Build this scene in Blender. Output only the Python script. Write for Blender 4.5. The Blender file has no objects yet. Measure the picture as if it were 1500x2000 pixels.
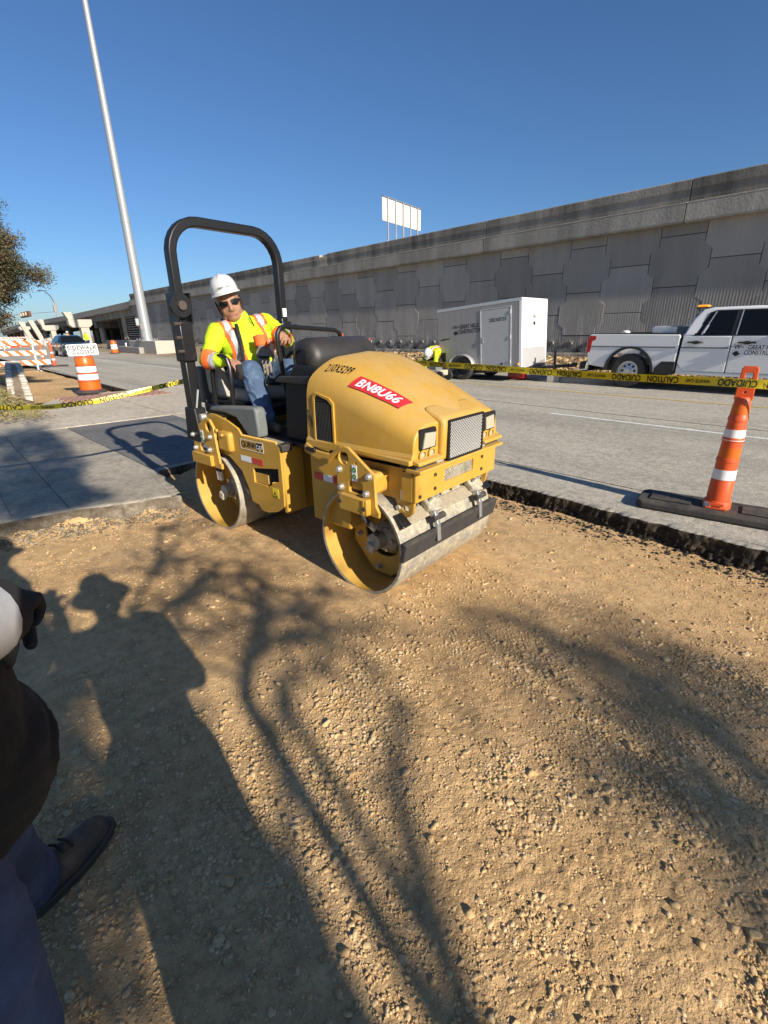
import bpy, math, random
import numpy as np
from mathutils import Vector, Matrix
random.seed(7)
rng = np.random.default_rng(11)
PI = math.pi
sc = bpy.context.scene
COL = sc.collection

# ------------------------------------------------------------------ camera
PITCH, YAW, ROLL, CAM_H = math.radians(21.127), math.radians(42.667), math.radians(0.974), 1.62
fh = Vector((-math.cos(YAW), math.sin(YAW), 0)); rt = Vector((math.sin(YAW), math.cos(YAW), 0)); upv = Vector((0, 0, 1))
fwd = fh*math.cos(PITCH) - upv*math.sin(PITCH); cup = fh*math.sin(PITCH) + upv*math.cos(PITCH)
cr, sr = math.cos(ROLL), math.sin(ROLL)
ex = cr*rt - sr*cup; ed = -sr*rt - cr*cup
cam_d = bpy.data.cameras.new('camera'); cam = bpy.data.objects.new('camera', cam_d); COL.objects.link(cam)
Mc = Matrix((ex, -ed, -fwd)).transposed().to_4x4(); Mc.translation = (0, 0, CAM_H)
cam.matrix_world = Mc
cam_d.sensor_fit = 'VERTICAL'; cam_d.sensor_height = 36.0; cam_d.lens = 36.0*920/2000
cam_d.clip_start = 0.02; cam_d.clip_end = 3000
sc.camera = cam
# ------------------------------------------------------------------ sky and sun
SUN_TRAVEL = Vector((-0.906, 0.060, -0.419)).normalized()
w = bpy.data.worlds.new('World'); sc.world = w; w.use_nodes = True
nt = w.node_tree; nt.nodes.clear()
sky = nt.nodes.new('ShaderNodeTexSky'); sky.sky_type = 'NISHITA'; sky.sun_disc = False
sky.sun_elevation = math.radians(24.74); sky.sun_rotation = math.radians(93.8)
sky.altitude = 0; sky.air_density = 1.0; sky.dust_density = 0.5; sky.ozone_density = 8.0
bg = nt.nodes.new('ShaderNodeBackground'); bg.inputs[1].default_value = 0.076
out = nt.nodes.new('ShaderNodeOutputWorld')
nt.links.new(sky.outputs[0], bg.inputs[0]); nt.links.new(bg.outputs[0], out.inputs[0])
sd = bpy.data.lights.new('sun', 'SUN'); sd.energy = 5.0; sd.angle = math.radians(0.53); sd.color = (1.0, 0.91, 0.78)
so = bpy.data.objects.new('sun', sd); COL.objects.link(so); so.location = (30, -5, 30)
so.rotation_euler = SUN_TRAVEL.to_track_quat('-Z', 'Y').to_euler()
sc.view_settings.view_transform = 'Standard'; sc.view_settings.look = 'None'
sc.view_settings.exposure = 0.6; sc.view_settings.gamma = 1.0; sc.view_settings.use_curve_mapping = False

# ------------------------------------------------------------------ helpers
def thing(name, label, cat, loc=(0, 0, 0), rotz=0.0, group=None):
    o = bpy.data.objects.new(name, None); COL.objects.link(o); o.empty_display_size = 0.1
    o.location = loc; o.rotation_euler = (0, 0, rotz); o['label'] = label; o['category'] = cat
    if group: o['group'] = group
    return o
def tag(o, label, cat, group=None):
    o['label'] = label; o['category'] = cat
    if group: o['group'] = group
    return o
def dup(root, loc, rotz=None, label=None):
    r = root.copy(); COL.objects.link(r); r.location = loc
    if rotz is not None: r.rotation_euler = (0, 0, rotz)
    if label: r['label'] = label
    for ch in list(root.children):
        c = ch.copy(); COL.objects.link(c); c.parent = r
        for g in ch.children:
            d = g.copy(); COL.objects.link(d); d.parent = c
    return r
def link_mesh(name, me, mat, parent=None, smooth=35, bevel=0.0, seg=2):
    if mat is not None:
        me.materials.clear()
        for m in (mat if isinstance(mat, (list, tuple)) else [mat]): me.materials.append(m)
    if smooth:
        me.polygons.foreach_set('use_smooth', np.ones(len(me.polygons), bool))
        me.set_sharp_from_angle(angle=math.radians(smooth))
    o = bpy.data.objects.new(name, me); COL.objects.link(o)
    if parent: o.parent = parent
    if bevel:
        b = o.modifiers.new('bevel', 'BEVEL'); b.width = bevel; b.segments = seg; b.limit_method = 'ANGLE'; b.angle_limit = math.radians(40)
        b.harden_normals = False
    return o
class MB:
    def __init__(s): s.v = []; s.f = []
    def add(s, vs, fs, M=None):
        n = len(s.v)
        s.v += [tuple(M @ Vector(v)) for v in vs] if M is not None else [tuple(v) for v in vs]
        s.f += [tuple(i+n for i in f) for f in fs]; return s
    def box(s, c, d, rz=0, ry=0, rx=0):
        x, y, z = (k/2 for k in d)
        vs = [(-x,-y,-z),(x,-y,-z),(x,y,-z),(-x,y,-z),(-x,-y,z),(x,-y,z),(x,y,z),(-x,y,z)]
        M = Matrix.Translation(c) @ Matrix.Rotation(rz,4,'Z') @ Matrix.Rotation(ry,4,'Y') @ Matrix.Rotation(rx,4,'X')
        return s.add(vs, [(0,3,2,1),(4,5,6,7),(0,1,5,4),(1,2,6,5),(2,3,7,6),(3,0,4,7)], M)
    def bb(s, x0, x1, y0, y1, z0, z1): return s.box(((x0+x1)/2,(y0+y1)/2,(z0+z1)/2), (abs(x1-x0),abs(y1-y0),abs(z1-z0)))
    def cyl(s, p0, p1, r0, r1=None, n=14, caps=True):
        r1 = r0 if r1 is None else r1
        p0, p1 = Vector(p0), Vector(p1); q = (p1-p0).to_track_quat('Z','Y')
        vs = []
        for p, r in ((p0,r0),(p1,r1)):
            for k in range(n):
                a = 2*PI*k/n; vs.append(p + q @ Vector((r*math.cos(a), r*math.sin(a), 0)))
        fs = [(k,(k+1)%n,n+(k+1)%n,n+k) for k in range(n)]
        if caps: fs += [tuple(range(n-1,-1,-1)), tuple(range(n,2*n))]
        return s.add(vs, fs)
    def tube(s, pts, r, n=10, caps=True):
        pts = [Vector(p) for p in pts]; m = len(pts)
        rs = r if isinstance(r, (list, tuple)) else [r]*m
        up = None; vs = []
        for i, p in enumerate(pts):
            t = (pts[min(i+1,m-1)]-pts[max(i-1,0)]).normalized()
            if up is None:
                up = Vector((0,0,1)) if abs(t.z) < .9 else Vector((1,0,0))
            a = t.cross(up).normalized(); b = a.cross(t).normalized(); up = b
            for k in range(n):
                an = 2*PI*k/n; vs.append(p + (a*math.cos(an)+b*math.sin(an))*rs[i])
        fs = [(i*n+k, i*n+(k+1)%n, (i+1)*n+(k+1)%n, (i+1)*n+k) for i in range(m-1) for k in range(n)]
        if caps: fs += [tuple(range(n-1,-1,-1)), tuple(range((m-1)*n, m*n))]
        return s.add(vs, fs)
    def sweep(s, pts, prof, side):      # rectangular-like profile swept along pts; side = fixed lateral axis
        pts = [Vector(p) for p in pts]; m = len(pts); n = len(prof); side = Vector(side); vs = []
        for i, p in enumerate(pts):
            t = (pts[min(i+1,m-1)]-pts[max(i-1,0)]).normalized(); b = side.cross(t).normalized()
            for (a, c) in prof: vs.append(p + side*a + b*c)
        fs = [(i*n+k, i*n+(k+1)%n, (i+1)*n+(k+1)%n, (i+1)*n+k) for i in range(m-1) for k in range(n)]
        fs += [tuple(range(n-1,-1,-1)), tuple(range((m-1)*n, m*n))]
        return s.add(vs, fs)
    def lathe(s, prof, n=24, c=(0,0,0), axis='z'):
        vs = []
        for (r, h) in prof:
            for k in range(n):
                a = 2*PI*k/n; x, y = r*math.cos(a), r*math.sin(a)
                v = (x,y,h) if axis == 'z' else ((x,h,y) if axis == 'y' else (h,x,y))
                vs.append((c[0]+v[0], c[1]+v[1], c[2]+v[2]))
        m = len(prof)
        fs = [(i*n+k, i*n+(k+1)%n, (i+1)*n+(k+1)%n, (i+1)*n+k) for i in range(m-1) for k in range(n)]
        return s.add(vs, fs)
    def prism(s, poly, a0, a1, ax='y'):
        n = len(poly); vs = []
        for a in (a0, a1):
            for (p, q) in poly: vs.append((p,a,q) if ax == 'y' else ((a,p,q) if ax == 'x' else (p,q,a)))
        fs = [(k,(k+1)%n,n+(k+1)%n,n+k) for k in range(n)] + [tuple(range(n-1,-1,-1)), tuple(range(n,2*n))]
        return s.add(vs, fs)
    def grid(s, P):                     # P: rows of points
        r, c = len(P), len(P[0]); vs = [p for row in P for p in row]
        return s.add(vs, [(i*c+j, i*c+j+1, (i+1)*c+j+1, (i+1)*c+j) for i in range(r-1) for j in range(c-1)])
    def ball(s, c, r, n=12, m=8):
        r = r if isinstance(r, (tuple, list)) else (r, r, r); vs = [(c[0],c[1],c[2]+r[2])]
        for i in range(1, m):
            t = PI*i/m
            for k in range(n):
                a = 2*PI*k/n; vs.append((c[0]+r[0]*math.sin(t)*math.cos(a), c[1]+r[1]*math.sin(t)*math.sin(a), c[2]+r[2]*math.cos(t)))
        vs.append((c[0],c[1],c[2]-r[2])); L = len(vs)-1
        fs = [(0,1+k,1+(k+1)%n) for k in range(n)] + [(1+(i*n)+k, 1+(i+1)*n+k, 1+(i+1)*n+(k+1)%n, 1+i*n+(k+1)%n) for i in range(m-2) for k in range(n)]
        fs += [(L, 1+(m-2)*n+(k+1)%n, 1+(m-2)*n+k) for k in range(n)]
        return s.add(vs, fs)
    def mesh(s, name):
        me = bpy.data.meshes.new(name); me.from_pydata(s.v, [], s.f); me.update()
        import bmesh
        bm = bmesh.new(); bm.from_mesh(me); bmesh.ops.recalc_face_normals(bm, faces=bm.faces); bm.to_mesh(me); bm.free()
        return me
    def build(s, name, mat, parent=None, smooth=35, bevel=0.0, seg=2): return link_mesh(name, s.mesh(name), mat, parent, smooth, bevel, seg)
def np_mesh(name, V, F):
    me = bpy.data.meshes.new(name); V = np.asarray(V, np.float32); F = np.asarray(F, np.int32); k = F.shape[1]
    me.vertices.add(len(V)); me.vertices.foreach_set('co', V.ravel())
    me.loops.add(F.size); me.loops.foreach_set('vertex_index', F.ravel())
    me.polygons.add(len(F)); me.polygons.foreach_set('loop_start', np.arange(0, F.size, k, dtype=np.int32))
    me.update(calc_edges=True); me.validate(); return me
def grid_faces(r, c):
    i = np.arange((r-1)*(c-1)); a = (i//(c-1))*c + i%(c-1)
    return np.stack([a, a+1, a+c+1, a+c], 1)
def mesh_from_obj(o):
    dg = bpy.context.evaluated_depsgraph_get(); dg.update()
    me = bpy.data.meshes.new_from_object(o.evaluated_get(dg)); return me
def text_mesh(txt, size=1.0, shear=0.0, bold=0.0, align='CENTER', spacing=1.0, extrude=0.0, xs=1.0):
    cu = bpy.data.curves.new('lettering', 'FONT'); cu.body = txt; cu.size = size; cu.shear = shear; cu.offset = bold*size
    cu.align_x = align; cu.align_y = 'CENTER'; cu.space_character = spacing; cu.extrude = extrude; cu.resolution_u = 3
    o = bpy.data.objects.new('lettering', cu); COL.objects.link(o); me = mesh_from_obj(o)
    bpy.data.objects.remove(o); bpy.data.curves.remove(cu)
    if xs != 1.0:
        for v in me.vertices: v.co.x *= xs
    return me
def text_obj(txt, size, mat, parent, fn, name='lettering', **kw):    # fn maps (x, y) of the print to a point on the surface
    me = text_mesh(txt, size, **kw)
    for v in me.vertices: v.co = fn(v.co.x, v.co.y)
    return link_mesh(name, me, mat, parent, smooth=0)
def planar(o, u, v): 
    o, u, v = Vector(o), Vector(u), Vector(v)
    return lambda x, y: o + u*x + v*y
def plate_mesh(outer, holes, thick, bevel=0.0, res=1):
    cu = bpy.data.curves.new('plate', 'CURVE'); cu.dimensions = '2D'; cu.fill_mode = 'BOTH'; cu.extrude = thick/2-bevel; cu.bevel_depth = bevel; cu.bevel_resolution = res
    for pl in [outer]+list(holes):
        s = cu.splines.new('POLY'); s.points.add(len(pl)-1); s.use_cyclic_u = True
        for p, q in zip(s.points, pl): p.co = (q[0], q[1], 0, 1)
    o = bpy.data.objects.new('plate', cu); COL.objects.link(o); me = mesh_from_obj(o)
    bpy.data.objects.remove(o); bpy.data.curves.remove(cu); return me
def circ(x, y, r, n=18, ry=None):
    ry = r if ry is None else ry
    return [(x+r*math.cos(2*PI*k/n), y+ry*math.sin(2*PI*k/n)) for k in range(n)]
def rrect(x0, y0, x1, y1, r, n=4):
    pts = []
    for (cx, cy, a0) in ((x1-r,y1-r,0),(x0+r,y1-r,PI/2),(x0+r,y0+r,PI),(x1-r,y0+r,1.5*PI)):
        for k in range(n+1):
            a = a0+PI/2*k/n; pts.append((cx+r*math.cos(a), cy+r*math.sin(a)))
    return pts
XZ = lambda l: Matrix(((1,0,0,0),(0,0,-1,l),(0,1,0,0),(0,0,0,1)))     # plate drawn in (x,z), standing at y = l
YZ = lambda x: Matrix(((0,0,1,x),(1,0,0,0),(0,1,0,0),(0,0,0,1)))      # plate drawn in (y,z), standing at x
def plate(name, mat, parent, outer, holes, thick, M, bevel=0.003, smooth=35):
    me = plate_mesh(outer, holes, thick, bevel); me.transform(M); return link_mesh(name, me, mat, parent, smooth)
# numpy value noise
def vnoise(x, y, seed=0):
    xi = np.floor(x).astype(np.int64); yi = np.floor(y).astype(np.int64); xf = x-xi; yf = y-yi
    def h(a, b):
        n = (a*374761393 + b*668265263 + seed*1442695041) & 0x7fffffff
        n = ((n ^ (n >> 13))*1274126177) & 0x7fffffff
        return ((n ^ (n >> 16)) & 0xffff)/65535.0
    u = xf*xf*(3-2*xf); v = yf*yf*(3-2*yf)
    return (h(xi,yi)*(1-u)+h(xi+1,yi)*u)*(1-v) + (h(xi,yi+1)*(1-u)+h(xi+1,yi+1)*u)*v
def fbm(x, y, oct=4, seed=0, gain=.5):
    s = 0; a = 1; t = 0
    for k in range(oct):
        s = s + a*vnoise(x*2**k, y*2**k, seed+k*17); t += a; a *= gain
    return s/t

# ------------------------------------------------------------------ materials
def mat(name, col, rough=.6, metal=0.0, var=0.0, vscale=6.0, bump=0.0, bscale=80.0, col2=None, dust=0.0, dustcol=(.42,.33,.2), stretch=None, coat=0.0, trans=0.0, emit=0.0, spec=0.5, c2lo=.45, c2hi=.65):
    m = bpy.data.materials.new(name); m.use_nodes = True; N = m.node_tree.nodes; L = m.node_tree.links
    b = N['Principled BSDF']; b.inputs['Roughness'].default_value = rough; b.inputs['Metallic'].default_value = metal
    b.inputs['Coat Weight'].default_value = coat; b.inputs['Transmission Weight'].default_value = trans; b.inputs['Specular IOR Level'].default_value = spec
    b.inputs['Base Color'].default_value = (*col, 1)
    if emit: b.inputs['Emission Color'].default_value = (*col, 1); b.inputs['Emission Strength'].default_value = emit
    if not (var or bump or col2 or dust): return m
    tc = N.new('ShaderNodeTexCoord'); mp = N.new('ShaderNodeMapping'); L.new(tc.outputs['Object'], mp.inputs[0])
    if stretch: mp.inputs['Scale'].default_value = stretch
    last = None
    def noise(sc_, det=6, rough_=.6):
        n = N.new('ShaderNodeTexNoise'); n.inputs['Scale'].default_value = sc_; n.inputs['Detail'].default_value = det; n.inputs['Roughness'].default_value = rough_
        L.new(mp.outputs[0], n.inputs['Vector']); return n.outputs['Fac']
    def ramp(src, lo, hi, a=(0,0,0,1), c=(1,1,1,1)):
        r = N.new('ShaderNodeValToRGB'); r.color_ramp.elements[0].position = lo; r.color_ramp.elements[1].position = hi
        r.color_ramp.elements[0].color = a; r.color_ramp.elements[1].color = c; L.new(src, r.inputs[0]); return r.outputs[0]
    def mix(fac, A, B, mode='MIX'):
        x = N.new('ShaderNodeMix'); x.data_type = 'RGBA'; x.blend_type = mode
        if isinstance(fac, float): x.inputs[0].default_value = fac
        else: L.new(fac, x.inputs[0])
        for s_, k in ((A,6),(B,7)):
            if isinstance(s_, tuple): x.inputs[k].default_value = (*s_[:3], 1)
            else: L.new(s_, x.inputs[k])
        return x.outputs[2]
    cur = tuple(col)
    if col2: cur = mix(ramp(noise(vscale), c2lo, c2hi), cur, tuple(col2))
    if var:
        g = ramp(noise(vscale*2.7, 8, .7), .25, .75, (1-var,1-var,1-var,1), (1+var,1+var,1+var,1))
        cur = mix(1.0, cur, g, 'MULTIPLY')
    if dust:
        geo = N.new('ShaderNodeNewGeometry'); sx = N.new('ShaderNodeSeparateXYZ'); L.new(geo.outputs['Normal'], sx.inputs[0])
        mr = N.new('ShaderNodeMapRange'); mr.inputs[1].default_value = -.2; mr.inputs[2].default_value = 1.0; mr.inputs[3].default_value = .25; mr.inputs[4].default_value = 1.0
        L.new(sx.outputs['Z'], mr.inputs[0])
        mu = N.new('ShaderNodeMath'); mu.operation = 'MULTIPLY'; L.new(ramp(noise(vscale*1.3, 8, .75), .35, .8), mu.inputs[0]); L.new(mr.outputs[0], mu.inputs[1])
        m2 = N.new('ShaderNodeMath'); m2.operation = 'MULTIPLY'; m2.inputs[1].default_value = dust; L.new(mu.outputs[0], m2.inputs[0])
        cur = mix(m2.outputs[0], cur, tuple(dustcol))
        rr = N.new('ShaderNodeMapRange'); rr.inputs[3].default_value = rough; rr.inputs[4].default_value = .9; L.new(m2.outputs[0], rr.inputs[0]); L.new(rr.outputs[0], b.inputs['Roughness'])
    if not isinstance(cur, tuple): L.new(cur, b.inputs['Base Color'])
    if bump:
        bn = N.new('ShaderNodeBump'); bn.inputs['Strength'].default_value = 1.0; bn.inputs['Distance'].default_value = bump
        L.new(noise(bscale, 5, .65), bn.inputs['Height']); L.new(bn.outputs[0], b.inputs['Normal'])
    return m
M = {}
M['yellow'] = mat('machine_yellow', (.52,.29,.03), .42, var=.07, vscale=3.5, dust=.72, dustcol=(.44,.34,.19), coat=.1)
M['yellow_in'] = mat('machine_yellow_dusty', (.50,.29,.04), .6, var=.12, vscale=4, dust=.55, dustcol=(.45,.33,.18))
M['black'] = mat('black_paint', (.008,.008,.009), .36, var=.1, dust=.03, vscale=5)
M['deepblack'] = mat('black_interior', (.006,.006,.006), .6)
M['blackplastic'] = mat('black_plastic', (.018,.018,.019), .5, var=.15, dust=.12, vscale=4)
M['greyplastic'] = mat('grey_plastic', (.13,.15,.15), .55, var=.12, dust=.4, vscale=4)
M['rubber'] = mat('rubber', (.025,.025,.027), .75, var=.2, vscale=8, dust=.3, bump=.002, bscale=60)
M['drum'] = mat('drum_steel', (.33,.31,.26), .6, .25, var=.5, vscale=11, bump=.003, bscale=110, col2=(.47,.41,.29), c2lo=.4, c2hi=.6)
M['steel'] = mat('galvanised', (.42,.43,.43), .42, .75, var=.12, vscale=3, stretch=(1,1,.15))
M['polesteel'] = mat('pole_steel', (.33,.345,.35), .5, .3, var=.08, vscale=2, stretch=(1,1,.1))
M['bolt'] = mat('zinc_bolt', (.62,.62,.6), .4, .6)
M['dirtymetal'] = mat('dirty_cast_metal', (.5,.46,.36), .7, .2, var=.3, vscale=14, bump=.002, col2=(.3,.27,.2))
M['muck'] = mat('caked_muck', (.34,.29,.2), .9, var=.35, vscale=20, bump=.006, bscale=40)
M['white'] = mat('white_paint', (.78,.78,.77), .3, var=.03, vscale=2, coat=.3)
M['trailerside'] = mat('grey_trailer_skin', (.30,.29,.28), .42, .25, var=.05, vscale=1.5)
M['trailerdoor'] = mat('silver_door_skin', (.45,.45,.45), .4, .3, var=.06, vscale=3)
M['alu'] = mat('aluminium_trim', (.66,.66,.66), .35, .6, var=.08)
M['diamond'] = mat('diamond_plate', (.72,.72,.72), .35, .5, var=.2, vscale=40, bump=.002, bscale=120)
M['glass'] = mat('dark_glass', (.008,.009,.010), .08, spec=.25)
M['clearlens'] = mat('clear_lens', (.42,.39,.29), .2, var=.1, vscale=30, coat=.6)
M['red'] = mat('red_lens', (.42,.012,.012), .2, coat=.5)
M['stickerred'] = mat('red_sticker', (.50,.028,.035), .45)
M['stripered'] = mat('red_reflective', (.55,.05,.04), .4)
M['print_white'] = mat('white_print', (.85,.85,.85), .5)
M['print_black'] = mat('black_print', (.012,.012,.013), .5)
M['amber'] = mat('amber_beacon', (.85,.33,.03), .2, coat=.5, emit=.6)
M['orange'] = mat('orange_plastic', (.66,.085,.014), .45, var=.06, vscale=4, dust=.18, dustcol=(.6,.4,.28))
M['orange_sheet'] = mat('orange_sheeting', (.66,.13,.01), .35, var=.12, vscale=16, stretch=(4,4,1))
M['white_sheet'] = mat('white_sheeting', (.78,.78,.77), .35, var=.08, vscale=16, stretch=(4,4,1))
M['tape'] = mat('yellow_tape', (.82,.62,.02), .3, var=.08, vscale=5)
M['chrome'] = mat('chrome', (.75,.75,.75), .15, .95)
M['green_decal'] = mat('green_decal', (.05,.25,.06), .5)
M['cream'] = mat('cream_plastic', (.62,.6,.52), .5, var=.06)
M['concrete_new'] = mat('new_concrete', (.43,.40,.335), .9, var=.12, vscale=.8, bump=.004, bscale=30)
M['concrete_grey'] = mat('grey_concrete', (.30,.28,.26), .9, var=.2, vscale=.9, bump=.004, bscale=30, stretch=(1,1,.3))
M['rust'] = mat('rusty_steel', (.16,.06,.03), .85, var=.3, vscale=6)

# ------------------------------------------------------------------ ground materials
def ground_mat(name, cols, scale, rough=.95, bump=.004, bscale=90, speck=None, stains=None, stretch=None):
    m = bpy.data.materials.new(name); m.use_nodes = True; N = m.node_tree.nodes; L = m.node_tree.links; b = N['Principled BSDF']
    b.inputs['Roughness'].default_value = rough; b.inputs['Specular IOR Level'].default_value = .25
    geo = N.new('ShaderNodeNewGeometry')
    def noise(s, d=7, r=.62):
        n = N.new('ShaderNodeTexNoise'); n.inputs['Scale'].default_value = s; n.inputs['Detail'].default_value = d; n.inputs['Roughness'].default_value = r
        L.new(geo.outputs['Position'], n.inputs['Vector']); return n.outputs['Fac']
    src = noise(scale)
    if stretch:
        mp = N.new('ShaderNodeMapping'); mp.inputs['Scale'].default_value = stretch; L.new(geo.outputs['Position'], mp.inputs[0]); L.new(mp.outputs[0], src.node.inputs['Vector'])
    r = N.new('ShaderNodeValToRGB'); L.new(src, r.inputs[0])
    r.color_ramp.elements[0].position = .3; r.color_ramp.elements[0].color = (*cols[0], 1)
    r.color_ramp.elements[1].position = .72; r.color_ramp.elements[1].color = (*cols[-1], 1)
    for k, c in enumerate(cols[1:-1]):
        e = r.color_ramp.elements.new(.3+.42*(k+1)/(len(cols)-1)); e.color = (*c, 1)
    cur = r.outputs[0]
    def mul(cur, src, lo, hi, p0, p1):
        q = N.new('ShaderNodeValToRGB'); q.color_ramp.elements[0].position = p0; q.color_ramp.elements[1].position = p1
        q.color_ramp.elements[0].color = (lo,lo,lo,1); q.color_ramp.elements[1].color = (hi,hi,hi,1); L.new(src, q.inputs[0])
        x = N.new('ShaderNodeMix'); x.data_type = 'RGBA'; x.blend_type = 'MULTIPLY'; x.inputs[0].default_value = 1
        L.new(cur, x.inputs[6]); L.new(q.outputs[0], x.inputs[7]); return x.outputs[2]
    cur = mul(cur, noise(scale*14, 5, .7), .72, 1.28, .3, .7)
    if speck: cur = mul(cur, noise(speck[0], 2, .5), speck[1], speck[2], .38, .62)
    if stains: cur = mul(cur, noise(stains[0], 5, .7), stains[1], 1.0, .33, .5)
    L.new(cur, b.inputs['Base Color'])
    bn = N.new('ShaderNodeBump'); bn.inputs['Distance'].default_value = bump; L.new(noise(bscale, 4, .6), bn.inputs['Height']); L.new(bn.outputs[0], b.inputs['Normal'])
    return m
M['dirt'] = ground_mat('crushed_limestone_base', [(.45,.282,.128),(.555,.36,.172),(.635,.435,.225)], .9, bump=.007, bscale=110)
M['stone'] = ground_mat('limestone_gravel', [(.44,.29,.135),(.57,.40,.20),(.68,.53,.34)], 18, bump=.002, bscale=200)
M['asphaltcrumb'] = ground_mat('asphalt_crumbs', [(.02,.019,.018),(.05,.047,.042)], 25, bump=.003)
M['road'] = ground_mat('worn_road_surface', [(.31,.29,.24),(.41,.375,.305),(.47,.43,.345)], 1.1, bump=.003, bscale=140, speck=(110,.66,1.34), stains=(.8,.9), stretch=(.12,1,1))
M['asphaltcut'] = ground_mat('cut_asphalt_face', [(.014,.012,.010),(.04,.033,.025),(.13,.10,.066)], 9, bump=.012, bscale=45)
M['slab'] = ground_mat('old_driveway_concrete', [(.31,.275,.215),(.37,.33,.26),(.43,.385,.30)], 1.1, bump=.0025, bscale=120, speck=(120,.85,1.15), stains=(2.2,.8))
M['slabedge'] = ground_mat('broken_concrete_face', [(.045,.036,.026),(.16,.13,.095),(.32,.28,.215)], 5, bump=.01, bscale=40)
M['rubble'] = ground_mat('brown_rubble', [(.09,.07,.05),(.22,.175,.115),(.36,.30,.21)], 14)
M['patch'] = ground_mat('old_asphalt_patch', [(.12,.12,.12),(.165,.16,.155),(.22,.21,.195)], 1.3, bump=.003, bscale=130, speck=(140,.75,1.25))
M['apron'] = ground_mat('pale_concrete_apron', [(.42,.365,.28),(.50,.435,.335),(.55,.485,.385)], .7, bump=.002, bscale=60, speck=(60,.9,1.1))
M['earth'] = ground_mat('dry_earth', [(.24,.18,.11),(.33,.25,.16),(.42,.33,.22)], .6, bump=.02, bscale=12)
M['verge'] = ground_mat('leaf_strewn_verge', [(.16,.12,.07),(.30,.23,.15),(.45,.37,.26)], 3.5, bump=.03, bscale=14)
M['lawn'] = ground_mat('thin_winter_lawn', [(.13,.11,.055),(.2,.16,.09),(.28,.22,.13)], 2.5, bump=.02, bscale=20)
M['paintwhite'] = ground_mat('worn_white_road_paint', [(.60,.59,.55),(.82,.81,.77)], 3, bump=.002, bscale=90, speck=(50,.75,1.1))
M['paintyellow'] = ground_mat('worn_yellow_road_paint', [(.42,.30,.12),(.52,.36,.12)], 3, bump=.002, bscale=90, speck=(50,.8,1.1))
M['kerb'] = ground_mat('kerb_concrete', [(.34,.31,.26),(.44,.40,.33)], 1.5, bump=.003)
M['paver'] = mat('red_brick_paver', (.34,.19,.14), .9, var=.2, vscale=5, bump=.003)

def struct(o): o['kind'] = 'structure'; return o
RZ = 0.17
# ------------------------------------------------------------------ ground sheets
struct(MB().grid([[(x, y, -.25) for x in (-900,-300,-100,-40,-10,15,60,300)] for y in (-600,-200,-60,-20,0,30,100,600)]).build('ground', M['earth'], smooth=0))
# pit floor: fine relief near the roller, coarse beyond
def edge_x(y):                                   # left wall of the pit
    return np.interp(y, [-8, .1, .58, 1.46, 1.5, 1.62, 2.1, 4.2], [-4.95, -4.86, -4.75, -4.47, -4.5, -5.52, -5.6, -5.5])
def loose(x, y):
    m = fbm(x*1.1+3.1, y*1.1+7.7, 4, 5)
    m = np.clip((m-.40)/.2, 0, 1)
    m = np.maximum(m, np.exp(-(((x+.62)/.55)**2+((y-1.72)/.24)**2)))      # a windrow of loose stone, and the untouched near edge
    m = np.maximum(m, np.exp(-(((x+.2)/.40)**2+((y-.75)/.45)**2)))
    nearb = np.clip((x+2.6)/2.6, 0, 1)*.45       # looser towards the photographer
    return np.clip(.12+.75*m*(.5+nearb)+nearb*.35, 0, 1)
def worley(x, y, seed):
    xi = np.floor(x).astype(np.int64); yi = np.floor(y).astype(np.int64); best = np.full(x.shape, 9.); sec = np.full(x.shape, 9.)
    for dx in (-1,0,1):
        for dy in (-1,0,1):
            a = xi+dx; b = yi+dy
            n = (a*73856093 ^ b*19349663 ^ seed*83492791) & 0x7fffffff
            n = ((n ^ (n >> 13))*1274126177) & 0x7fffffff
            px = a+(n & 1023)/1023.; py = b+((n >> 10) & 1023)/1023.
            d = (x-px)**2+(y-py)**2
            sec = np.minimum(sec, np.maximum(best, d)); best = np.minimum(best, d)
    return np.sqrt(best), np.sqrt(sec)
def dirt_h(x, y, fine=True):
    h = .028*(fbm(x*.8, y*.8, 3, 1)-.5)
    L = loose(x, y)
    h = h+.014*(fbm(x*4.5, y*4.5, 3, 9)-.5)*(.3+L)
    if fine:
        wx = x+.02*vnoise(x*20, y*20, 3); wy = y+.02*vnoise(x*20, y*20, 4)
        f1, f2 = worley(wx*26, wy*26, 2); g1, g2 = worley(wx*52+9, wy*52, 6)
        h = h+.015*np.clip(f2-f1, 0, .42)*L**1.2*np.clip(vnoise(x*7, y*7, 21)*2.4-.5, 0, 1)
        h = h+.006*np.clip(g2-g1, 0, .5)*(.25+L)
        h = h+.004*(fbm(x*70, y*70, 2, 31)-.5)
    # drum tracks pressed flat, low debris banks along the broken edges
    d = np.clip((x-edge_x(y))/.30, 0, 1); h = h+.10*(1-d)**2*(.3+vnoise(x*5, y*5, 8))
    d = np.clip((3.93-y)/.26, 0, 1); h = h+.06*(1-d)**2*(.25+vnoise(x*5, y*5, 12))
    return h
def dirt_patch(x0, x1, y0, y1, s, fine):
    xs = np.arange(x0, x1, s); ys = np.arange(y0, y1, s); X, Y = np.meshgrid(xs, ys)
    Z = dirt_h(X, Y, fine); return np.stack([X.ravel(), Y.ravel(), Z.ravel()], 1), grid_faces(len(ys), len(xs))
V1, F1 = dirt_patch(-5.75, .75, -1.0, 4.1, .0105, True)
me = np_mesh('dirt_pit', V1, F1); struct(link_mesh('dirt_pit', me, M['dirt'], smooth=0)); me.polygons.foreach_set('use_smooth', np.ones(len(me.polygons), bool))
V2, F2 = dirt_patch(-5.6, 16, -9, 4.15, .12, False); V2[:,2] -= .03
inner = (V2[:,0] > -5.7) & (V2[:,0] < .65) & (V2[:,1] > -.9); V2[inner,2] -= .05
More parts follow.
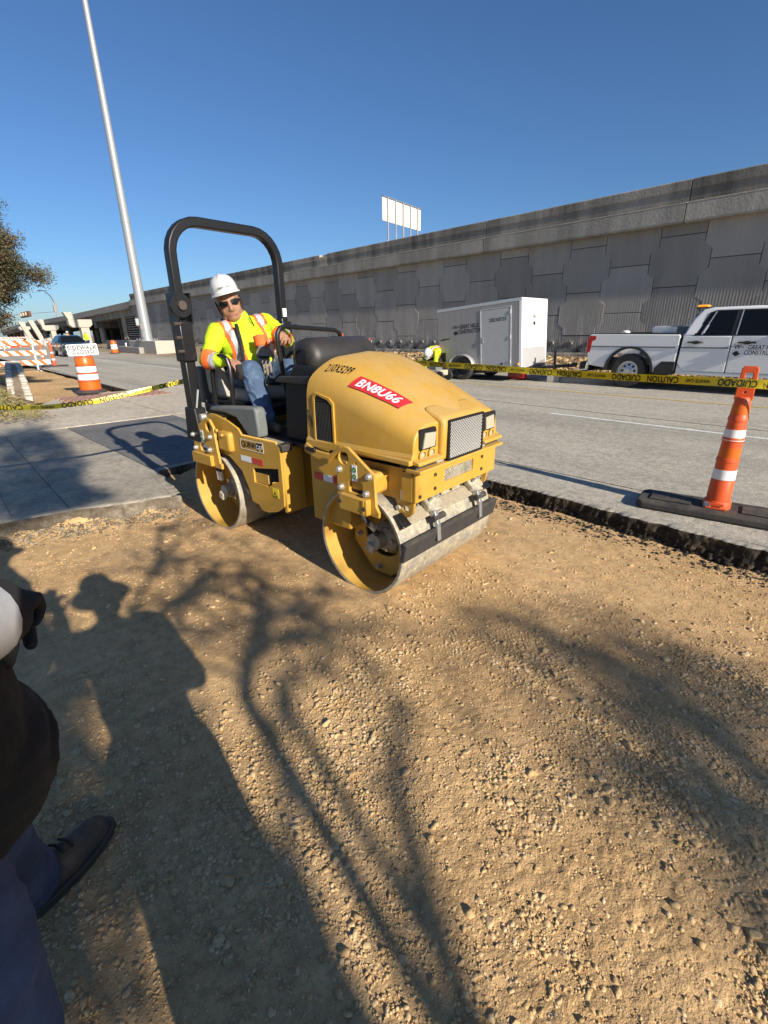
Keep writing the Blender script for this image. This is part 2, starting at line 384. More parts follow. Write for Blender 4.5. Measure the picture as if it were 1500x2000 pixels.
me = np_mesh('dirt_outer', V2, F2); struct(link_mesh('dirt_pit', me, M['dirt'], smooth=60))

# loose gravel lying on the pit floor: tens of thousands of stones, one object
def ico():
    t = (1+5**.5)/2
    v = np.array([(-1,t,0),(1,t,0),(-1,-t,0),(1,-t,0),(0,-1,t),(0,1,t),(0,-1,-t),(0,1,-t),(t,0,-1),(t,0,1),(-t,0,-1),(-t,0,1)], float); v /= np.linalg.norm(v[0])
    f = np.array([(0,11,5),(0,5,1),(0,1,7),(0,7,10),(0,10,11),(1,5,9),(5,11,4),(11,10,2),(10,7,6),(7,1,8),(3,9,4),(3,4,2),(3,2,6),(3,6,8),(3,8,9),(4,9,5),(2,4,11),(6,2,10),(8,6,7),(9,8,1)])
    return v, f
def ico1():
    v, f = ico(); v = [tuple(p) for p in v]; cache = {}; nf = []
    def mid(a, b):
        k = (min(a,b), max(a,b))
        if k not in cache:
            p = (np.array(v[a])+np.array(v[b])); p /= np.linalg.norm(p); v.append(tuple(p)); cache[k] = len(v)-1
        return cache[k]
    for a, b, c in f:
        ab, bc, ca = mid(a,b), mid(b,c), mid(c,a); nf += [(a,ab,ca),(b,bc,ab),(c,ca,bc),(ab,bc,ca)]
    return np.array(v), np.array(nf)
def scatter(name, P, S, mat_, tmpl, flat=.6, sink=.35, shade=False, kind='stuff'):
    tv, tf = tmpl; n = len(P); k = len(tv)
    R = 1+.5*(rng.random((n, k))-.5)
    B = tv[None]*R[:,:,None]
    for _ in range(7):          # chip flat facets off each stone
        d = rng.standard_normal((n, 3)); d /= np.linalg.norm(d, axis=1)[:,None]; h = rng.uniform(.28, .72, n)
        ov = np.maximum(0, np.einsum('nkc,nc->nk', B, d)-h[:,None]); B = B-ov[:,:,None]*d[:,None,:]
    B = B*S[:,None,None]*1.15
    B = B*np.stack([.75+.6*rng.random(n), .75+.6*rng.random(n), flat*(.7+.6*rng.random(n))], 1)[:,None,:]
    a = rng.random(n)*2*PI; ti = (rng.random(n)-.5)*.9
    c, s = np.cos(ti), np.sin(ti); y = B[:,:,1]*c[:,None]-B[:,:,2]*s[:,None]; z = B[:,:,1]*s[:,None]+B[:,:,2]*c[:,None]
    x = B[:,:,0]; c, s = np.cos(a)[:,None], np.sin(a)[:,None]
    W = np.stack([x*c-y*s, x*s+y*c, z], 2)+P[:,None,:]; W[:,:,2] += (S*flat*(1-2*sink)*.5)[:,None]
    F = (tf[None]+(np.arange(n)*k)[:,None,None]).reshape(-1, 3)
    me = np_mesh(name, W.reshape(-1, 3), F); o = link_mesh(name, me, mat_, smooth=0)
    if shade: me.polygons.foreach_set('use_smooth', np.ones(len(me.polygons), bool))
    o['kind'] = kind; return o
def sample(n, x0, x1, y0, y1, power=2.0, base=.05):
    x = rng.uniform(x0, x1, n); y = rng.uniform(y0, y1, n); L = loose(x, y)
    cl = np.clip(vnoise(x*3.3, y*3.3, 77)*2-.5, 0, 1)
    keep = rng.random(n) < base+(L**power)*cl*1.2
    keep &= x > edge_x(y)+.02
    return x[keep], y[keep]
def gravel(n, x0, x1, y0, y1, smed, smin, smax, tmpl, power=2.0, base=.05, name='gravel', m='stone'):
    x, y = sample(n, x0, x1, y0, y1, power, base)
    S = np.clip(smed*np.exp(.5*rng.standard_normal(len(x))), smin, smax)
    P = np.stack([x, y, dirt_h(x, y, False)+.002], 1); return scatter(name, P, S, M[m], tmpl)
def octa():
    return np.array([(1,0,0),(-1,0,0),(0,1,0),(0,-1,0),(0,0,1),(0,0,-1)], float), np.array([(0,2,4),(2,1,4),(1,3,4),(3,0,4),(2,0,5),(1,2,5),(3,1,5),(0,3,5)])
def grains(n, x0, x1, y0, y1, smed, lo, hi):
    x = rng.uniform(x0, x1, n); y = rng.uniform(y0, y1, n)
    keep = (x > edge_x(y)+.02) & (rng.random(n) < .10+1.5*np.clip(loose(x, y)-.12, 0, 1)*vnoise(x*9, y*9, 56)); x, y = x[keep], y[keep]
    S = np.clip(smed*np.exp(.45*rng.standard_normal(len(x))), lo, hi); scatter('fine_gravel', np.stack([x, y, dirt_h(x, y, False)+.002], 1), S, M['stone'], octa(), flat=.7)
grains(95000, -1.6, .75, -.4, 2.2, .0034, .0018, .008)
grains(60000, -4.7, .75, .0, 3.95, .0040, .0022, .008)
gravel(80000, -1.9, .75, -.4, 2.6, .0052, .0028, .013, ico(), 1.6, .10)
gravel(40000, -4.6, .75, .0, 4.0, .0048, .003, .012, ico(), 1.6, .07)
gravel(5200, -2.6, .75, -.4, 3.2, .0095, .006, .02, ico1(), 2.2, .02)
gravel(900, -4.4, .6, .2, 3.9, .011, .007, .020, ico1(), 1.0, .12)
# black crumbs under the cut road edge, pale rubble under the slab edge
n = 4200; x = rng.uniform(-5.4, .75, n); y = 3.86-np.abs(rng.standard_normal(n))*.11
scatter('asphalt_crumbs', np.stack([x, y, dirt_h(x, y, False)], 1), np.clip(.006*np.exp(.55*rng.standard_normal(n)), .003, .022), M['asphaltcrumb'], ico())
n = 3600; y = rng.uniform(-.8, 1.5, n); x = edge_x(y)+.03+np.abs(rng.standard_normal(n))*.11
scatter('concrete_rubble', np.stack([x, y, dirt_h(x, y, False)], 1), np.clip(.007*np.exp(.6*rng.standard_normal(n)), .003, .03), M['rubble'], ico())

# ------------------------------------------------------------------ broken edges
def rough_edge(name, path, z0, z1, amp, step, mat_, lip=.03, seed=0, chip=.02, parent=None, rows=14, top_=None):
    pts = []; path = [Vector((p[0], p[1], 0)) for p in path]
    for a, b in zip(path[:-1], path[1:]):
        n = max(1, int((b-a).length/step)); pts += [a.lerp(b, k/n) for k in range(n)]
    pts.append(path[-1]); m = len(pts); T = np.array([tuple(p)[:2] for p in pts])
    t = np.gradient(T, axis=0); t /= np.linalg.norm(t, axis=1)[:,None]; nrm = np.stack([-t[:,1], t[:,0]], 1)   # left-hand side of the path = into the pit
    s = np.concatenate([[0], np.cumsum(np.linalg.norm(np.diff(T, axis=0), axis=1))])
    wob = (fbm(s*1.3, s*0+seed, 4, seed)-.5)*chip*1.5+(fbm(s*8, s*0+3.3, 4, seed+5, .65)-.5)*chip*1.3
    rowsP = []
    for j in range(rows+2):
        if j == 0: off = -lip; z = np.full(m, z0+.003); d = 0*s
        elif j == 1: off = 0; z = np.full(m, z0+.003)-.004*vnoise(s*30, s*0, seed); d = wob
        else:
            u = (j-1)/rows; z = z0-(z0-z1)*u+0*s
            d = wob+amp*(.62*(fbm(s*14, z*30+seed, 3, seed+2)-.42)+.5*(vnoise(s*52, z*75+seed, seed+4)-.5))*min(1, u*4)+.03*u*u
            z = z+.008*(vnoise(s*25, z*40, seed+9)-.5)
            off = 0
        rowsP.append(np.stack([T[:,0]+nrm[:,0]*(off+d), T[:,1]+nrm[:,1]*(off+d), z], 1))
    V = np.concatenate(rowsP); me = np_mesh(name, V, grid_faces(len(rowsP), m))
    o = link_mesh(name, me, [mat_, top_] if top_ else mat_, parent, smooth=0)
    if top_:
        mi = np.zeros(len(me.polygons), np.int32); mi[:m-1] = 1; me.polygons.foreach_set('material_index', mi)
    if parent is None: struct(o)
    return o
# ------------------------------------------------------------------ road
def sheet(name, polys, z, m, parent=None, thick=0):
    b = MB()
    for pl in polys:
        if thick: b.prism(pl, z-thick, z, 'z')
        else: b.add([(p[0], p[1], z) for p in pl], [tuple(range(len(pl)))])
    return struct(b.build(name, m, parent, smooth=0))
sheet('road', [[(-320,3.96),(70,3.96),(70,15.0),(-320,15.0)]], RZ, M['road'])
rough_edge('road_cut_face', [(12,3.93),(2,3.91),(.6,3.88),(-.4,3.84),(-1.2,3.88),(-2.6,3.93),(-4,3.95),(-5.6,3.96)], RZ, -.03, .075, .010, M['asphaltcut'], seed=3, chip=.055, lip=.10, top_=M['road'])
rough_edge('road_cut_face', [(-14.2,3.9),(-18,3.93),(-24,4.05),(-31,4.2)], RZ, -.06, .06, .06, M['asphaltcut'], seed=8, chip=.05, rows=8)
dash = MB()
for x in (-4.24, -16.4): dash.bb(x, x+3.3, 7.97, 8.07, RZ+.001, RZ+.005)
dash.bb(-44, -21, 7.96, 8.06, RZ+.001, RZ+.005)
struct(dash.build('white_lane_line', M['paintwhite'], smooth=0))
struct(MB().bb(-140, 40, 11.05, 11.17, RZ+.001, RZ+.005).build('yellow_edge_line', M['paintyellow'], smooth=0))
M['tar'] = mat('tar_joint', (.045,.043,.04), .6)
j = MB(); j.bb(-70, 30, 8.62, 8.645, RZ+.0005, RZ+.003); j.bb(-70, 30, 4.62, 4.632, RZ+.0005, RZ+.003)
struct(j.build('road_joint', M['tar'], smooth=0))
def crack(pts, wv=.0045):
    b = MB(); P = []
    for (x0, y0), (x1, y1) in zip(pts[:-1], pts[1:]):
        n = max(2, int(math.hypot(x1-x0, y1-y0)/.06)); P += [(x0+(x1-x0)*k/n+rng.normal()*.012, y0+(y1-y0)*k/n+rng.normal()*.012) for k in range(n)]
    rows = []
    for i, (x, y) in enumerate(P):
        q = P[min(i+1, len(P)-1)]; o = P[max(i-1, 0)]; d = Vector((q[0]-o[0], q[1]-o[1], 0)).normalized(); s = wv*rng.uniform(.3, 1)
        rows.append([(x+d.y*s, y-d.x*s, RZ+.0025), (x-d.y*s, y+d.x*s, RZ+.0025)])
    struct(b.grid(rows).build('road_crack', M['tar'], smooth=0))
for pts in ([(-9.5,5.6),(-8.7,6.6),(-9.1,8.3)],[(-13,8.8),(-11.4,9.6),(-9.4,9.5)],[(-2.2,9.1),(-1.2,9.6),(.2,9.5)],[(-19,5.2),(-16.4,6.0),(-13.4,5.9)]): crack(pts)
M['spray'] = mat('orange_spray_paint', (.55,.2,.1), .8, var=.3, vscale=20)
# ------------------------------------------------------------------ driveway slabs (each a piece with open joints)
drive = struct(bpy.data.objects.new('driveway', None)); COL.objects.link(drive)
def slab(pl, z, m, name='concrete_slab', rz=0):
    b = MB().prism(pl, -.24, z, 'z'); return b.build(name, m, drive, smooth=0, bevel=.004, seg=2)
rowA = [-4.86, -5.92, -7.3, -8.6, -9.42]
lines = [-6.0, -2.4, -1.1, .21, .62]
for i in range(4):
    a, b = rowA[i]-.0015, rowA[i+1]+.0015
    for k in range(4):
        y0, y1 = lines[k]+.0015, lines[k+1]-.0015
        x0, x1 = (float(edge_x(y0))-.02, float(edge_x(y1))-.02) if i == 0 else (a, a)
        slab([(b,y0),(x0,y0),(x1,y1),(b,y1)], RZ-.004*((i+k) % 2), M['slab'])
slab([(-9.42,.6235),(float(edge_x(.6235))-.02,.6235),(-4.47,1.47),(-5.54,1.6),(-9.42,1.46)], RZ+.002, M['slab'])
slab([(-9.42,1.476),(-5.7,1.61),(-5.62,1.75),(-5.62,2.1),(-5.52,3.9),(-9.42,3.6)], RZ-.002, M['patch'], 'asphalt_patch')
slab([(-9.7,-6),(-9.44,-6),(-9.44,3.62),(-9.7,3.64)], RZ+.006, M['apron'], 'concrete_band')
slab([(-14.4,2.3),(-9.715,-.2),(-9.715,3.9),(-13.6,3.9),(-14.2,3.75)], RZ-.002, M['apron'], 'concrete_apron')
sheet('concrete_apron', [[(-14.6,3.2),(-5.53,3.2),(-5.53,5.6),(-14.6,5.4)]], RZ+.0035, M['apron'])
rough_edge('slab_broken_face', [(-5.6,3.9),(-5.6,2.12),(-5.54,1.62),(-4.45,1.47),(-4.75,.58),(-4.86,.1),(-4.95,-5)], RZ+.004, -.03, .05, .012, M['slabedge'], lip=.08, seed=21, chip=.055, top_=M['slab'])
# red paver strip on the ramp
pv = None
for r in range(6):
    for c in range(14):
        x, y = -14.1+r*.22, 2.2+c*.165+(r % 2)*.08
        if pv is None: pv = MB().box((0,0,0), (.2,.15,.02)).build('paver', M['paver'], drive, smooth=0, bevel=.005, seg=1); o = pv
        else: o = pv.copy(); COL.objects.link(o)
        o.location = (x, y, RZ+.006+.003*random.random())
# excavated strip beyond the barrel and lawn
xs = np.arange(-31, -13.6, .12); ys = np.arange(1.2, 4.3, .12); X, Y = np.meshgrid(xs, ys)
Z = .02+.10*(fbm(X*.7, Y*.7, 4, 3)-.5)+np.clip((-15.2-X)/-1.4, 0, 1)*.13+.06*np.clip((X+16)*-.2, 0, 1)
struct(link_mesh('dirt_strip', np_mesh('dirt_strip', np.stack([X.ravel(), Y.ravel(), Z.ravel()], 1), grid_faces(len(ys), len(xs))), M['dirt'], smooth=60))
xs = np.arange(-60, -9.6, .25); ys = np.concatenate([np.arange(-30, -3, 1.5), np.arange(-3, 1.81, .2)]); X, Y = np.meshgrid(xs, ys)
lim = np.interp(X, [-60,-15.2,-14.4,-12,-9.7], [3.4,1.55,1.75,1.05,-.1]); Y = np.minimum(Y, lim)
Z = RZ+.03+.10*(fbm(X*.6, Y*.6, 3, 14))-.12*np.clip(1-(lim-Y)/.3, 0, 1)
struct(link_mesh('lawn', np_mesh('lawn', np.stack([X.ravel(), Y.ravel(), Z.ravel()], 1), grid_faces(len(ys), len(xs))), M['lawn'], smooth=60))
def leaf_litter(name, n, fx, fy, fz, size, m, up=.25):
    x = fx(n); y = fy(n); z = fz(x, y); a = rng.random(n)*2*PI; s = size*(.5+rng.random(n)); t = (rng.random(n)-.5)*1.6
    u = np.stack([np.cos(a)*s, np.sin(a)*s, t*s*.5], 1); v = np.stack([-np.sin(a)*s*.45, np.cos(a)*s*.45, up*s*rng.random(n)], 1)
    P = np.stack([x, y, z+.01], 1); V = np.stack([P-u, P-v*.9, P+u, P+v], 1).reshape(-1, 3)
    o = link_mesh(name, np_mesh(name, V, np.arange(n*4).reshape(-1, 4)), m, smooth=0); o['kind'] = 'stuff'; return o
M['litter'] = mat('dead_leaves', (.42,.29,.15), .9, col2=(.25,.15,.07), vscale=5)
M['grass'] = mat('grass_blades', (.16,.17,.05), .8, col2=(.34,.28,.12), vscale=2)
litz = lambda x, y: np.full(len(x), RZ+.085)
leaf_litter('leaf_litter', 5200, lambda n: rng.uniform(-17, -10.3, n), lambda n: rng.uniform(-2.4, 1.5, n), litz, .035, M['litter'])
n = 9000; x = rng.uniform(-19, -10.6, n); y = rng.uniform(-2, 1.4, n); a = rng.random(n)*2*PI; h = .03+.05*rng.random(n)
ok = vnoise(x*1.2, y*1.2, 4) > .42; x, y, a, h = x[ok], y[ok], a[ok], h[ok]; n = len(x)
B = np.stack([x, y, np.full(n, RZ+.07)], 1); d = np.stack([np.cos(a)*.012, np.sin(a)*.012, 0*a], 1); tip = np.stack([np.sin(a)*.03, np.cos(a)*.03, h], 1)
o = link_mesh('grass', np_mesh('grass', np.stack([B-d, B+d, B+tip], 1).reshape(-1, 3), np.arange(n*3).reshape(-1, 3)), M['grass'], smooth=0); o['kind'] = 'stuff'
# verge beyond the road
struct(MB().bb(-36, 60, 15.0, 15.18, -.1, RZ+.13).build('kerb', M['kerb'], smooth=0, bevel=.02))
xs = np.arange(-75, 40, .35); ys = np.arange(15.17, 19.2, .22); X, Y = np.meshgrid(xs, ys)
Z = RZ+.1+(Y-15.2)*.075+.10*(fbm(X*.9, Y*.9, 4, 33)-.5)
struct(link_mesh('verge', np_mesh('verge', np.stack([X.ravel(), Y.ravel(), Z.ravel()], 1), grid_faces(len(ys), len(xs))), M['verge'], smooth=60))
vz = lambda x, y: RZ+.1+(y-15.2)*.075+.10*(fbm(x*.9, y*.9, 4, 33)-.5)
leaf_litter('leaf_litter', 9000, lambda n: rng.uniform(-26, 3, n), lambda n: rng.uniform(15.2, 18.4, n), vz, .06, M['litter'], .9)
n = 2500; x = rng.uniform(-34, 2, n); y = 15.3+3.2*rng.random(n)**.7
scatter('verge_stones', np.stack([x, y, vz(x, y)], 1), np.clip(.03*np.exp(.6*rng.standard_normal(n)), .01, .14), M['stone'], ico())
# sandy works strip by the mast
xs = np.arange(-75, -24, .5); ys = np.arange(11.9, 15.4, .35); X, Y = np.meshgrid(xs, ys)
Z = RZ+.02+.22*np.clip((Y-12.2)/2.5, 0, 1)*fbm(X*.5, Y*.8, 4, 51)+np.where(Y < 12.2, -.04, 0)
Z = Z-np.clip((X+28)/4, 0, 1)*.3
struct(link_mesh('sandy_strip', np_mesh('sandy_strip', np.stack([X.ravel(), Y.ravel(), Z.ravel()], 1), grid_faces(len(ys), len(xs))), M['earth'], smooth=60))

# ------------------------------------------------------------------ retaining wall
def wall_mat(name, base, lo, groove):
    m = bpy.data.materials.new(name); m.use_nodes = True; N = m.node_tree.nodes; L = m.node_tree.links; b = N['Principled BSDF']
    b.inputs['Roughness'].default_value = .92; b.inputs['Specular IOR Level'].default_value = .2
    geo = N.new('ShaderNodeNewGeometry'); mp = N.new('ShaderNodeMapping'); mp.inputs['Scale'].default_value = (1, 1, .16); L.new(geo.outputs['Position'], mp.inputs[0])
    def noise(s, d, vec, r=.65):
        n = N.new('ShaderNodeTexNoise'); n.inputs['Scale'].default_value = s; n.inputs['Detail'].default_value = d; n.inputs['Roughness'].default_value = r; L.new(vec, n.inputs['Vector']); return n.outputs['Fac']
    r = N.new('ShaderNodeValToRGB'); L.new(noise(1.6, 8, mp.outputs[0]), r.inputs[0])
    r.color_ramp.elements[0].position = .32; r.color_ramp.elements[0].color = (*lo, 1); r.color_ramp.elements[1].position = .66; r.color_ramp.elements[1].color = (*base, 1)
    oi = N.new('ShaderNodeObjectInfo'); mr = N.new('ShaderNodeMapRange'); mr.inputs[3].default_value = .82; mr.inputs[4].default_value = 1.15; L.new(oi.outputs['Random'], mr.inputs[0])
    x = N.new('ShaderNodeMix'); x.data_type = 'RGBA'; x.blend_type = 'MULTIPLY'; x.inputs[0].default_value = 1; L.new(r.outputs[0], x.inputs[6]); L.new(mr.outputs[0], x.inputs[7])
    cur = x.outputs[2]
    if groove:      # scaly pale streaks and black grime low on the wall (stains)
        sx = N.new('ShaderNodeSeparateXYZ'); L.new(geo.outputs['Position'], sx.inputs[0])
        zr = N.new('ShaderNodeMapRange'); zr.inputs[1].default_value = 2.3; zr.inputs[2].default_value = 1.2; L.new(sx.outputs['Z'], zr.inputs[0])
        sr_ = N.new('ShaderNodeValToRGB'); sr_.color_ramp.elements[0].position = .5; sr_.color_ramp.elements[1].position = .62; L.new(noise(7, 9, mp.outputs[0], .75), sr_.inputs[0])
        mu = N.new('ShaderNodeMath'); mu.operation = 'MULTIPLY'; L.new(zr.outputs[0], mu.inputs[0]); L.new(sr_.outputs[0], mu.inputs[1])
        y = N.new('ShaderNodeMix'); y.data_type = 'RGBA'; L.new(mu.outputs[0], y.inputs[0]); L.new(cur, y.inputs[6]); y.inputs[7].default_value = (.55,.52,.46,1); cur = y.outputs[2]
        z2 = N.new('ShaderNodeMapRange'); z2.inputs[1].default_value = 1.25; z2.inputs[2].default_value = .85; L.new(sx.outputs['Z'], z2.inputs[0])
        gr = N.new('ShaderNodeValToRGB'); gr.color_ramp.elements[0].position = .35; gr.color_ramp.elements[1].position = .6; gr.color_ramp.elements[0].color = (1,1,1,1); gr.color_ramp.elements[1].color = (0,0,0,1); L.new(noise(2.5, 5, geo.outputs['Position']), gr.inputs[0])
        m3 = N.new('ShaderNodeMath'); m3.operation = 'MULTIPLY'; L.new(z2.outputs[0], m3.inputs[0]); L.new(gr.outputs[0], m3.inputs[1])
        y = N.new('ShaderNodeMix'); y.data_type = 'RGBA'; L.new(m3.outputs[0], y.inputs[0]); L.new(cur, y.inputs[6]); y.inputs[7].default_value = (.035,.033,.03,1); cur = y.outputs[2]
    L.new(cur, b.inputs['Base Color'])
    bn = N.new('ShaderNodeBump'); bn.inputs['Distance'].default_value = .0028 if groove else .012
    if groove:
        wv = N.new('ShaderNodeTexWave'); wv.wave_type = 'BANDS'; wv.bands_direction = 'X'; wv.inputs['Scale'].default_value = 3.6; wv.inputs['Distortion'].default_value = .3; wv.inputs['Detail'].default_value = 1
        L.new(geo.outputs['Position'], wv.inputs['Vector']); L.new(wv.outputs['Fac'], bn.inputs['Height'])
    else: L.new(noise(12, 5, geo.outputs['Position']), bn.inputs['Height'])
    L.new(bn.outputs[0], b.inputs['Normal']); return m
M['panel'] = wall_mat('ribbed_panel_concrete', (.40,.375,.33), (.315,.295,.26), True)
M['coping'] = wall_mat('weathered_coping_concrete', (.45,.42,.36), (.27,.25,.215), False)
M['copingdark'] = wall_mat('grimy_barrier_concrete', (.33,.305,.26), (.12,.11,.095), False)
M['joint'] = mat('dark_joint', (.012,.012,.012), 1)
WY = 18.8; PW = 1.55
wall = thing('retaining_wall', 'long grey retaining wall of interlocking ribbed panels under a concrete barrier', 'wall', (0, WY, 0))
MB().bb(-61.5, 50, .1, .4, -.3, 5.0).build('backing', M['joint'], wall, smooth=0)
g = .019; d = .115; hw = PW/2
prof = [(-.75+g,-1),(-.47,-1),(-.33,1),(.33,1),(.47,-1),(.75-g,-1)]
pl = [(hw+s*d-g, z) for z, s in prof]+[(-hw-s*d+g, z) for z, s in reversed(prof)]
pme = plate_mesh(pl, [], .10, .010); pme.transform(XZ(.05)); pobj = None
k = 0; x = -60.3
while x < 4.5:
    zc0 = .55 if k % 2 else 1.3
    for r in range(4):
        zc = zc0+1.5*r
        if zc > 5.25: continue
        if pobj is None: pobj = link_mesh('panel', pme, M['panel'], wall, smooth=30); o = pobj
        else: o = pobj.copy(); COL.objects.link(o)
        o.location = (x, .012*(random.random()-.5), zc)
    x += PW; k += 1
b = MB()
while x < 45: b.bb(x-hw+g, x+hw-g, 0, .1, -.2, 5); x += PW
b.build('panel', M['panel'], wall, smooth=0)
# coping and barrier in cast lengths
cop = [(-.28,4.60),(-.30,4.66),(-.30,5.16),(-.12,5.19),(.35,5.19),(.35,4.60)]
par = [(-.12,5.192),(-.13,5.50),(-.155,5.53),(-.155,5.78),(-.13,5.80),(.1,5.80),(.1,5.192)]
xs = [-61.6]+[-6.02-7.6*i for i in range(7, -1, -1)]+[1.6, 9.2, 16.8, 24.4, 32, 45]
for a, c in zip(xs[:-1], xs[1:]):
    MB().prism(cop, a+.012, c-.012, 'x').build('coping', M['coping'], wall, smooth=0, bevel=.012)
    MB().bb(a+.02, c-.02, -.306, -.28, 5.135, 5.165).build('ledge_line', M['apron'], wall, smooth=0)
    if abs(a+28.8) < 3.9:       # one length has a broken bite in its top
        q = a+3.7
        MB().prism(par, a+.012, q-.35, 'x').build('barrier', M['copingdark'], wall, smooth=0, bevel=.012)
        MB().prism(par, q+.35, c-.012, 'x').build('barrier', M['copingdark'], wall, smooth=0, bevel=.012)
        low = [(p, min(zz, 5.62+.05*(i % 2))) for i, (p, zz) in enumerate(par)]
        MB().prism(low, q-.35, q+.35, 'x').build('barrier_break', M['apron'], wall, smooth=0)
    else: MB().prism(par, a+.012, c-.012, 'x').build('barrier', M['copingdark'], wall, smooth=0, bevel=.012)
# footing of rough concrete, lifting pockets above it
X = np.arange(-58, 6, .12); rows = []
for j, (yy, zz) in enumerate([(-.02,.66),(-.22,.66),(-.26,.62),(-.25,.5),(-.30,.38),(-.33,.1)]):
    rows.append(np.stack([X, yy-.07*fbm(X*3, X*0+j*.6, 3, 4)*(j > 1), zz+.03*(vnoise(X*2, X*0+j, 6)-.5)], 1))
M['footing'] = ground_mat('rubble_footing', [(.05,.045,.04),(.2,.18,.15),(.36,.33,.28)], 3.2, bump=.03, bscale=14)
link_mesh('footing', np_mesh('footing', np.concatenate(rows), grid_faces(len(rows), len(X))), M['footing'], wall, smooth=0)
po = None
for i in range(36):
    xx = -31.5+i*.79
    if po is None:
        po = MB().bb(-.07, .07, -.010, .0, -.07, .07).build('lifting_pocket', M['copingdark'], wall, smooth=0); p2 = MB().prism([(-.06,.07),(.06,.04),(.06,-.06),(.02,.0)], -.045, -.010, 'y').build('pocket_lug', M['coping'], po, smooth=0); o = po
    else:
        o = po.copy(); COL.objects.link(o); q = p2.copy(); COL.objects.link(q); q.parent = o
    o.location = (xx, -.004, 1.04)
# end of the wall: slanted return and torn reinforcing mesh
MB().prism([(-61.9,5.0),(-60.6,5.0),(-58.6,0),(-59.4,0)], -.12, .35, 'y').build('end_pilaster', M['coping'], wall, smooth=0, bevel=.02)
def strut_bars(): pass
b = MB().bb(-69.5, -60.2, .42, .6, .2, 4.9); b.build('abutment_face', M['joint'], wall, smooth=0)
for i in range(13):
    zz = .95+i*.25
    pts = [(-66.2+.55*q+ .1*random.random(), .33+.05*random.random(), zz+.05*(random.random()-.5)) for q in range(11)]
    MB().tube(pts, .055, 5).build('torn_strap', M['coping'], wall, smooth=0)
M['straps'] = M['coping']
for q in range(5):
    MB().tube([(-67.6+.33*q+.3*random.random(), .22, 4.4-i*.42+.1*random.random()) for i in range(9)], .05, 5).build('hanging_bar', M['apron'], wall, smooth=0)

# ------------------------------------------------------------------ overpass beyond the wall
br = thing('overpass_bridge', 'low concrete overpass with dark openings beyond the end of the retaining wall', 'bridge', (0, 0, 0))
bx = [-62.2, -78, -95, -112, -130, -150, -185]; bz = [5.12, 4.85, 4.62, 4.5, 4.4, 4.2, 3.3]
def z_at(x): return float(np.interp(-x, [-q for q in bx], bz))
for a, c in zip(bx[:-1], bx[1:]):
    za, zc = z_at(a), z_at(c)
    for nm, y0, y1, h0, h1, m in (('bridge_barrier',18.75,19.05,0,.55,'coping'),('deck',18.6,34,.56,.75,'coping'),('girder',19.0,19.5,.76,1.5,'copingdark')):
        P = [(a-.03,za-h0),(c+.03,zc-h0),(c+.03,zc-h1),(a-.03,za-h1)]
        MB().prism(P, y0, y1, 'y').build(nm, M[m], br, smooth=0)
    for yy in (21.5, 24, 26.5, 29, 31.5):
        MB().prism([(a,za-.76),(c,zc-.76),(c,zc-1.5),(a,za-1.5)], yy, yy+.5, 'y').build('girder', M['copingdark'], br, smooth=0)
for x in (-80.5, -102.5, -124):
    MB().bb(x-.6, x+.6, 19.1, 33, 2.5, z_at(x)-1.5).build('old_cap', M['copingdark'], br, smooth=0, bevel=.03)
    for yy in (19.9, 24.5, 29, 32.4): MB().cyl((x,yy,-.2), (x,yy,2.5), .42, n=16).build('column', M['coping'], br)
MB().bb(-69.9, -69.5, 19.3, 34, -.2, 4.2).build('abutment', M['copingdark'], br, smooth=0)
for q in range(9): MB().bb(-185+q*6.5, -183.2+q*6.5, 20.0, 20.6, -.2, 3.3).build('far_panel', M['rust'] if q % 2 else M['copingdark'], br, smooth=0)
MB().bb(-190, -128, 20.8, 21.2, -.2, 3.4).build('far_wall', M['copingdark'], br, smooth=0)
MB().bb(-140, -62, 34, 34.4, -.2, 4.4).build('far_side_wall', M['copingdark'], br, smooth=0)
# new bents standing in front of it
def pier(x, y0, y1, zc0, zc1, cy0, cy1, sy0, sy1, sz, label):
    t = thing('bridge_pier', label, 'bridge pier', (x, 0, 0), 0, 'new concrete bents in front of the overpass')
    h = zc1-zc0
    MB().prism([(y0,zc1),(y1,zc1),(y1,zc0+h*.35),(y1-.35,zc0),(y0+.35,zc0),(y0,zc0+h*.35)], -.65, .65, 'x').build('cap_beam', M['concrete_new'], t, smooth=0, bevel=.03)
    MB().bb(-.55, .55, cy0, cy1, -.3, zc0).build('column', M['concrete_new'], t, smooth=0, bevel=.03)
    MB().prism([(sy0-.15,sz),(sy1,sz),(sy1,zc1),(sy0+.25,zc1)], -.55, .55, 'x').build('end_stub', M['concrete_new'], t, smooth=0, bevel=.03)
    MB().bb(-.8, .8, cy0-.2, cy1+.2, -.3, .5).build('footing', M['concrete_new'], t, smooth=0, bevel=.02)
pier(-75, 14.7, 17.35, 2.55, 3.5, 15.95, 16.9, 14.5, 15.4, 4.36, 'nearest pale concrete bent with hammerhead cap and upright stub, behind the sign')
pier(-95, 14.9, 17.1, 2.36, 3.15, 15.95, 16.65, 14.6, 15.35, 4.0, 'middle pale concrete bent right behind the leaning utility pole')
pier(-122, 15.3, 17.2, 2.7, 3.4, 16.0, 16.6, 15.9, 16.6, 4.2, 'farthest small pale concrete bent above the pile of barricades')
for xx, y0 in ((-97, 13.6), (-104, 13.2)):
    tag(MB().prism([(y0,3.9),(y0+.7,3.9),(y0+1.9,.2),(y0+1.2,.2)], xx-.4, xx+.4, 'x').build('leaning_panel', M['concrete_new'], smooth=0, bevel=.02), 'pale precast panel leaning among the works by the far bents' if y0 > 13.4 else 'second leaning precast panel, further left by the far bents', 'concrete panel')

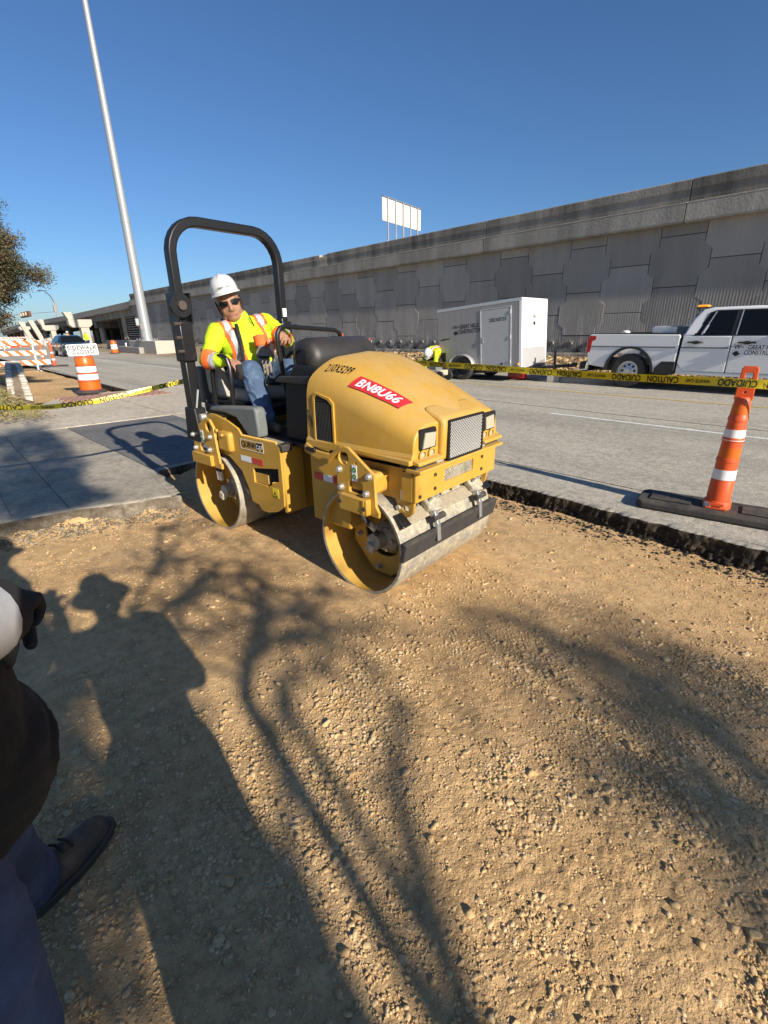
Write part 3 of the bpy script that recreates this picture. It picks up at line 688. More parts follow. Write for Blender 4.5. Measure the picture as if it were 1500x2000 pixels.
# ------------------------------------------------------------------ high mast and its base
px_, py_ = -41.8, 13.38
t = thing('high_mast_pole', 'very tall tapered galvanised mast rising out of the top of the view', 'light pole', (px_, py_, 1.2))
prof = [(.41,0),(.405,.1),(.385,1.5),(.30,7),(.245,12.5),(.17,21),(.15,26),(.10,42)]
me = MB().lathe([(r,h) for r, h in prof], 16); me.build('shaft', M['polesteel'], t, smooth=12)
b = MB()
for h, r in ((8.0,.291),): b.lathe([(r+.012,h),(r+.012,h+.35),(r,h+.36)], 16)
b.build('slip_joint', M['polesteel'], t, smooth=12)
MB().lathe([(0,.0),(.85,.0),(.85,-.06),(0,-.06)], 20).build('base_plate', M['steel'], t, smooth=30)
a0 = math.atan2(-1, .9)
for h, r, hh in ((.95,.2,.36), (.3,.14,.2)):
    bb_ = MB(); bb_.box((.40*math.cos(a0), .40*math.sin(a0), h), (.05,r*1.5,hh*1.3), rz=a0); bb_.build('hand_hole_cover', M['concrete_grey'], t, smooth=0, bevel=.03)
for q in range(12):
    a = 2*PI*q/12; MB().cyl((.75*math.cos(a),.75*math.sin(a),-.05), (.75*math.cos(a),.75*math.sin(a),.1), .035, n=6).build('anchor_bolt', M['steel'], t)
MB().box((-.1,-.45,1.3), (.12,.3,.5)).build('junction_box', M['steel'], t, smooth=0, bevel=.01)
MB().lathe([(0,42.0),(1.2,42.0),(1.2,42.3),(0,42.6)], 16).build('lamp_ring', M['steel'], t)
tag(MB().bb(-44.4, -38.3, 12.75, 14.2, -.1, 1.14).build('mast_plinth', M['concrete_new'], smooth=0, bevel=.04), 'big pale concrete block carrying the tall mast', 'concrete block')
tag(MB().prism([(-49,.1),(-40.9,.1),(-40.9,.66),(-46.8,.70)], 12.35, 12.72, 'y').build('low_barrier', M['concrete_grey'], smooth=0, bevel=.03), 'low grey tapered concrete slab lying in front of the mast plinth', 'concrete barrier')
tag(MB().prism([(-57.5,.1),(-44.5,.1),(-44.5,1.15),(-57.5,1.1)], 14.3, 14.6, 'y').build('form_wall', M['concrete_grey'], smooth=0, bevel=.03), 'grey concrete wall section running left from the mast plinth', 'concrete wall')
for xx in (-49.2, -46.3):
    tag(MB().bb(xx, xx+.25, 12.9, 13.0, .1, .95).build('marker_stub', M['white'], smooth=0, bevel=.02), 'short white marker post behind the low slab, '+('left one' if xx < -48 else 'right one'), 'post')

# ------------------------------------------------------------------ billboard behind the wall
bo = thing('billboard', 'back of a white billboard on five thin posts above the wall', 'billboard', (0, 0, 0))
A = Vector((-64.2, 60, 0)); B_ = Vector((-66.6, 71.5, 0)); ax = (B_-A).normalized(); nb = Vector((ax.y, -ax.x, 0)); nb = nb if nb.dot(A) < 0 else -nb
for i in range(5):
    p, q = A+(B_-A)*(i/5), A+(B_-A)*((i+1)/5)
    b = MB(); b.add([(*p.xy,18.15),(*q.xy,18.15),(*q.xy,21.4),(*p.xy,21.4),(*(p-nb*.12).xy,18.15),(*(q-nb*.12).xy,18.15),(*(q-nb*.12).xy,21.4),(*(p-nb*.12).xy,21.4)], [(0,1,2,3),(7,6,5,4),(0,4,5,1),(1,5,6,2),(2,6,7,3),(3,7,4,0)])
    b.build('sign_panel', M['white'], bo, smooth=0)
    p = A+(B_-A)*(.11+.195*i)+nb*.13
    MB().cyl((*p.xy,-1), (*p.xy,21.5), .13, n=8).build('post', M['concrete_grey'], bo)
    if i < 4:
        MB().cyl((*p.xy,15.6), (*(p+ax*1.0).xy,13.4), .05, n=6).build('brace', M['steel'], bo)
        MB().cyl((*p.xy,15.6), (*(p-ax*1.0).xy,13.4), .05, n=6).build('brace', M['steel'], bo)
MB().box(((A+B_)/2+nb*.06+Vector((0,0,21.5))), ((B_-A).length,.3,.12), rz=math.atan2(ax.y, ax.x)).build('catwalk', M['steel'], bo, smooth=0)

# ------------------------------------------------------------------ far street furniture
t = thing('utility_pole', 'weathered wooden pole with a cobra street lamp reaching left', 'street lamp', (-136, 25, 0))
MB().cyl((-.3,0,-.5), (.6,0,8.9), .28, .2, n=10).build('post', M['concrete_grey'], t)
MB().tube([(.5,0,8.3),(-3,0,10.2),(-8,0,11.5),(-13,0,11.9)], .12, 8).build('lamp_arm', M['steel'], t)
MB().ball((-14,0,11.9), (1.1,.35,.2)).build('lamp_head', M['steel'], t)
MB().bb(.0, .7, -.5, -.2, 6.6, 8.0).build('transformer', M['concrete_grey'], t, smooth=0, bevel=.05)
wy = 14.6
t = thing('span_wire', 'thin wire carrying the two traffic signals across the road', 'cable', (0, wy, 0))
MB().tube([(-190,0,7.2),(-131,0,5.6),(-104,0,5.1),(-80,0,4.6)], .03, 5).build('wire', M['steel'], t)
for xx, zz, nm in ((-128, 5.45, 'left'), (-104.5, 5.0, 'right')):
    t = thing('traffic_signal', 'yellow traffic signal lying sideways on the span wire, '+nm+' one', 'traffic light', (xx, wy, zz), 0, 'traffic signals on the span wire')
    MB().bb(-4.4, 4.4, -.2, .2, -.42, .42).build('housing', M['rust'], t, smooth=0, bevel=.06)
    for q in (-2.6, 0, 2.6): MB().lathe([(.30,0),(.30,-.2),(.24,-.2),(.24,-.02),(0,-.02)], 14, (q,-.2,0), 'y').build('signal_lens', M['apron'], t)

# ------------------------------------------------------------------ wheels
def wheel(parent, c, r, wdt, rim_r, side=-1, spokes=8, rim_m='alu', name='wheel'):
    """wheel with axle along y; side = the face that shows"""
    h = wdt/2; w_ = bpy.data.objects.new(name, None)
    prof = [(rim_r,-h*.8),(rim_r+.02,-h),(r*.93,-h),(r,-h*.72),(r,h*.72),(r*.93,h),(rim_r+.02,h),(rim_r,h*.8),(rim_r,-h*.8)]
    ty = MB().lathe(prof, 30, c, 'y').build(name, M['rubber'], parent)
    b = MB(); s = side*h
    b.lathe([(rim_r,s*.85),(rim_r*.93,s*.8),(rim_r*.86,s*.35),(rim_r*.3,s*.55),(rim_r*.25,s*.8),(0,s*.82)], 30, c, 'y')
    b.build('rim', M[rim_m], ty)
    b = MB()
    for k in range(spokes):
        a = 2*PI*k/spokes; x, z = rim_r*.62*math.cos(a), rim_r*.62*math.sin(a)
        b.cyl((c[0]+x, c[1]+s*.62, c[2]+z), (c[0]+x, c[1]+s*.40, c[2]+z), rim_r*.12, n=8)
    b.build('rim_hole', M['rubber'], ty)
    return ty
def emblem(parent, o, u, v, s, m):           # dash-W-dash over a hatched diamond
    o, u, v = Vector(o), Vector(u).normalized(), Vector(v).normalized()
    text_obj('W', s*.55, m, parent, planar(o+v*s*.30, u, v), 'emblem', bold=.012)
    b = MB()
    for sx in (-1, 1):
        p = o+v*s*.30+u*sx*s*.42; b = MB(); b.add([p-u*s*.11-v*s*.03, p+u*s*.11-v*s*.03, p+u*s*.11+v*s*.03, p-u*s*.11+v*s*.03], [(0,1,2,3)]); b.build('emblem_dash', m, parent, smooth=0)
    p = o-v*s*.32; b = MB()
    b.add([p-u*s*.32+v*s*.02, p-v*s*.26, p+u*s*.32-v*s*.02, p+v*s*.26], [(0,1,2,3)])
    b.build('emblem', m, parent, smooth=0)
# ------------------------------------------------------------------ enclosed trailer
t = thing('enclosed_trailer', 'grey enclosed cargo trailer with white nose panel and side door, parked unhitched', 'trailer', (-9.3, 12.72, RZ), math.radians(4))
t.rotation_euler = (0, math.radians(-4.6), math.radians(4))
HWt = .76
MB().bb(-.92, 1.86, -HWt+.03, HWt-.03, .27, 2.03).build('body', M['trailerside'], t, smooth=0)
b = MB()
for sy in (-1, 1):
    b.bb(-.94, 1.88, sy*HWt-.03*sy, sy*(HWt+.008), 1.99, 2.07)
b.build('roof_rail', M['alu'], t, smooth=0, bevel=.006)
MB().bb(-.93, 1.87, -HWt+.04, HWt-.04, 2.02, 2.06).build('roof', M['white'], t, smooth=0, bevel=.01)
for i in range(7):       # riveted skin sheets of the near side, above and clear of the door
    x0 = -.92+.215*i; MB().bb(x0+.002, x0+.213, -HWt, -HWt+.035, .27, 1.99).build('skin_panel', M['trailerside'], t, smooth=0)
MB().bb(.59, 1.86, -HWt, -HWt+.035, 1.905, 1.99).build('skin_panel', M['trailerside'], t, smooth=0)
MB().bb(1.58, 1.86, -HWt, -HWt+.035, .27, 1.902).build('skin_panel', M['trailerside'], t, smooth=0)
MB().bb(.62, 1.545, -HWt-.012, -HWt+.02, .31, 1.87).build('door', M['trailerdoor'], t, smooth=0, bevel=.008)
b = MB()
for x0, x1, z0, z1 in ((.592,.62,.28,1.9),(1.547,1.575,.28,1.9),(.62,1.547,1.872,1.9),(.62,1.547,.28,.308)): b.bb(x0, x1, -HWt-.02, -HWt+.03, z0, z1)
b.build('door_frame', M['alu'], t, smooth=0, bevel=.004)
b = MB(); b.bb(.64, .70, -HWt-.03, -HWt-.012, 1.0, 1.16); b.tube([(.67,-HWt-.04,1.1),(.75,-HWt-.05,1.08),(.79,-HWt-.05,1.04)], .012, 6); b.bb(.655, .69, -HWt-.05, -HWt-.03, 1.04, 1.12)
b.build('door_latch', M['chrome'], t, smooth=30)
for zz in (.45, 1.1, 1.75): MB().cyl((1.56,-HWt-.025,zz-.05), (1.56,-HWt-.025,zz+.05), .012, n=8).build('hinge', M['alu'], t)
MB().bb(1.26, 1.32, -HWt-.03, -HWt-.011, .37, .42).build('door_stop', M['black'], t, smooth=0)
# nose: white panel, corner trim, diamond plate stone guard
MB().bb(1.86, 1.875, -HWt+.05, HWt-.05, .78, 2.0).build('nose_panel', M['white'], t, smooth=0)
MB().prism([(-HWt+.05,.19),(HWt-.05,.44),(HWt-.05,.775),(-HWt+.05,.775)], 1.86, 1.882, 'x').build('stone_guard', M['diamond'], t, smooth=0)
for sy in (-1, 1): MB().bb(1.80, 1.89, sy*(HWt-.05), sy*(HWt+.004), .24, 2.05).build('corner_trim', M['white'], t, smooth=0, bevel=.012)
MB().bb(1.80, 1.89, -HWt+.02, HWt-.02, 1.99, 2.065).build('corner_trim', M['white'], t, smooth=0, bevel=.01)
MB().bb(-.90, 1.84, -HWt+.06, HWt-.06, .16, .27).build('chassis_rail', M['black'], t, smooth=0)
MB().bb(-.95, -.88, -HWt, HWt, .22, .36).build('rear_sill', M['white'], t, smooth=0, bevel=.01)
b = MB()
b.tube([(1.7,-.5,.22),(2.75,0,.22)], .045, 6); b.tube([(1.7,.5,.22),(2.75,0,.22)], .045, 6); b.bb(2.7, 3.02, -.05, .05, .18, .27)
b.build('tongue', M['black'], t, smooth=30)
MB().bb(2.98, 3.12, -.06, .06, .2, .3).build('coupler', M['black'], t, smooth=0, bevel=.02)
b = MB(); b.cyl((2.5,0,-.22), (2.5,0,.62), .035, n=10); b.cyl((2.5,0,.62), (2.5,0,.70), .05, n=10); b.tube([(2.5,0,.6),(2.5,-.14,.6),(2.5,-.14,.5)], .012, 6)
b.build('jack', M['black'], t)
for sy in (-1, 1): wheel(t, (0, sy*.78, .335), .335, .2, .2, sy, 6, 'blackplastic')
P = []
for yy in (-HWt-.02, -HWt-.23):
    P.append([(.46*math.cos(a), yy, .30+.44*math.sin(a)) for a in np.linspace(.12, PI-.12, 14)])
fm = MB().grid(P); fm.build('fender', M['alu'], t, smooth=60).modifiers.new('solid', 'SOLIDIFY').thickness = .012
MB().bb(-.86, -.66, -HWt-.012, -HWt, .55, .82).build('vent_cover', M['black'], t, smooth=0, bevel=.05)
for xx in (-.82, 1.80): MB().ball((xx,-HWt-.006,.36), (.035,.015,.035), 10, 6).build('marker_lamp', M['red'] if xx < 0 else M['amber'], t)
f = lambda x0, z0: planar((x0, -HWt-.005, z0), (1,0,0), (0,0,1))
text_obj('GREAT HILLS', .155, M['print_black'], t, f(.20, 1.505), bold=.018, xs=.74)
text_obj('CONSTRUCTORS', .155, M['print_black'], t, f(.225, 1.365), bold=.018, xs=.68)
emblem(t, (-.27, -HWt-.005, 1.43), (1,0,0), (0,0,1), .26, M['print_black'])
text_obj('282X8723', .13, M['print_black'], t, planar((1.16,-HWt-.016,1.58), (1,0,0), (0,0,1)), bold=.012)
MB().prism([(-.82,1.17),(-.5,1.20),(-.48,1.225),(-.8,1.215)], -HWt-.006, -HWt-.001, 'y').build('maker_script', M['print_black'], t, smooth=0)
emblem(t, (1.88, -.02, 1.5), (0,1,0), (0,0,1), .26, M['print_black'])
tag(MB().box((-6.82, 12.9, RZ+.11), (.34,.26,.22), rz=.3).build('jack_block', M['concrete_grey'], bevel=.015, smooth=0), 'dark concrete block standing under the trailer jack', 'block')
for xx, m_, s in ((-8.55,'red','first'),(-8.1,'stripered','second')):
    pass
b = MB().box((-8.0, 12.9, RZ+.13), (.55,.2,.22)).build('red_chock', M['red'], smooth=0, bevel=.02); tag(b, 'red block lying in the shade under the trailer', 'block')

# ------------------------------------------------------------------ pickup truck
t = thing('pickup_truck', 'white crew cab pickup truck with amber roof beacon, cut by the right edge', 'truck', (-4.80, 13.72, RZ))
HW = 1.0
def arch(cx, r, a0=0.05, a1=PI-.05, n=12, cz=.40): return [(cx+r*math.cos(a), cz+r*math.sin(a)) for a in np.linspace(a0, a1, n)]
def side_panel(name, poly, y0, y1, m, par=None, bev=.025): return MB().prism(poly, y0, y1, 'y').build(name, M[m], par or t, smooth=40, bevel=bev, seg=3)
bed = [(-1.02,.52),(-.58,.46)]+list(reversed(arch(0, .56, .12, PI-.12)))[:]+[(.58,.40),(1.02,.40),(1.05,1.22),(1.02,1.25),(-1.03,1.27),(-1.06,1.22),(-1.08,.9)]
for sy in (-1, 1):
    side_panel('bed_side', bed, sy*HW, sy*(HW-.10), 'white')
    P = [(.585*math.cos(a), .40+.585*math.sin(a)) for a in np.linspace(.02, PI-.02, 20)]; Q = [(.53*math.cos(a), .40+.53*math.sin(a)) for a in np.linspace(PI-.02, .02, 20)]
    MB().prism(P+Q, sy*(HW+.028), sy*(HW-.08), 'y').build('wheel_arch_trim', M['blackplastic'], t, smooth=40)
    # cab lower body: two doors and the rocker
    side_panel('rear_door', [(1.07,.62),(1.2,.46),(2.03,.46),(2.03,1.215),(1.10,1.215)], sy*HW, sy*(HW-.12), 'white', bev=.02)
    side_panel('front_door', [(2.045,.46),(3.15,.46),(3.22,.8),(3.2,1.215),(2.045,1.215)], sy*HW, sy*(HW-.12), 'white', bev=.02)
    side_panel('rocker', [(1.07,.38),(3.2,.38),(3.2,.455),(1.22,.455),(1.07,.6)], sy*(HW-.01), sy*(HW-.2), 'white', bev=.015)
    fr = [(3.215,.42)]+list(reversed(arch(3.98, .56, .12, PI-.12)))+[(4.62,.5),(4.85,.6),(4.86,1.1),(4.7,1.22),(3.26,1.30),(3.215,1.28)]
    side_panel('front_fender', fr, sy*HW, sy*(HW-.25), 'white')
    MB().prism([(.6,.36),(1.04,.36),(1.04,.66),(.74,.66),(.6,.5)], sy*(HW+.012), sy*(HW-.05), 'y').build('mud_guard', M['blackplastic'], t, smooth=0, bevel=.02)
    b = MB()
    for x0, x1 in ((-.98,.98),(1.09,2.02),(2.05,2.06)): b.bb(x0, x1, sy*HW, sy*(HW+.012), .955, .985)
    b.build('side_moulding', M['greyplastic'], t, smooth=0, bevel=.004)
    for x0 in (1.22, 2.17):
        b = MB(); b.tube([(x0,sy*(HW+.005),1.08),(x0+.03,sy*(HW+.045),1.085),(x0+.27,sy*(HW+.045),1.085),(x0+.30,sy*(HW+.005),1.08)], .018, 8); b.ball((x0+.15,sy*(HW-.005),1.08), (.09,.02,.04), 10, 6)
        b.build('door_handle', M['blackplastic'], t)
    MB().bb(1.04, 1.062, sy*(HW-.02), sy*(HW-.08), .45, 1.26).build('gap', M['joint'], t, smooth=0)
    for cx in (0, 3.98): wheel(t, (cx, sy*.86, .405), .405, .27, .235, sy, 8)
    # tail lamp: angular red lens wrapped round the corner
    MB().prism([(-1.10,.80),(-1.0,.84),(-.97,1.1),(-.88,1.13),(-.88,1.22),(-1.05,1.23),(-1.10,1.16)], sy*(HW+.008), sy*(HW-.16), 'y').build('tail_lamp', M['red'], t, smooth=0, bevel=.012)
    b = MB().prism([(3.2,1.24),(3.28,1.24),(3.26,1.42),(3.1,1.44)], sy*(HW+.25), sy*(HW-.02), 'y').build('wing_mirror', M['blackplastic'], t, smooth=0, bevel=.04)
MB().bb(-1.04, 1.0, -.9, .9, .55, .72).build('bed_floor', M['black'], t, smooth=0)
MB().bb(-1.10, -1.02, -.86, .86, .56, 1.23).build('tailgate', M['white'], t, smooth=0, bevel=.02)
MB().bb(-1.05, 1.02, -HW+.01, -HW+.11, 1.24, 1.285).build('bed_rail_cap', M['blackplastic'], t, smooth=0, bevel=.012)
MB().bb(-1.05, 1.02, HW-.11, HW-.01, 1.24, 1.285).build('bed_rail_cap', M['blackplastic'], t, smooth=0, bevel=.012)
MB().bb(.98, 1.08, -.92, .92, .6, 1.26).build('cab_back', M['white'], t, smooth=0)
b = MB(); b.bb(-1.27, -1.06, -.95, .95, .34, .58); b.build('rear_bumper', M['black'], t, smooth=0, bevel=.04, seg=3)
for sy in (-1, 1): MB().prism([(-1.25,.36),(-1.02,.38),(-.99,.56),(-1.05,.585),(-1.08,.42),(-1.25,.40)], sy*.99, sy*.90, 'y').build('bumper_end', M['chrome'], t, smooth=0, bevel=.01)
MB().bb(-1.2, 4.7, -.5, .5, .36, .55).build('chassis', M['black'], t, smooth=0)
MB().bb(1.0, 3.2, -.93, .93, .45, 1.2).build('cabin_floor', M['black'], t, smooth=0)
# greenhouse: pillars and roof as one tapered shell
def taper(poly_lo, y_lo, poly_hi, y_hi, name, m, bev=.03):
    n = len(poly_lo); vs = []
    for sy in (-1, 1):
        vs += [(x, sy*(.975-max(0, z-1.25)/.51*.175), z) for x, z in poly_lo]
    b = MB(); b.add(vs, [(k,(k+1)%n,n+(k+1)%n,n+k) for k in range(n)]+[tuple(range(n-1,-1,-1)), tuple(range(n,2*n))]); return b.build(name, M[m], t, smooth=40, bevel=bev, seg=3)
taper([(1.06,1.20),(3.40,1.20),(3.26,1.34),(2.86,1.70),(2.64,1.785),(2.35,1.805),(1.55,1.80),(1.33,1.76),(1.20,1.58),(1.12,1.3)], .975, None, .80, 'cab_roof', 'white', .045)
def side_glass(pts, sy, name, m, off=.006):
    f_ = lambda x, z: (x, sy*(.975-(z-1.25)/(1.76-1.25)*.175+off) if z > 1.26 else sy*(.975+off), z)
    b = MB(); n = len(pts); vs = [f_(x, z) for x, z in pts]; ins = [(v[0], v[1]-sy*.05, v[2]) for v in vs]
    b.add(vs+ins, [tuple(range(n)), tuple(range(2*n-1, n-1, -1))]+[(k,n+k,n+(k+1)%n,(k+1)%n) for k in range(n)])
    return b.build(name, M[m], t, smooth=0)
for sy in (-1, 1):
    side_glass([(1.30,1.225),(3.26,1.225),(2.80,1.66),(2.6,1.74),(1.62,1.74),(1.50,1.70)], sy, 'window_surround', 'blackplastic', .018)
    side_glass([(1.49,1.24),(2.00,1.24),(2.0,1.72),(1.66,1.72)], sy, 'side_window', 'glass', .022)
    side_glass([(1.33,1.24),(1.43,1.24),(1.59,1.70),(1.54,1.69)], sy, 'quarter_window', 'glass', .022)
    side_glass([(1.445,1.235),(1.465,1.235),(1.625,1.715),(1.605,1.715)], sy, 'window_divider', 'alu', .026)
    side_glass([(2.12,1.24),(3.18,1.24),(2.78,1.65),(2.58,1.72),(2.12,1.72)], sy, 'side_window', 'glass', .022)
    side_glass([(2.085,1.235),(2.105,1.235),(2.105,1.73),(2.085,1.73)], sy, 'window_divider', 'alu', .026)
b = MB(); b.add([(3.29,-.88,1.345),(3.29,.88,1.345),(2.9,.74,1.69),(2.9,-.74,1.69)], [(0,1,2,3)]); b.build('windscreen', M['glass'], t, smooth=0).modifiers.new('s','SOLIDIFY').thickness = .02
b = MB(); b.add([(1.10,-.86,1.30),(1.10,.86,1.30),(1.22,.74,1.68),(1.22,-.74,1.68)], [(0,1,2,3)]); b.build('rear_window', M['glass'], t, smooth=0).modifiers.new('s','SOLIDIFY').thickness = .04
MB().prism([(3.2,.6),(4.86,.6),(4.87,1.12),(4.6,1.27),(3.2,1.33)], -.9, .9, 'y').build('bonnet', M['white'], t, smooth=40, bevel=.05, seg=3)
MB().bb(4.84, 5.0, -.98, .98, .4, .68).build('front_bumper', M['chrome'], t, smooth=0, bevel=.04)
MB().bb(4.85, 4.9, -.7, .7, .7, 1.08).build('grille', M['black'], t, smooth=0)
# beacon, tool box, bed odds
b = MB(); b.bb(1.0, 1.25, -.13, .13, 1.80, 1.83); b.build('beacon_base', M['black'], t, smooth=0)
MB().bb(1.01, 1.24, -.12, .12, 1.83, 1.88).build('beacon', M['amber'], t, smooth=0, bevel=.03)
tag(MB().box((-4.8+.62, 13.7, RZ+1.16), (.52,1.55,.52)).build('tool_box', M['diamond'], smooth=0, bevel=.015), 'silver diamond plate tool box across the pickup bed behind the cab', 'tool box').name = 'tool_box'
tb = bpy.data.objects['tool_box']; lid = MB()
for i in range(15): lid.box((-4.8+.40+i*.032, 13.7-.55, RZ+1.425), (.012,.44,.014))
lid.build('lid_tread', M['alu'], None, smooth=0).parent = tb
tag(MB().ball((-4.8-.30, 13.05, RZ+1.30), (.10,.1,.05), 12, 6).build('white_bundle', M['white']), 'small white bundle lying on the pickup bed rail', 'bundle')
f = planar((2.93,-HW-.004,1.0), (1,0,0), (0,0,1))
text_obj('GREAT HILLS', .125, M['print_black'], t, planar((2.62,-HW-.004,.985), (1,0,0), (0,0,1)), bold=.006, shear=.15, xs=.75)
text_obj('CONSTRUCTORS', .125, M['print_black'], t, planar((2.67,-HW-.004,.88), (1,0,0), (0,0,1)), bold=.006, shear=.15, xs=.75)
emblem(t, (2.17, -HW-.016, .93), (1,0,0), (0,0,1), .22, M['print_black'])

# ------------------------------------------------------------------ oncoming dark hatchback
M['carpaint'] = mat('dark_teal_car_paint', (.018,.035,.038), .18, coat=.6)
def make_car(label, loc):
    t = thing('parked_car', label, 'car', loc)
    lo = [(-2.1,.3)]+list(reversed(arch(-1.3, .36, .1, PI-.1, 8, .31)))+list(reversed(arch(1.35, .36, .1, PI-.1, 8, .31)))+[(2.05,.22),(2.18,.4),(2.15,.62),(1.95,.78),(1.1,.98),(-1.5,1.0),(-2.1,.92),(-2.18,.6)]
    MB().prism(lo, -.9, .9, 'y').build('body', M['carpaint'], t, smooth=40, bevel=.07, seg=3)
    n = 6; P = [(1.15,.95),(.35,1.40),(-.1,1.47),(-1.2,1.45),(-1.9,1.05),(-1.9,.95)]; vs = []
    for sy in (-1, 1): vs += [(x, sy*(.86 if z < 1.1 else .62), z) for x, z in P]
    MB().add(vs, [(k,(k+1)%n,n+(k+1)%n,n+k) for k in range(n)]+[tuple(range(n-1,-1,-1)), tuple(range(n,2*n))]).build('cabin', M['carpaint'], t, smooth=40, bevel=.05, seg=2)
    b = MB(); b.add([(1.10,-.78,.99),(1.10,.78,.99),(.40,.57,1.40),(.40,-.57,1.40)], [(0,1,2,3)]); b.build('windscreen', M['glass'], t, smooth=0).modifiers.new('s','SOLIDIFY').thickness = .03
    for sy in (-1, 1):
        b = MB(); b.add([(.85,sy*.862,1.0),(-1.5,sy*.862,1.02),(-1.15,sy*.645,1.40),(.25,sy*.645,1.38)], [(0,1,2,3)]); b.build('side_window', M['glass'], t, smooth=0).modifiers.new('s','SOLIDIFY').thickness = .03
        MB().add([(2.06,sy*.5,.72),(1.78,sy*.84,.84),(1.80,sy*.87,.72),(2.1,sy*.55,.62)], [(0,1,2,3)]).build('headlight', M['clearlens'], t, smooth=0).modifiers.new('s','SOLIDIFY').thickness = .03
        MB().ball((2.12,sy*.66,.38), (.05,.09,.06), 10, 6).build('fog_light', M['clearlens'], t)
        MB().box((.85,sy*1.0,1.0), (.12,.2,.13)).build('wing_mirror', M['carpaint'], t, bevel=.03)
        for cx in (-1.3, 1.35): wheel(t, (cx, sy*.82, .31), .31, .2, .2, sy, 6)
    MB().bb(2.1, 2.2, -.5, .5, .30, .55).build('grille', M['black'], t, smooth=0, bevel=.02)
    MB().bb(2.17, 2.20, -.26, .26, .46, .57).build('number_plate', M['white'], t, smooth=0)
    return t
make_car('dark teal hatchback coming down the road behind the sidewalk closed sign', (-43.4, 8.35, RZ))
make_car('black car cut by the left edge far down the road', (-68, 3.4, RZ))

# ------------------------------------------------------------------ traffic barrel and its sign
def barrel(name, label, loc, s=1.0, group='orange traffic barrels'):
    t = thing(name, label, 'traffic barrel', loc, 0, group)
    z = [(.0,.06),(.27,.06),(.275,.09),(.262,.10),(.258,.30),(.268,.31),(.268,.33),(.252,.34),(.247,.50),(.258,.51),(.258,.53),(.243,.54),(.238,.70),(.248,.71),(.248,.73),(.232,.74),(.225,.92),(.2,.955),(.0,.96)]
    MB().lathe(z, 32).build('shell', M['orange'], t)
    for a, b_, r0, r1, m in ((.345,.495,.2535,.2485,'white_sheet'),(.745,.90,.2335,.2275,'orange_sheet'),(.545,.695,.2445,.2395,'white_sheet'),(.11,.29,.2635,.2595,'orange_sheet')):
        MB().lathe([(r0,a),(r0+.0015,a+.002),(r1+.0015,b_-.002),(r1,b_)], 32).build('sheeting_band', M[m], t)
    MB().lathe([(.0,.0),(.39,.0),(.40,.02),(.36,.05),(.28,.085),(.26,.085)], 28).build('rubber_base', M['rubber'], t)
    MB().box((0,0,.99), (.05,.28,.06)).build('handle', M['orange'], t, bevel=.02)
    return t
bl = barrel('traffic_barrel', 'orange and white traffic barrel standing under the sidewalk closed sign', (-15.4, 3.2, .13))
barrel('traffic_barrel', 'small distant orange barrel on the far side of the road', (-44.6, 11.6, RZ))
sg = thing('sidewalk_sign', 'white sidewalk closed sign fixed upright on top of the barrel', 'sign', (-15.33, 3.2, 1.25), math.radians(-12)); sg.rotation_euler = (math.radians(1.5), 0, math.radians(-12))
plate('sign_plate', M['white'], sg, rrect(-.36,-.145,.36,.145,.03), [], .01, YZ(0), .002)
plate('sign_border', M['print_black'], sg, rrect(-.335,-.122,.335,.122,.025), [rrect(-.322,-.109,.322,.109,.018)], .002, YZ(.007), 0, 0)
text_obj('SIDEWALK', .128, M['print_black'], sg, planar((.0075,0,.048), (0,1,0), (0,0,1)), spacing=1.12, bold=.03)
text_obj('CLOSED', .128, M['print_black'], sg, planar((.0075,.01,-.055), (0,1,0), (0,0,1)), spacing=1.12, bold=.03)
MB().bb(-.03, -.006, -.02, .02, -.22, .12).build('bracket', M['steel'], sg, smooth=0)
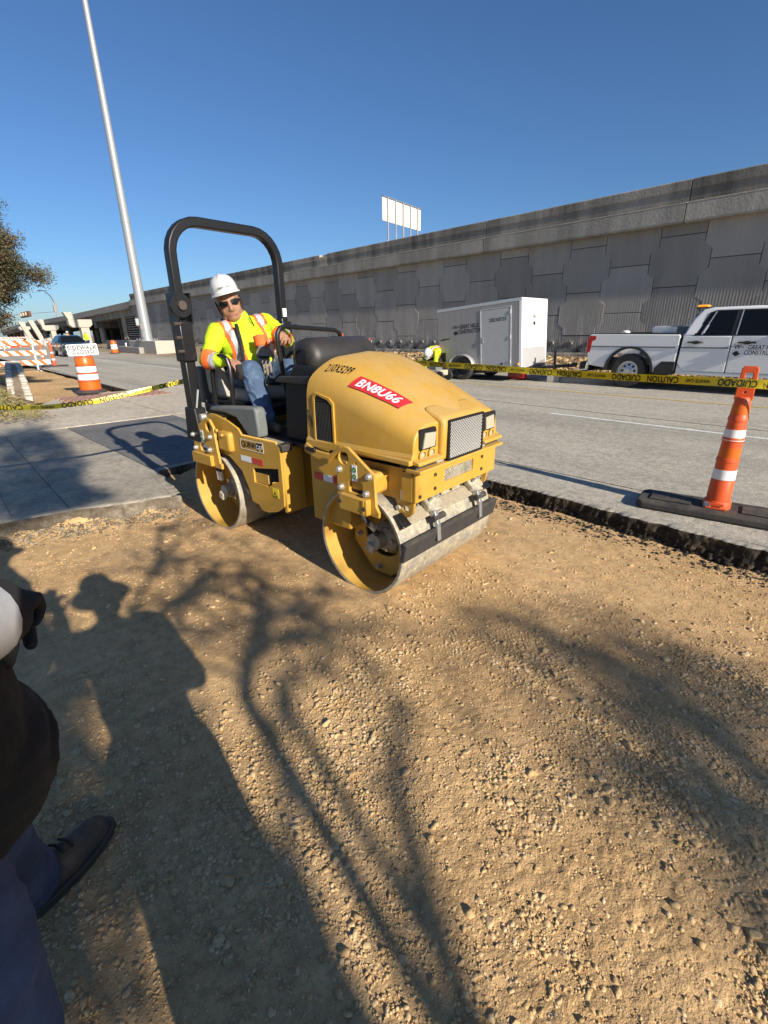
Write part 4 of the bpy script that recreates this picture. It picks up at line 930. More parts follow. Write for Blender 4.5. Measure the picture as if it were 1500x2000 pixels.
# ------------------------------------------------------------------ grabber post delineators
def delineator(label, loc, rz=0.0, base=True, sc_=1.0, lean=0):
    t = thing('delineator_post', label, 'delineator', loc, rz, 'orange delineator posts'); t.scale = (sc_,)*3
    z0 = .05
    prof = [(.0,z0),(.108,z0),(.108,.09),(.104,.10),(.103,.27),(.098,.285),(.088,.29),(.086,.45),(.083,.455),(.0835,.46),(.0795,.545),(.080,.605),(.084,.61),(.082,.635),(.076,.64),(.074,.70),(.0735,.765),(.078,.77),(.076,.80),(.070,.81),(.069,.875),(.066,.92),(.071,.925),(.069,.955),(.063,.965),(.059,1.03),(.056,1.075),(.05,1.09),(.04,1.10),(.0,1.10)]
    ZT = lambda z: z-.165 if z >= .27 else .03+(z-.05)*.34
    prof = [(r*.93, ZT(z)) for r, z in prof]
    MB().lathe(prof, 28).build('post', M['orange'], t)
    for a, b_, r0, r1, m in ((.465,.545,.0785,.0755,'white_sheet'),(.64,.72,.0712,.0688,'orange_sheet'),(.775,.86,.0712,.0655,'white_sheet'),(.975,1.04,.0592,.0562,'orange_sheet')):
        a, b_ = ZT(a), ZT(b_); MB().lathe([(r0,a),(r0+.001,a+.001),(r1+.001,b_-.001),(r1,b_)], 28).build('sheeting_band', M[m], t)
    hp = [(x_, z_-.165) for x_, z_ in [(-.052,1.085),(.052,1.085),(.050,1.15),(.046,1.30),(.036,1.315),(-.036,1.315),(-.046,1.30),(-.050,1.15)]]
    plate('handle', M['orange'], t, hp, [rrect(-.027,1.01,.027,1.115,.012), circ(0,.97,.012)], .03, XZ(0), .006)
    if base:
        o = [(-.56,.02),(-.50,.06),(.50,.06),(.56,.02),(.56,0),(-.56,0)]
        b = MB(); b.prism([(-.52,-.20),(.52,-.20),(.56,-.14),(.56,.14),(.52,.20),(-.52,.20),(-.56,.14),(-.56,-.14)], 0, .062, 'z')
        b.build('rubber_base', M['rubber'], t, smooth=0, bevel=.014)
        for sx in (-1, 1):
            MB().bb(sx*.17, sx*.47, -.10, .10, .0645, .075).build('base_pad', M['rubber'], t, smooth=0, bevel=.004)
            MB().cyl((sx*.515,.11,.055), (sx*.515,.11,.066), .02, n=10).build('base_hole', M['joint'], t)
        MB().bb(-.07, .07, -.1055, -.094, .065, .08).build('moulded_panel', M['orange'], t, smooth=0, bevel=.003)
        MB().bb(-.05, .05, -.1055, -.094, .09, .115).build('moulded_panel', M['orange'], t, smooth=0, bevel=.003)
    return t
d1 = delineator('big orange and white delineator post in black rubber base at the right edge', (-.80, 4.42, RZ+.005), math.radians(10))
plate('base_label', M['white'], d1, rrect(-.03,-.025,.03,.025,.004), [], .003, Matrix.Rotation(math.radians(-35),4,'Z') @ XZ(-.104) @ Matrix.Translation((0,.085,0)), 0)
delineator('orange delineator post at the left end of the broken road edge, right of the barricade', (-29.3, 4.75, RZ), 1.2, True)
delineator('orange delineator post half hidden behind the right end of the barricade', (-34.5, 5.1, RZ), 1.2, True)
delineator('delineator post hidden behind the roller bonnet, holding up the caution tape', (-5.2, 4.55, RZ+.005), .2)
# ------------------------------------------------------------------ caution tape
def tape_thing(label, ctrl, start=0.0, wid=.076, flip=1, tilt=None):
    t = thing('caution_tape', label, 'caution tape', (0,0,0), 0, 'yellow caution tape spans')
    C_ = np.array(ctrl, float); seg = np.linalg.norm(np.diff(C_, axis=0), axis=1); S = np.concatenate([[0], np.cumsum(seg)]); Ltot = S[-1]
    tl = np.zeros(len(C_)) if tilt is None else np.array(tilt, float)
    def P(s): return Vector([np.interp(s, S, C_[:,k]) for k in range(3)])
    def frame(s):
        p = P(s); d = (P(min(s+.05,Ltot))-P(max(s-.05,0))).normalized(); side = Vector((-d.y, d.x, 0)).normalized()
        a = np.interp(s, S, tl)+.12*math.sin(s*3.1)+.08*math.sin(s*7.3+1); up = (Vector((0,0,1))*math.cos(a)+side*math.sin(a)); up = (up-d*up.dot(d)).normalized()
        return p, d, up, up.cross(d)
    n = int(Ltot/.04); rows = []
    for i in range(n+1):
        p, d, up, nn = frame(Ltot*i/n); rows.append([tuple(p-up*wid/2), tuple(p-up*wid/6+nn*.002), tuple(p+up*wid/6+nn*.002), tuple(p+up*wid/2)])
    MB().grid(rows).build('ribbon', M['tape'], t, smooth=60)
    s = start
    k = 0; words = [('CUIDADO',.27,.068),('CAUTION',.27,.068),('WHITE CAP',.19,.034)]
    while s < Ltot-.3:
        wd, ln, sz = words[k % 3]; k += 1
        me = text_mesh(wd, sz, bold=.02); xs = [v.co.x for v in me.vertices]; w0 = (max(xs)-min(xs)) or 1; f = (ln*.92)/w0; cx = (max(xs)+min(xs))/2
        for v in me.vertices:
            ss = s+ln/2-(v.co.x-cx)*f; p, d, up, nn = frame(min(max(ss,0),Ltot)); v.co = p-up*(v.co.y)*1.0-nn*.0035*flip
        link_mesh('lettering', me, M['print_black'], t, smooth=0); s += ln+.035
    return t
tape_thing('yellow caution tape running right from behind the bonnet to the big delineator', [(-5.2,4.50,1.235),(-4.4,4.49,1.23),(-3.4,4.48,1.222),(-2.4,4.47,1.205),(-1.6,4.44,1.203),(-.88,4.345,1.215),(-.72,4.335,1.215),(.2,4.42,1.20),(1.6,4.45,1.15)], .05, wid=.063)
tape_thing('yellow caution tape sagging in from the left edge towards the roller', [(-5.1,-2.6,1.20),(-5.16,-.9,1.09),(-5.16,.37,1.06),(-5.12,.72,1.03),(-5.05,1.08,1.05),(-4.96,1.56,1.13),(-4.86,1.9,1.19),(-4.9,3.0,1.21),(-5.15,4.5,1.22)], .06, tilt=[.3,.5,.7,.6,.5,.4,.3,.2,0], wid=.046)
# ------------------------------------------------------------------ type III barricade
def barricade(label, loc, rz=0, L=4.9):
    t = thing('striped_barricade', label, 'barricade', loc, rz, 'striped road barricades')
    ra = None
    for z, dy in ((1.24,0),(.80,.05),(.37,.12)):
        r = MB().bb(-.02, .02, -L, dy, z-.105, z+.105).build('rail', M['white_sheet'], t, smooth=0, bevel=.004)
        b = MB(); y = -L+.12
        while y < dy-.32:
            b.add([(.0225,y+.20,z-.104),(.0225,y+.38,z-.104),(.0225,y+.18,z+.104),(.0225,y,z+.104)], [(0,1,2,3)]); y += .40
        b.build('stripes', M['orange_sheet'], r, smooth=0)
    for y in (-.42, -2.3, -4.2):
        MB().bb(-.09, -.022, y-.03, y+.03, .02, 1.4).build('upright', M['white'] if y > -1 else M['rust'], t, smooth=0, bevel=.004)
        MB().bb(-.7, .6, y-.03, y+.03, -.02, .05).build('foot', M['steel'], t, smooth=0, bevel=.004)
    return t
bc = barricade('orange and white striped three rail barricade at the left edge', (-28, 4.28, .09))
dup(bc, (-66, 7.0, RZ), .15, 'distant striped barricade, nearest of those under the signals')
for q, (x, y, nm) in enumerate(((-84, 10.6, 'left one of the two white barricades stacked far off'), (-92, 12.6, 'right one of the two white barricades stacked far off'))):
    dup(bc, (x, y, RZ), .3, nm)
for q, (x, y) in enumerate(((-86, 9.6), (-92, 9.9))):
    t = thing('water_barrier', 'orange plastic barrier in the far works left of the car' if q == 0 else 'white plastic barrier in the far works behind the orange one', 'barrier', (x, y, RZ), .3)
    MB().prism([(-.3,0),(.3,0),(.2,.35),(.12,.95),(-.12,.95),(-.2,.35)], -1.9, 1.9, 'y').build('shell', M['white'] if q else M['orange'], t, smooth=0, bevel=.03)
    MB().bb(-.06, .06, -1.5, 1.5, .95, 1.05).build('rail', M['white'], t, smooth=0)
for q in range(9):
    x = -98+rng.uniform(-8, 14); y = 14.2+rng.uniform(-1.5, 2.0)
P = np.stack([rng.uniform(-125,-78,160), rng.uniform(12.8,16.5,160), np.full(160,.3)], 1)
scatter('rubble_heap', P, .35*np.exp(.5*rng.standard_normal(160)), M['concrete_new'], ico(), flat=.8)
# ------------------------------------------------------------------ low stone wall
t = thing('stone_planter_wall', 'low white limestone wall with mortar core sloping down to its end', 'stone wall', (0,0,0))
A0, A1 = Vector((-15.0,1.53,0)), Vector((-27,2.85,0)); dirn = (A1-A0).normalized(); nn = Vector((-dirn.y, dirn.x, 0))
if nn.y < 0: nn = -nn
top = lambda u: .17+.42*min(1, u/7.0)
rows = []
for i in range(16):
    u = 12*i/15; p = A0+dirn*u; h = top(u); rows.append([tuple(p+nn*.10+Vector((0,0,0))), tuple(p+nn*.09+Vector((0,0,h-.02))), tuple(p-nn*.09+Vector((0,0,h-.02))), tuple(p-nn*.10)])
MB().grid(rows).build('mortar_core', M['earth'], t, smooth=0)
M['limestone'] = mat('white_limestone', (.66,.60,.48), .9, var=.25, vscale=6, bump=.012, bscale=18, col2=(.45,.38,.28))
for side in (-1, 1):
    for course in range(3):
        u = .05+.1*course
        while u < 11.5:
            ln = rng.uniform(.28, .7); h = top(u); zc = h-.06-course*.17
            if zc < .06: u += ln; continue
            p = A0+dirn*(u+ln/2)+nn*side*(.17-.03*course*0); bm_ = MB()
            v, f = ico1(); v = np.sign(v)*np.abs(v)**.6*(1+.18*(rng.random(v.shape)-.5)); v = v*np.array([ln*.5, .10, .085])
            bm_.add([tuple(q) for q in v], [tuple(q) for q in f], Matrix.Translation(p+Vector((0,0,zc))) @ Matrix.Rotation(math.atan2(dirn.y, dirn.x)+rng.uniform(-.08,.08), 4, 'Z'))
            bm_.build('stone', M['limestone'], t, smooth=25); u += ln+.03
# wooden stakes with orange tops by the wall
for q, (px, py, h) in enumerate(((-22.3, 17.6, 1.15), (-19.6, 17.2, .9))):
    t = thing('survey_stake', 'thin survey stake with bright orange top near the wall' if q == 0 else 'shorter dull pink survey stake near the wall', 'stake', (px, py, .3))
    MB().box((0,0,h*.3), (.04,.05,h*.8)).build('shaft', M['rust'], t, smooth=0)
    MB().box((0,0,h*.8), (.07,.07,h*.45)).build('flag_top', M['orange'] if q == 0 else M['stripered'], t, smooth=0)
# stray metal can lid and wood scrap on the pit floor
tag(MB().box((-2.62, 1.98, .02), (.26,.07,.035), rz=.35, rx=.1).build('wood_scrap', M['rust'], bevel=.005, smooth=0), 'brown wood scrap lying in the roller shadow between the drums', 'wood scrap')

# ------------------------------------------------------------------ tandem roller
R0 = thing('road_roller', 'yellow tandem road roller with two steel drums and black roll bar', 'road roller', (-3.044, 2.177, -.012), math.radians(6))
Y, B_ = M['yellow'], M['black']
def part(b, name, m, par=R0, **k): return b.build(name, M[m] if isinstance(m, str) else m, par, **k)
def bolts(pts, y, r=.016, m='bolt', par=R0, l=.035):
    for s, z in pts: part(MB().cyl((s,y,z), (s,y-l*.45,z), r*1.35, n=12).cyl((s,y-l*.45,z), (s,y-l,z), r, n=6), 'bolt', m, par)
DR = .355
M['darkbolt'] = mat('greasy_bolt', (.06,.045,.035), .6, var=.3, vscale=30)
M['grillesteel'] = mat('grille_steel', (.33,.33,.31), .4, .3)
def drum(s):
    d = part(MB().lathe([(DR-.022,-.52),(DR-.004,-.522),(DR,-.516),(DR,.516),(DR-.004,.522),(DR-.022,.52)], 72, (s,0,DR), 'y'), 'drum', 'drum', smooth=30)
    part(MB().lathe([(DR-.022,-.5195),(DR-.024,-.24),(0,-.24)], 64, (s,0,DR), 'y'), 'drum_well', 'yellow_in', d)
    part(MB().lathe([(DR-.022,.5195),(DR-.024,.24),(0,.24)], 64, (s,0,DR), 'y'), 'drum_well', 'yellow_in', d)
    return d
dF, dR = drum(.86), drum(-.85)
# front drum: carrier plate with round opening, motor, hoses
hx = [(.62,.52),(.70,.58),(1.04,.58),(1.10,.52),(1.12,.18),(.93,.05),(.78,.05),(.60,.24)]
hx = [(s, z) for s, z in hx]
plate('carrier_plate', M['yellow_in'], R0, hx, [circ(.87,.345,.165,28)], .02, XZ(-.29), .003)
part(MB().lathe([(.16,-.285),(.16,-.24),(0,-.235)], 28, (.87,0,.345), 'y'), 'carrier_recess', 'black')
def motor(s, z, y, m='dirtymetal'):
    mt = part(MB().lathe([(0,y+.06),(.105,y+.06),(.11,y+.03),(.09,y),(.06,y-.02),(.055,y-.09),(.03,y-.1),(0,y-.1)], 20, (s,0,z), 'y'), 'drum_motor', m)
    for k in range(6):
        a = 2*PI*k/6; part(MB().cyl((s+.085*math.cos(a),y+.02,z+.085*math.sin(a)), (s+.085*math.cos(a),y-.015,z+.085*math.sin(a)), .013, n=8), 'motor_bolt', 'bolt' if m != 'yellow_in' else 'dirtymetal', mt)
    part(MB().box((s-.02,y-.09,z-.04), (.07,.05,.07), ry=.3), 'motor_port', m, mt, bevel=.012)
    return mt
motor(.89, .335, -.33); motor(-.86, .33, -.36)
for i in range(3): bolts([[(.66,.46),(.66,.30),(.84,.10)][i]], -.30, .014, 'dirtymetal')
for s0, y0 in ((.845,-.50), (.875,-.52)):
    part(MB().tube([(s0,y0,.74),(s0-.01,y0,.62),(s0,y0+.03,.52),(s0+.03,y0+.08,.45),(s0+.05,y0+.1,.40)], .017, 8), 'hose', 'rubber')
    part(MB().tube([(s0+.012,y0+.06,.487),(s0+.038,y0+.09,.435)], .021, 8), 'hose_end', 'bolt')
for s0 in (-.89, -.85):
    part(MB().tube([(s0+.02,-.5,.72),(s0+.0,-.5,.62),(s0+.01,-.47,.54),(s0+.01,-.46,.47)], .016, 8), 'hose', 'rubber')
    part(MB().tube([(s0+.01,-.465,.52),(s0+.01,-.46,.44)], .019, 8), 'hose_end', 'bolt')
# hanging side brackets (near side detailed, far side alike)
def bracket(ds, side, outline, hole, win, bl_, decal):
    yb = side*.56
    p = plate('side_bracket', Y, R0, outline, [circ(*hole, .045, 22), win, circ(hole[0]+.10,hole[1]-.02,.010,10), circ(hole[0]+.17,hole[1]-.05,.008,10)], .022, XZ(yb), .004)
    for s, z in bl_: part(MB().cyl((s,yb-.011*1,z), (s,yb-.018,z), .021, n=14).cyl((s,yb-.018,z), (s,yb-.036,z), .0145, n=6), 'bolt', 'bolt', p)
    dl = part(MB().bb(decal[0]-.02, decal[0]+.02, yb-.0135, yb-.0115, decal[1]-.05, decal[1]+.05), 'decal', 'print_white', p, smooth=0)
    for dz in (.02, -.022): plate('decal_mark', M['green_decal'], dl, circ(decal[0], decal[1]+dz, .016), [circ(decal[0], decal[1]+dz, .007)], .001, XZ(yb-.0145), 0)
    return p
FB = [(.73,.62),(.745,.90),(.765,.955),(.80,.985),(.835,.985),(.865,.965),(1.04,.85),(1.05,.66),(1.072,.625),(1.07,.598),(.76,.598)]
RBk = [(-1.03,.60),(-1.03,.70),(-.99,.88),(-.80,.985),(-.765,.995),(-.72,.985),(-.675,.93),(-.665,.75),(-.65,.64),(-.63,.635),(-.63,.60)]
for side in (-1, 1):
    bracket(0, side, FB, (.80,.92), rrect(.835,.71,.955,.79,.015), [(.765,.845),(1.01,.84),(.775,.735),(.985,.73)], (.89,.84))
    bracket(0, side, RBk, (-.745,.93), rrect(-.92,.71,-.80,.775,.015), [(-1.0,.84),(-.73,.85),(-.985,.73),(-.76,.74)], (-.86,.84))
    part(MB().bb(.80, 1.03, side*.549, side*.32, .72, .85), 'cross_beam', 'yellow', bevel=.025, seg=3)
    part(MB().bb(-.67, -.50, side*.549, side*.32, .745, .905), 'cross_beam', 'yellow', bevel=.025, seg=3)
    part(MB().bb(.79, 1.02, side*.572, side*.615, .605, .705), 'hose_cover', 'yellow', bevel=.006)
    part(MB().bb(-1.02, -.72, side*.572, side*.605, .61, .70), 'hose_cover', 'yellow', bevel=.006)
    part(MB().bb(.985, 1.0, side*.615, side*.619, .61, .70), 'hose_cover', 'yellow', smooth=0)
bolts([(.80,.66),(1.0,.65)], -.617, .01, 'rubber', l=.006)
# front frame
fr = MB(); fr.bb(.38, .74, -.48, .48, .40, .90); part(fr, 'front_frame', 'yellow', bevel=.012)
for side in (-1, 1):
    plate('tow_plate', Y, R0, [(.70,.88),(1.22,.88),(1.225,.67),(1.215,.615),(1.19,.59),(1.155,.585),(1.12,.605),(1.10,.66),(1.09,.69),(.70,.69)], [circ(1.165,.635,.026,16,.022)], .02, XZ(side*.42), .003)
    part(MB().bb(1.13, 1.17, side*.433, side*.4345, .69, .75), 'decal', 'print_white', smooth=0)
    f0 = .42
    for k, mname in enumerate(('stripered','print_white','stripered','print_white')):
        part(MB().bb(f0+.09*k, f0+.09*(k+1), side*.4845, side*.4825, .70-.0*k, .745), 'reflective_stripe', mname, smooth=0)
part(MB().bb(.74, 1.22, -.405, .405, .70, .88), 'engine_cradle', 'black', smooth=0)
fpm = rrect(-.17,.755,.17,.84,.012)
plate('front_panel', Y, R0, [(-.455,.70),(.455,.70),(.455,.875),(-.455,.875)], [fpm], .02, YZ(1.25), .003)
for side in (-1, 1): part(MB().bb(1.16, 1.235, side*.46, side*.44, .70, .875), 'panel_return', 'yellow', smooth=0)
bolts_f = [(-.27,.83),(-.27,.745),(.27,.83),(.27,.745),(-.42,.73)]
for y, z in bolts_f: part(MB().cyl((1.262,y,z), (1.268,y,z), .011, n=10), 'bolt', 'rubber')
def mesh_grid(y0, y1, z0, z1, s, pitch, th, name, m, rows_m=None):
    b = MB(); ny = int((y1-y0)/pitch); nz = int((z1-z0)/pitch)
    # diagonal lattice of flat bars = punched diamond mesh
    k = -(z1-z0)
    while k < (y1-y0):
        a0, a1 = max(0, k), min(y1-y0, k+(z1-z0))
        if a1-a0 > .004:
            for dirn_ in (1, -1):
                p = (s, y0+a0, z0+(a0-k)) if dirn_ == 1 else (s, y0+a0, z1-(a0-k)); q = (s, y0+a1, z0+(a1-k)) if dirn_ == 1 else (s, y0+a1, z1-(a1-k))
                b.cyl(p, q, th, n=4, caps=False)
        k += pitch
    return part(b, name, m, smooth=0)
mesh_grid(-.175, .175, .75, .845, 1.246, .020, .0026, 'lower_grille', 'dirtymetal')
part(MB().bb(1.20, 1.225, -.19, .19, .74, .855), 'grille_backing', 'joint', smooth=0)
part(MB().bb(1.20, 1.305, -.475, .475, .878, .899), 'front_ledge', 'yellow_in', bevel=.004)
part(MB().bb(1.15, 1.265, -.465, .465, .90, .925), 'bonnet_seal', 'rubber', smooth=0)
for y in (-.24, .24): part(MB().box((1.262, y, .912), (.03,.07,.022)), 'bonnet_catch', 'bolt', bevel=.004)
# bonnet: lofted shell
ks = np.array([.40,.46,.55,.7,.85,1.0,1.12,1.21,1.25])
zt = np.interp(ks, [.4,.5,.6,.7,.8,.9,1.0,1.1,1.2,1.25], [1.50,1.50,1.478,1.445,1.405,1.36,1.31,1.252,1.195,1.165])
zr = zt-.034
zb = np.interp(ks, [.4,.5,.7,.9,1.1,1.25], [1.35,1.345,1.305,1.245,1.175,1.115])
yr = np.interp(ks, [.4,.7,1.0,1.25], [.32,.30,.265,.225])
ysd = np.interp(ks, [.4,1.0,1.25], [.485,.48,.465])
def section(i, shrink=0):
    s, a, b_, c, d, e = ks[i], zt[i], zr[i], zb[i], yr[i], ysd[i]
    bz = [((1-t)**2*e+2*t*(1-t)*(e-.004)+t*t*d, (1-t)**2*(c-.10)+2*t*(1-t)*(c+.045)+t*t*b_) for t in (0,.12,.25,.38,.52,.68,.84,1)]
    half = [(e+.012,.925),(e+.012,.965),(e,.985)]+bz+[(d-.05,b_+.012),(0,a)]
    lean = lambda z: s+(.10*max(0,(z-1.36))/.15*(1 if i == 0 else (.5 if i == 1 else 0)))*.9 if z > 1.36 else s-(.03*(1.36-z)/.43 if i == 0 else 0)
    return [(lean(z), -y, z) for y, z in half]+[(lean(z), y, z) for y, z in reversed(half[:-1])]
secs = [section(i) for i in range(len(ks))]
hb = MB().grid(secs); n = len(secs[0])
base = len(hb.v); 
# front face between lamp plane and centre nose
hb.f.append(tuple(range((len(ks)-1)*n, len(ks)*n)))
hb.f.append(tuple(reversed(range(0, n))))
bon = part(hb, 'bonnet', 'yellow', smooth=28, bevel=.008, seg=2)
# raised nose that carries the grille
nz = [(1.14,.905),(1.284,.905),(1.29,1.125),(1.278,1.153),(1.25,1.168),(1.19,1.192),(1.14,1.215)]
nose = MB()
vs = []
for yy in (-.235, .235):
    vs += [(s, yy, z) for s, z in nz]
nn_ = len(nz); nose.add(vs, [(k,(k+1)%nn_,nn_+(k+1)%nn_,nn_+k) for k in range(nn_)]+[tuple(range(nn_-1,-1,-1)), tuple(range(nn_,2*nn_))])
part(nose, 'nose', 'yellow', smooth=40, bevel=.022, seg=3)
gb = part(MB().bb(1.282, 1.2925, -.19, .19, .908, 1.137), 'grille_frame', 'joint', bevel=.003, smooth=0)
mesh_grid(-.183, .183, .912, 1.131, 1.2965, .0215, .0026, 'grille_mesh', 'grillesteel')
plate('grille_rim', B_, R0, rrect(-.196,.902,.196,1.143,.014), [rrect(-.184,.911,.184,1.132,.01)], .012, YZ(1.2975), .002)
for side in (-1, 1):
    yl = side*.345
    plate('lamp_housing', B_, R0, rrect(yl-.075,1.0,yl+.075,1.115,.015), [], .016, YZ(1.254), .003)
    lp = [(yl-.055,1.012),(yl+.05,1.012),(yl+.058,1.085),(yl-.035,1.092)] if side < 0 else [(yl-.05,1.012),(yl+.055,1.012),(yl+.035,1.092),(yl-.058,1.085)]
    plate('headlamp', M['clearlens'], R0, lp, [], .014, YZ(1.266), .004)
    for dy in (-.045, .042):
        part(MB().lathe([(.03,1.25),(.03,1.258),(.024,1.26),(.024,1.254),(0,1.262)], 16, (0,yl+dy,.967), 'x'), 'small_lamp', 'clearlens')
        plate('lamp_rim', M['yellow'], R0, circ(yl+dy,.967,.033,18), [circ(yl+dy,.967,.025,18)], .008, YZ(1.26), .002)
    # chin below the lamps
    part(MB().prism([(1.22,.925),(1.30,.925),(1.295,.945),(1.25,.955)], side*.24, side*.475, 'y'), 'lamp_chin', 'yellow', smooth=30, bevel=.006)
# bonnet flange, side vent, latch
for side in (-1, 1):
    fl = [(.36,.925),(.36,.88),(.47,.85),(.57,.83),(.69,.925),(.86,.935),(1.25,.925),(1.25,.955),(.86,.965),(.70,.958),(.60,.90),(.47,.905),(.38,.945)]
    part(MB().prism(fl, side*.505, side*.44, 'y'), 'bonnet_flange', 'yellow', smooth=0, bevel=.006)
    vt = [(.475,1.24),(.50,1.262),(.60,1.235),(.635,1.205),(.635,.975),(.575,.925),(.50,.93),(.47,.96)]
    plate('vent_rim', M['yellow'], R0, [(s+(.012 if s > .55 else -.012), z+(.012 if z > 1.1 else -.012)) for s, z in vt], [vt], .012, XZ(side*.488), .003)
    plate('side_vent', M['joint'], R0, vt, [], .004, XZ(side*.4865), 0)
    b = MB()
    for k in range(22):
        z = .935+k*.0145; s0, s1 = .482, .628
        if z > 1.215: s1 = .59
        if z < .965: s0, s1 = .51, .60
        b.cyl((s0, side*.4895, z), (s1, side*.4895, z+.004), .0022, n=4, caps=False)
    for k in range(11): b.cyl((.487+k*.0135, side*.4895, .955), (.487+k*.0135, side*.4895, 1.21), .0022, n=4, caps=False)
    part(b, 'vent_mesh', 'blackplastic', smooth=0)
    part(MB().box((.43, side*.51, .905), (.09,.02,.03)), 'bonnet_latch', 'black', bevel=.006)
# red fleet sticker and numbers, laid on the bonnet shoulder
def shoulder(s, t):         # t runs over the rounded shoulder of the near side, 0 = flank, 1 = ridge
    e, c, d, b_ = (float(np.interp(s, ks, q)) for q in (ysd, zb, yr, zr))
    y = (1-t)**2*e+2*t*(1-t)*(e-.004)+t*t*d; z = (1-t)**2*(c-.10)+2*t*(1-t)*(c+.045)+t*t*b_
    dy = 2*(1-t)*(-.004)+2*t*(d-e+.004); dz = 2*(1-t)*.145+2*t*(b_-c-.045)
    return Vector((s, -y, z)), Vector((.3*abs(dy)+.1*dz, -dz, -dy)).normalized()
def on_sticker(u, v, off):  # u along the print 0..1, v up the print 0..1
    (s0, t0), (s1, t1), (s2, t2), (s3, t3) = STK     # bottom left, bottom right, top right, top left
    s = (1-v)*((1-u)*s0+u*s1)+v*((1-u)*s3+u*s2); t = (1-v)*((1-u)*t0+u*t1)+v*((1-u)*t3+u*t2)
    p, nr = shoulder(s, t); return p+nr*off
STK = [(.73,.50),(1.08,.64),(1.085,.985),(.755,.84)]
stk = part(MB().grid([[tuple(on_sticker(i/12, j/6, .007)) for j in range(7)] for i in range(13)]), 'fleet_sticker', 'stickerred', smooth=60)
def print_on(txt, bold, u0, u1, v0, v1, off, m, par, fn):
    me = text_mesh(txt, .1, bold=bold, spacing=1.05); X = [q.co.x for q in me.vertices]; Z = [q.co.y for q in me.vertices]
    for q in me.vertices: q.co = fn(u0+(u1-u0)*(q.co.x-min(X))/(max(X)-min(X)), v0+(v1-v0)*(q.co.y-min(Z))/(max(Z)-min(Z)), off)
    link_mesh('lettering', me, M[m], par, smooth=0)
print_on('BN8U66', .022, .10, .90, .17, .83, .0095, 'print_white', stk, on_sticker)
print_on('210X5299', .014, 0, 1, 0, 1, .004, 'print_black', bon, lambda u, v, off: (lambda pn: pn[0]+pn[1]*off)(shoulder(.505+.18*u, .62+.14*u+.22*v)))
sb = MB()
for pts in ([(.40,1.16),(.405,1.11)],[(.395,1.155),(.42,1.15)],[(.41,1.12),(.43,1.11)],[(.42,1.13),(.425,1.06)],[(.43,1.11),(.435,1.05)],[(.425,1.09),(.445,1.075)],[(.405,1.10),(.425,1.09)]):
    sb.cyl((pts[0][0],-.4875,pts[0][1]), (pts[1][0],-.4875,pts[1][1]), .002, n=4)
part(sb, 'pen_scrawl', 'print_black', bon, smooth=0)
# scraper assembly over the front drum
part(MB().prism([(1.205,.335),(1.235,.335),(1.262,.455),(1.23,.465)], -.54, .54, 'y'), 'scraper_blade', 'rubber', smooth=0, bevel=.006)
part(MB().prism([(1.10,.565),(1.17,.52),(1.205,.545),(1.13,.60)], -.42, .44, 'y'), 'scraper_beam', 'muck', smooth=0, bevel=.01)
for y0, y1 in ((-.50,-.42),(.44,.53)): part(MB().prism([(1.095,.57),(1.17,.515),(1.21,.545),(1.135,.61)], y0, y1, 'y'), 'beam_end', 'black', smooth=0, bevel=.008)
for y in (-.18, .33):
    part(MB().tube([(1.06,y,.70),(1.10,y,.665),(1.16,y,.60),(1.21,y,.55)], [.05,.055,.05,.042], 12), 'scraper_mount', 'dirtymetal')
    part(MB().box((1.17,y+.01,.60), (.08,.14,.05), ry=.75), 'mount_clamp', 'dirtymetal', bevel=.012)
    part(MB().prism([(1.195,.565),(1.235,.58),(1.262,.50),(1.272,.385),(1.258,.375),(1.24,.48),(1.20,.53)], y-.05, y-.015, 'y'), 'scraper_arm', 'steel', smooth=0, bevel=.006)
    part(MB().cyl((1.235,y-.07,.53), (1.235,y+.05,.53), .022, n=10), 'arm_pivot', 'rubber')
    for dy in (-.03, .03): part(MB().cyl((1.185,y+dy,.635), (1.205,y+dy,.66), .011, n=6), 'bolt', 'bolt')
part(MB().tube([(1.12,-.45,.64),(1.12,.45,.64)], .016, 8), 'spray_bar', 'dirtymetal')
for k in range(7): part(MB().cyl((1.12,-.39+.13*k,.645), (1.11,-.39+.13*k,.60), .014, n=8), 'spray_nozzle', 'rubber')
part(MB().tube([(1.05,-.3,.68),(1.1,-.24,.62),(1.12,-.21,.55),(1.15,-.2,.50)], .012, 6), 'spray_hose', 'rubber')
b_ = MB().prism([(1.0,.71),(1.06,.71),(1.12,.63),(1.07,.61)], -.40, .40, 'y'); part(b_, 'scraper_shelf', 'muck', smooth=0, bevel=.008)
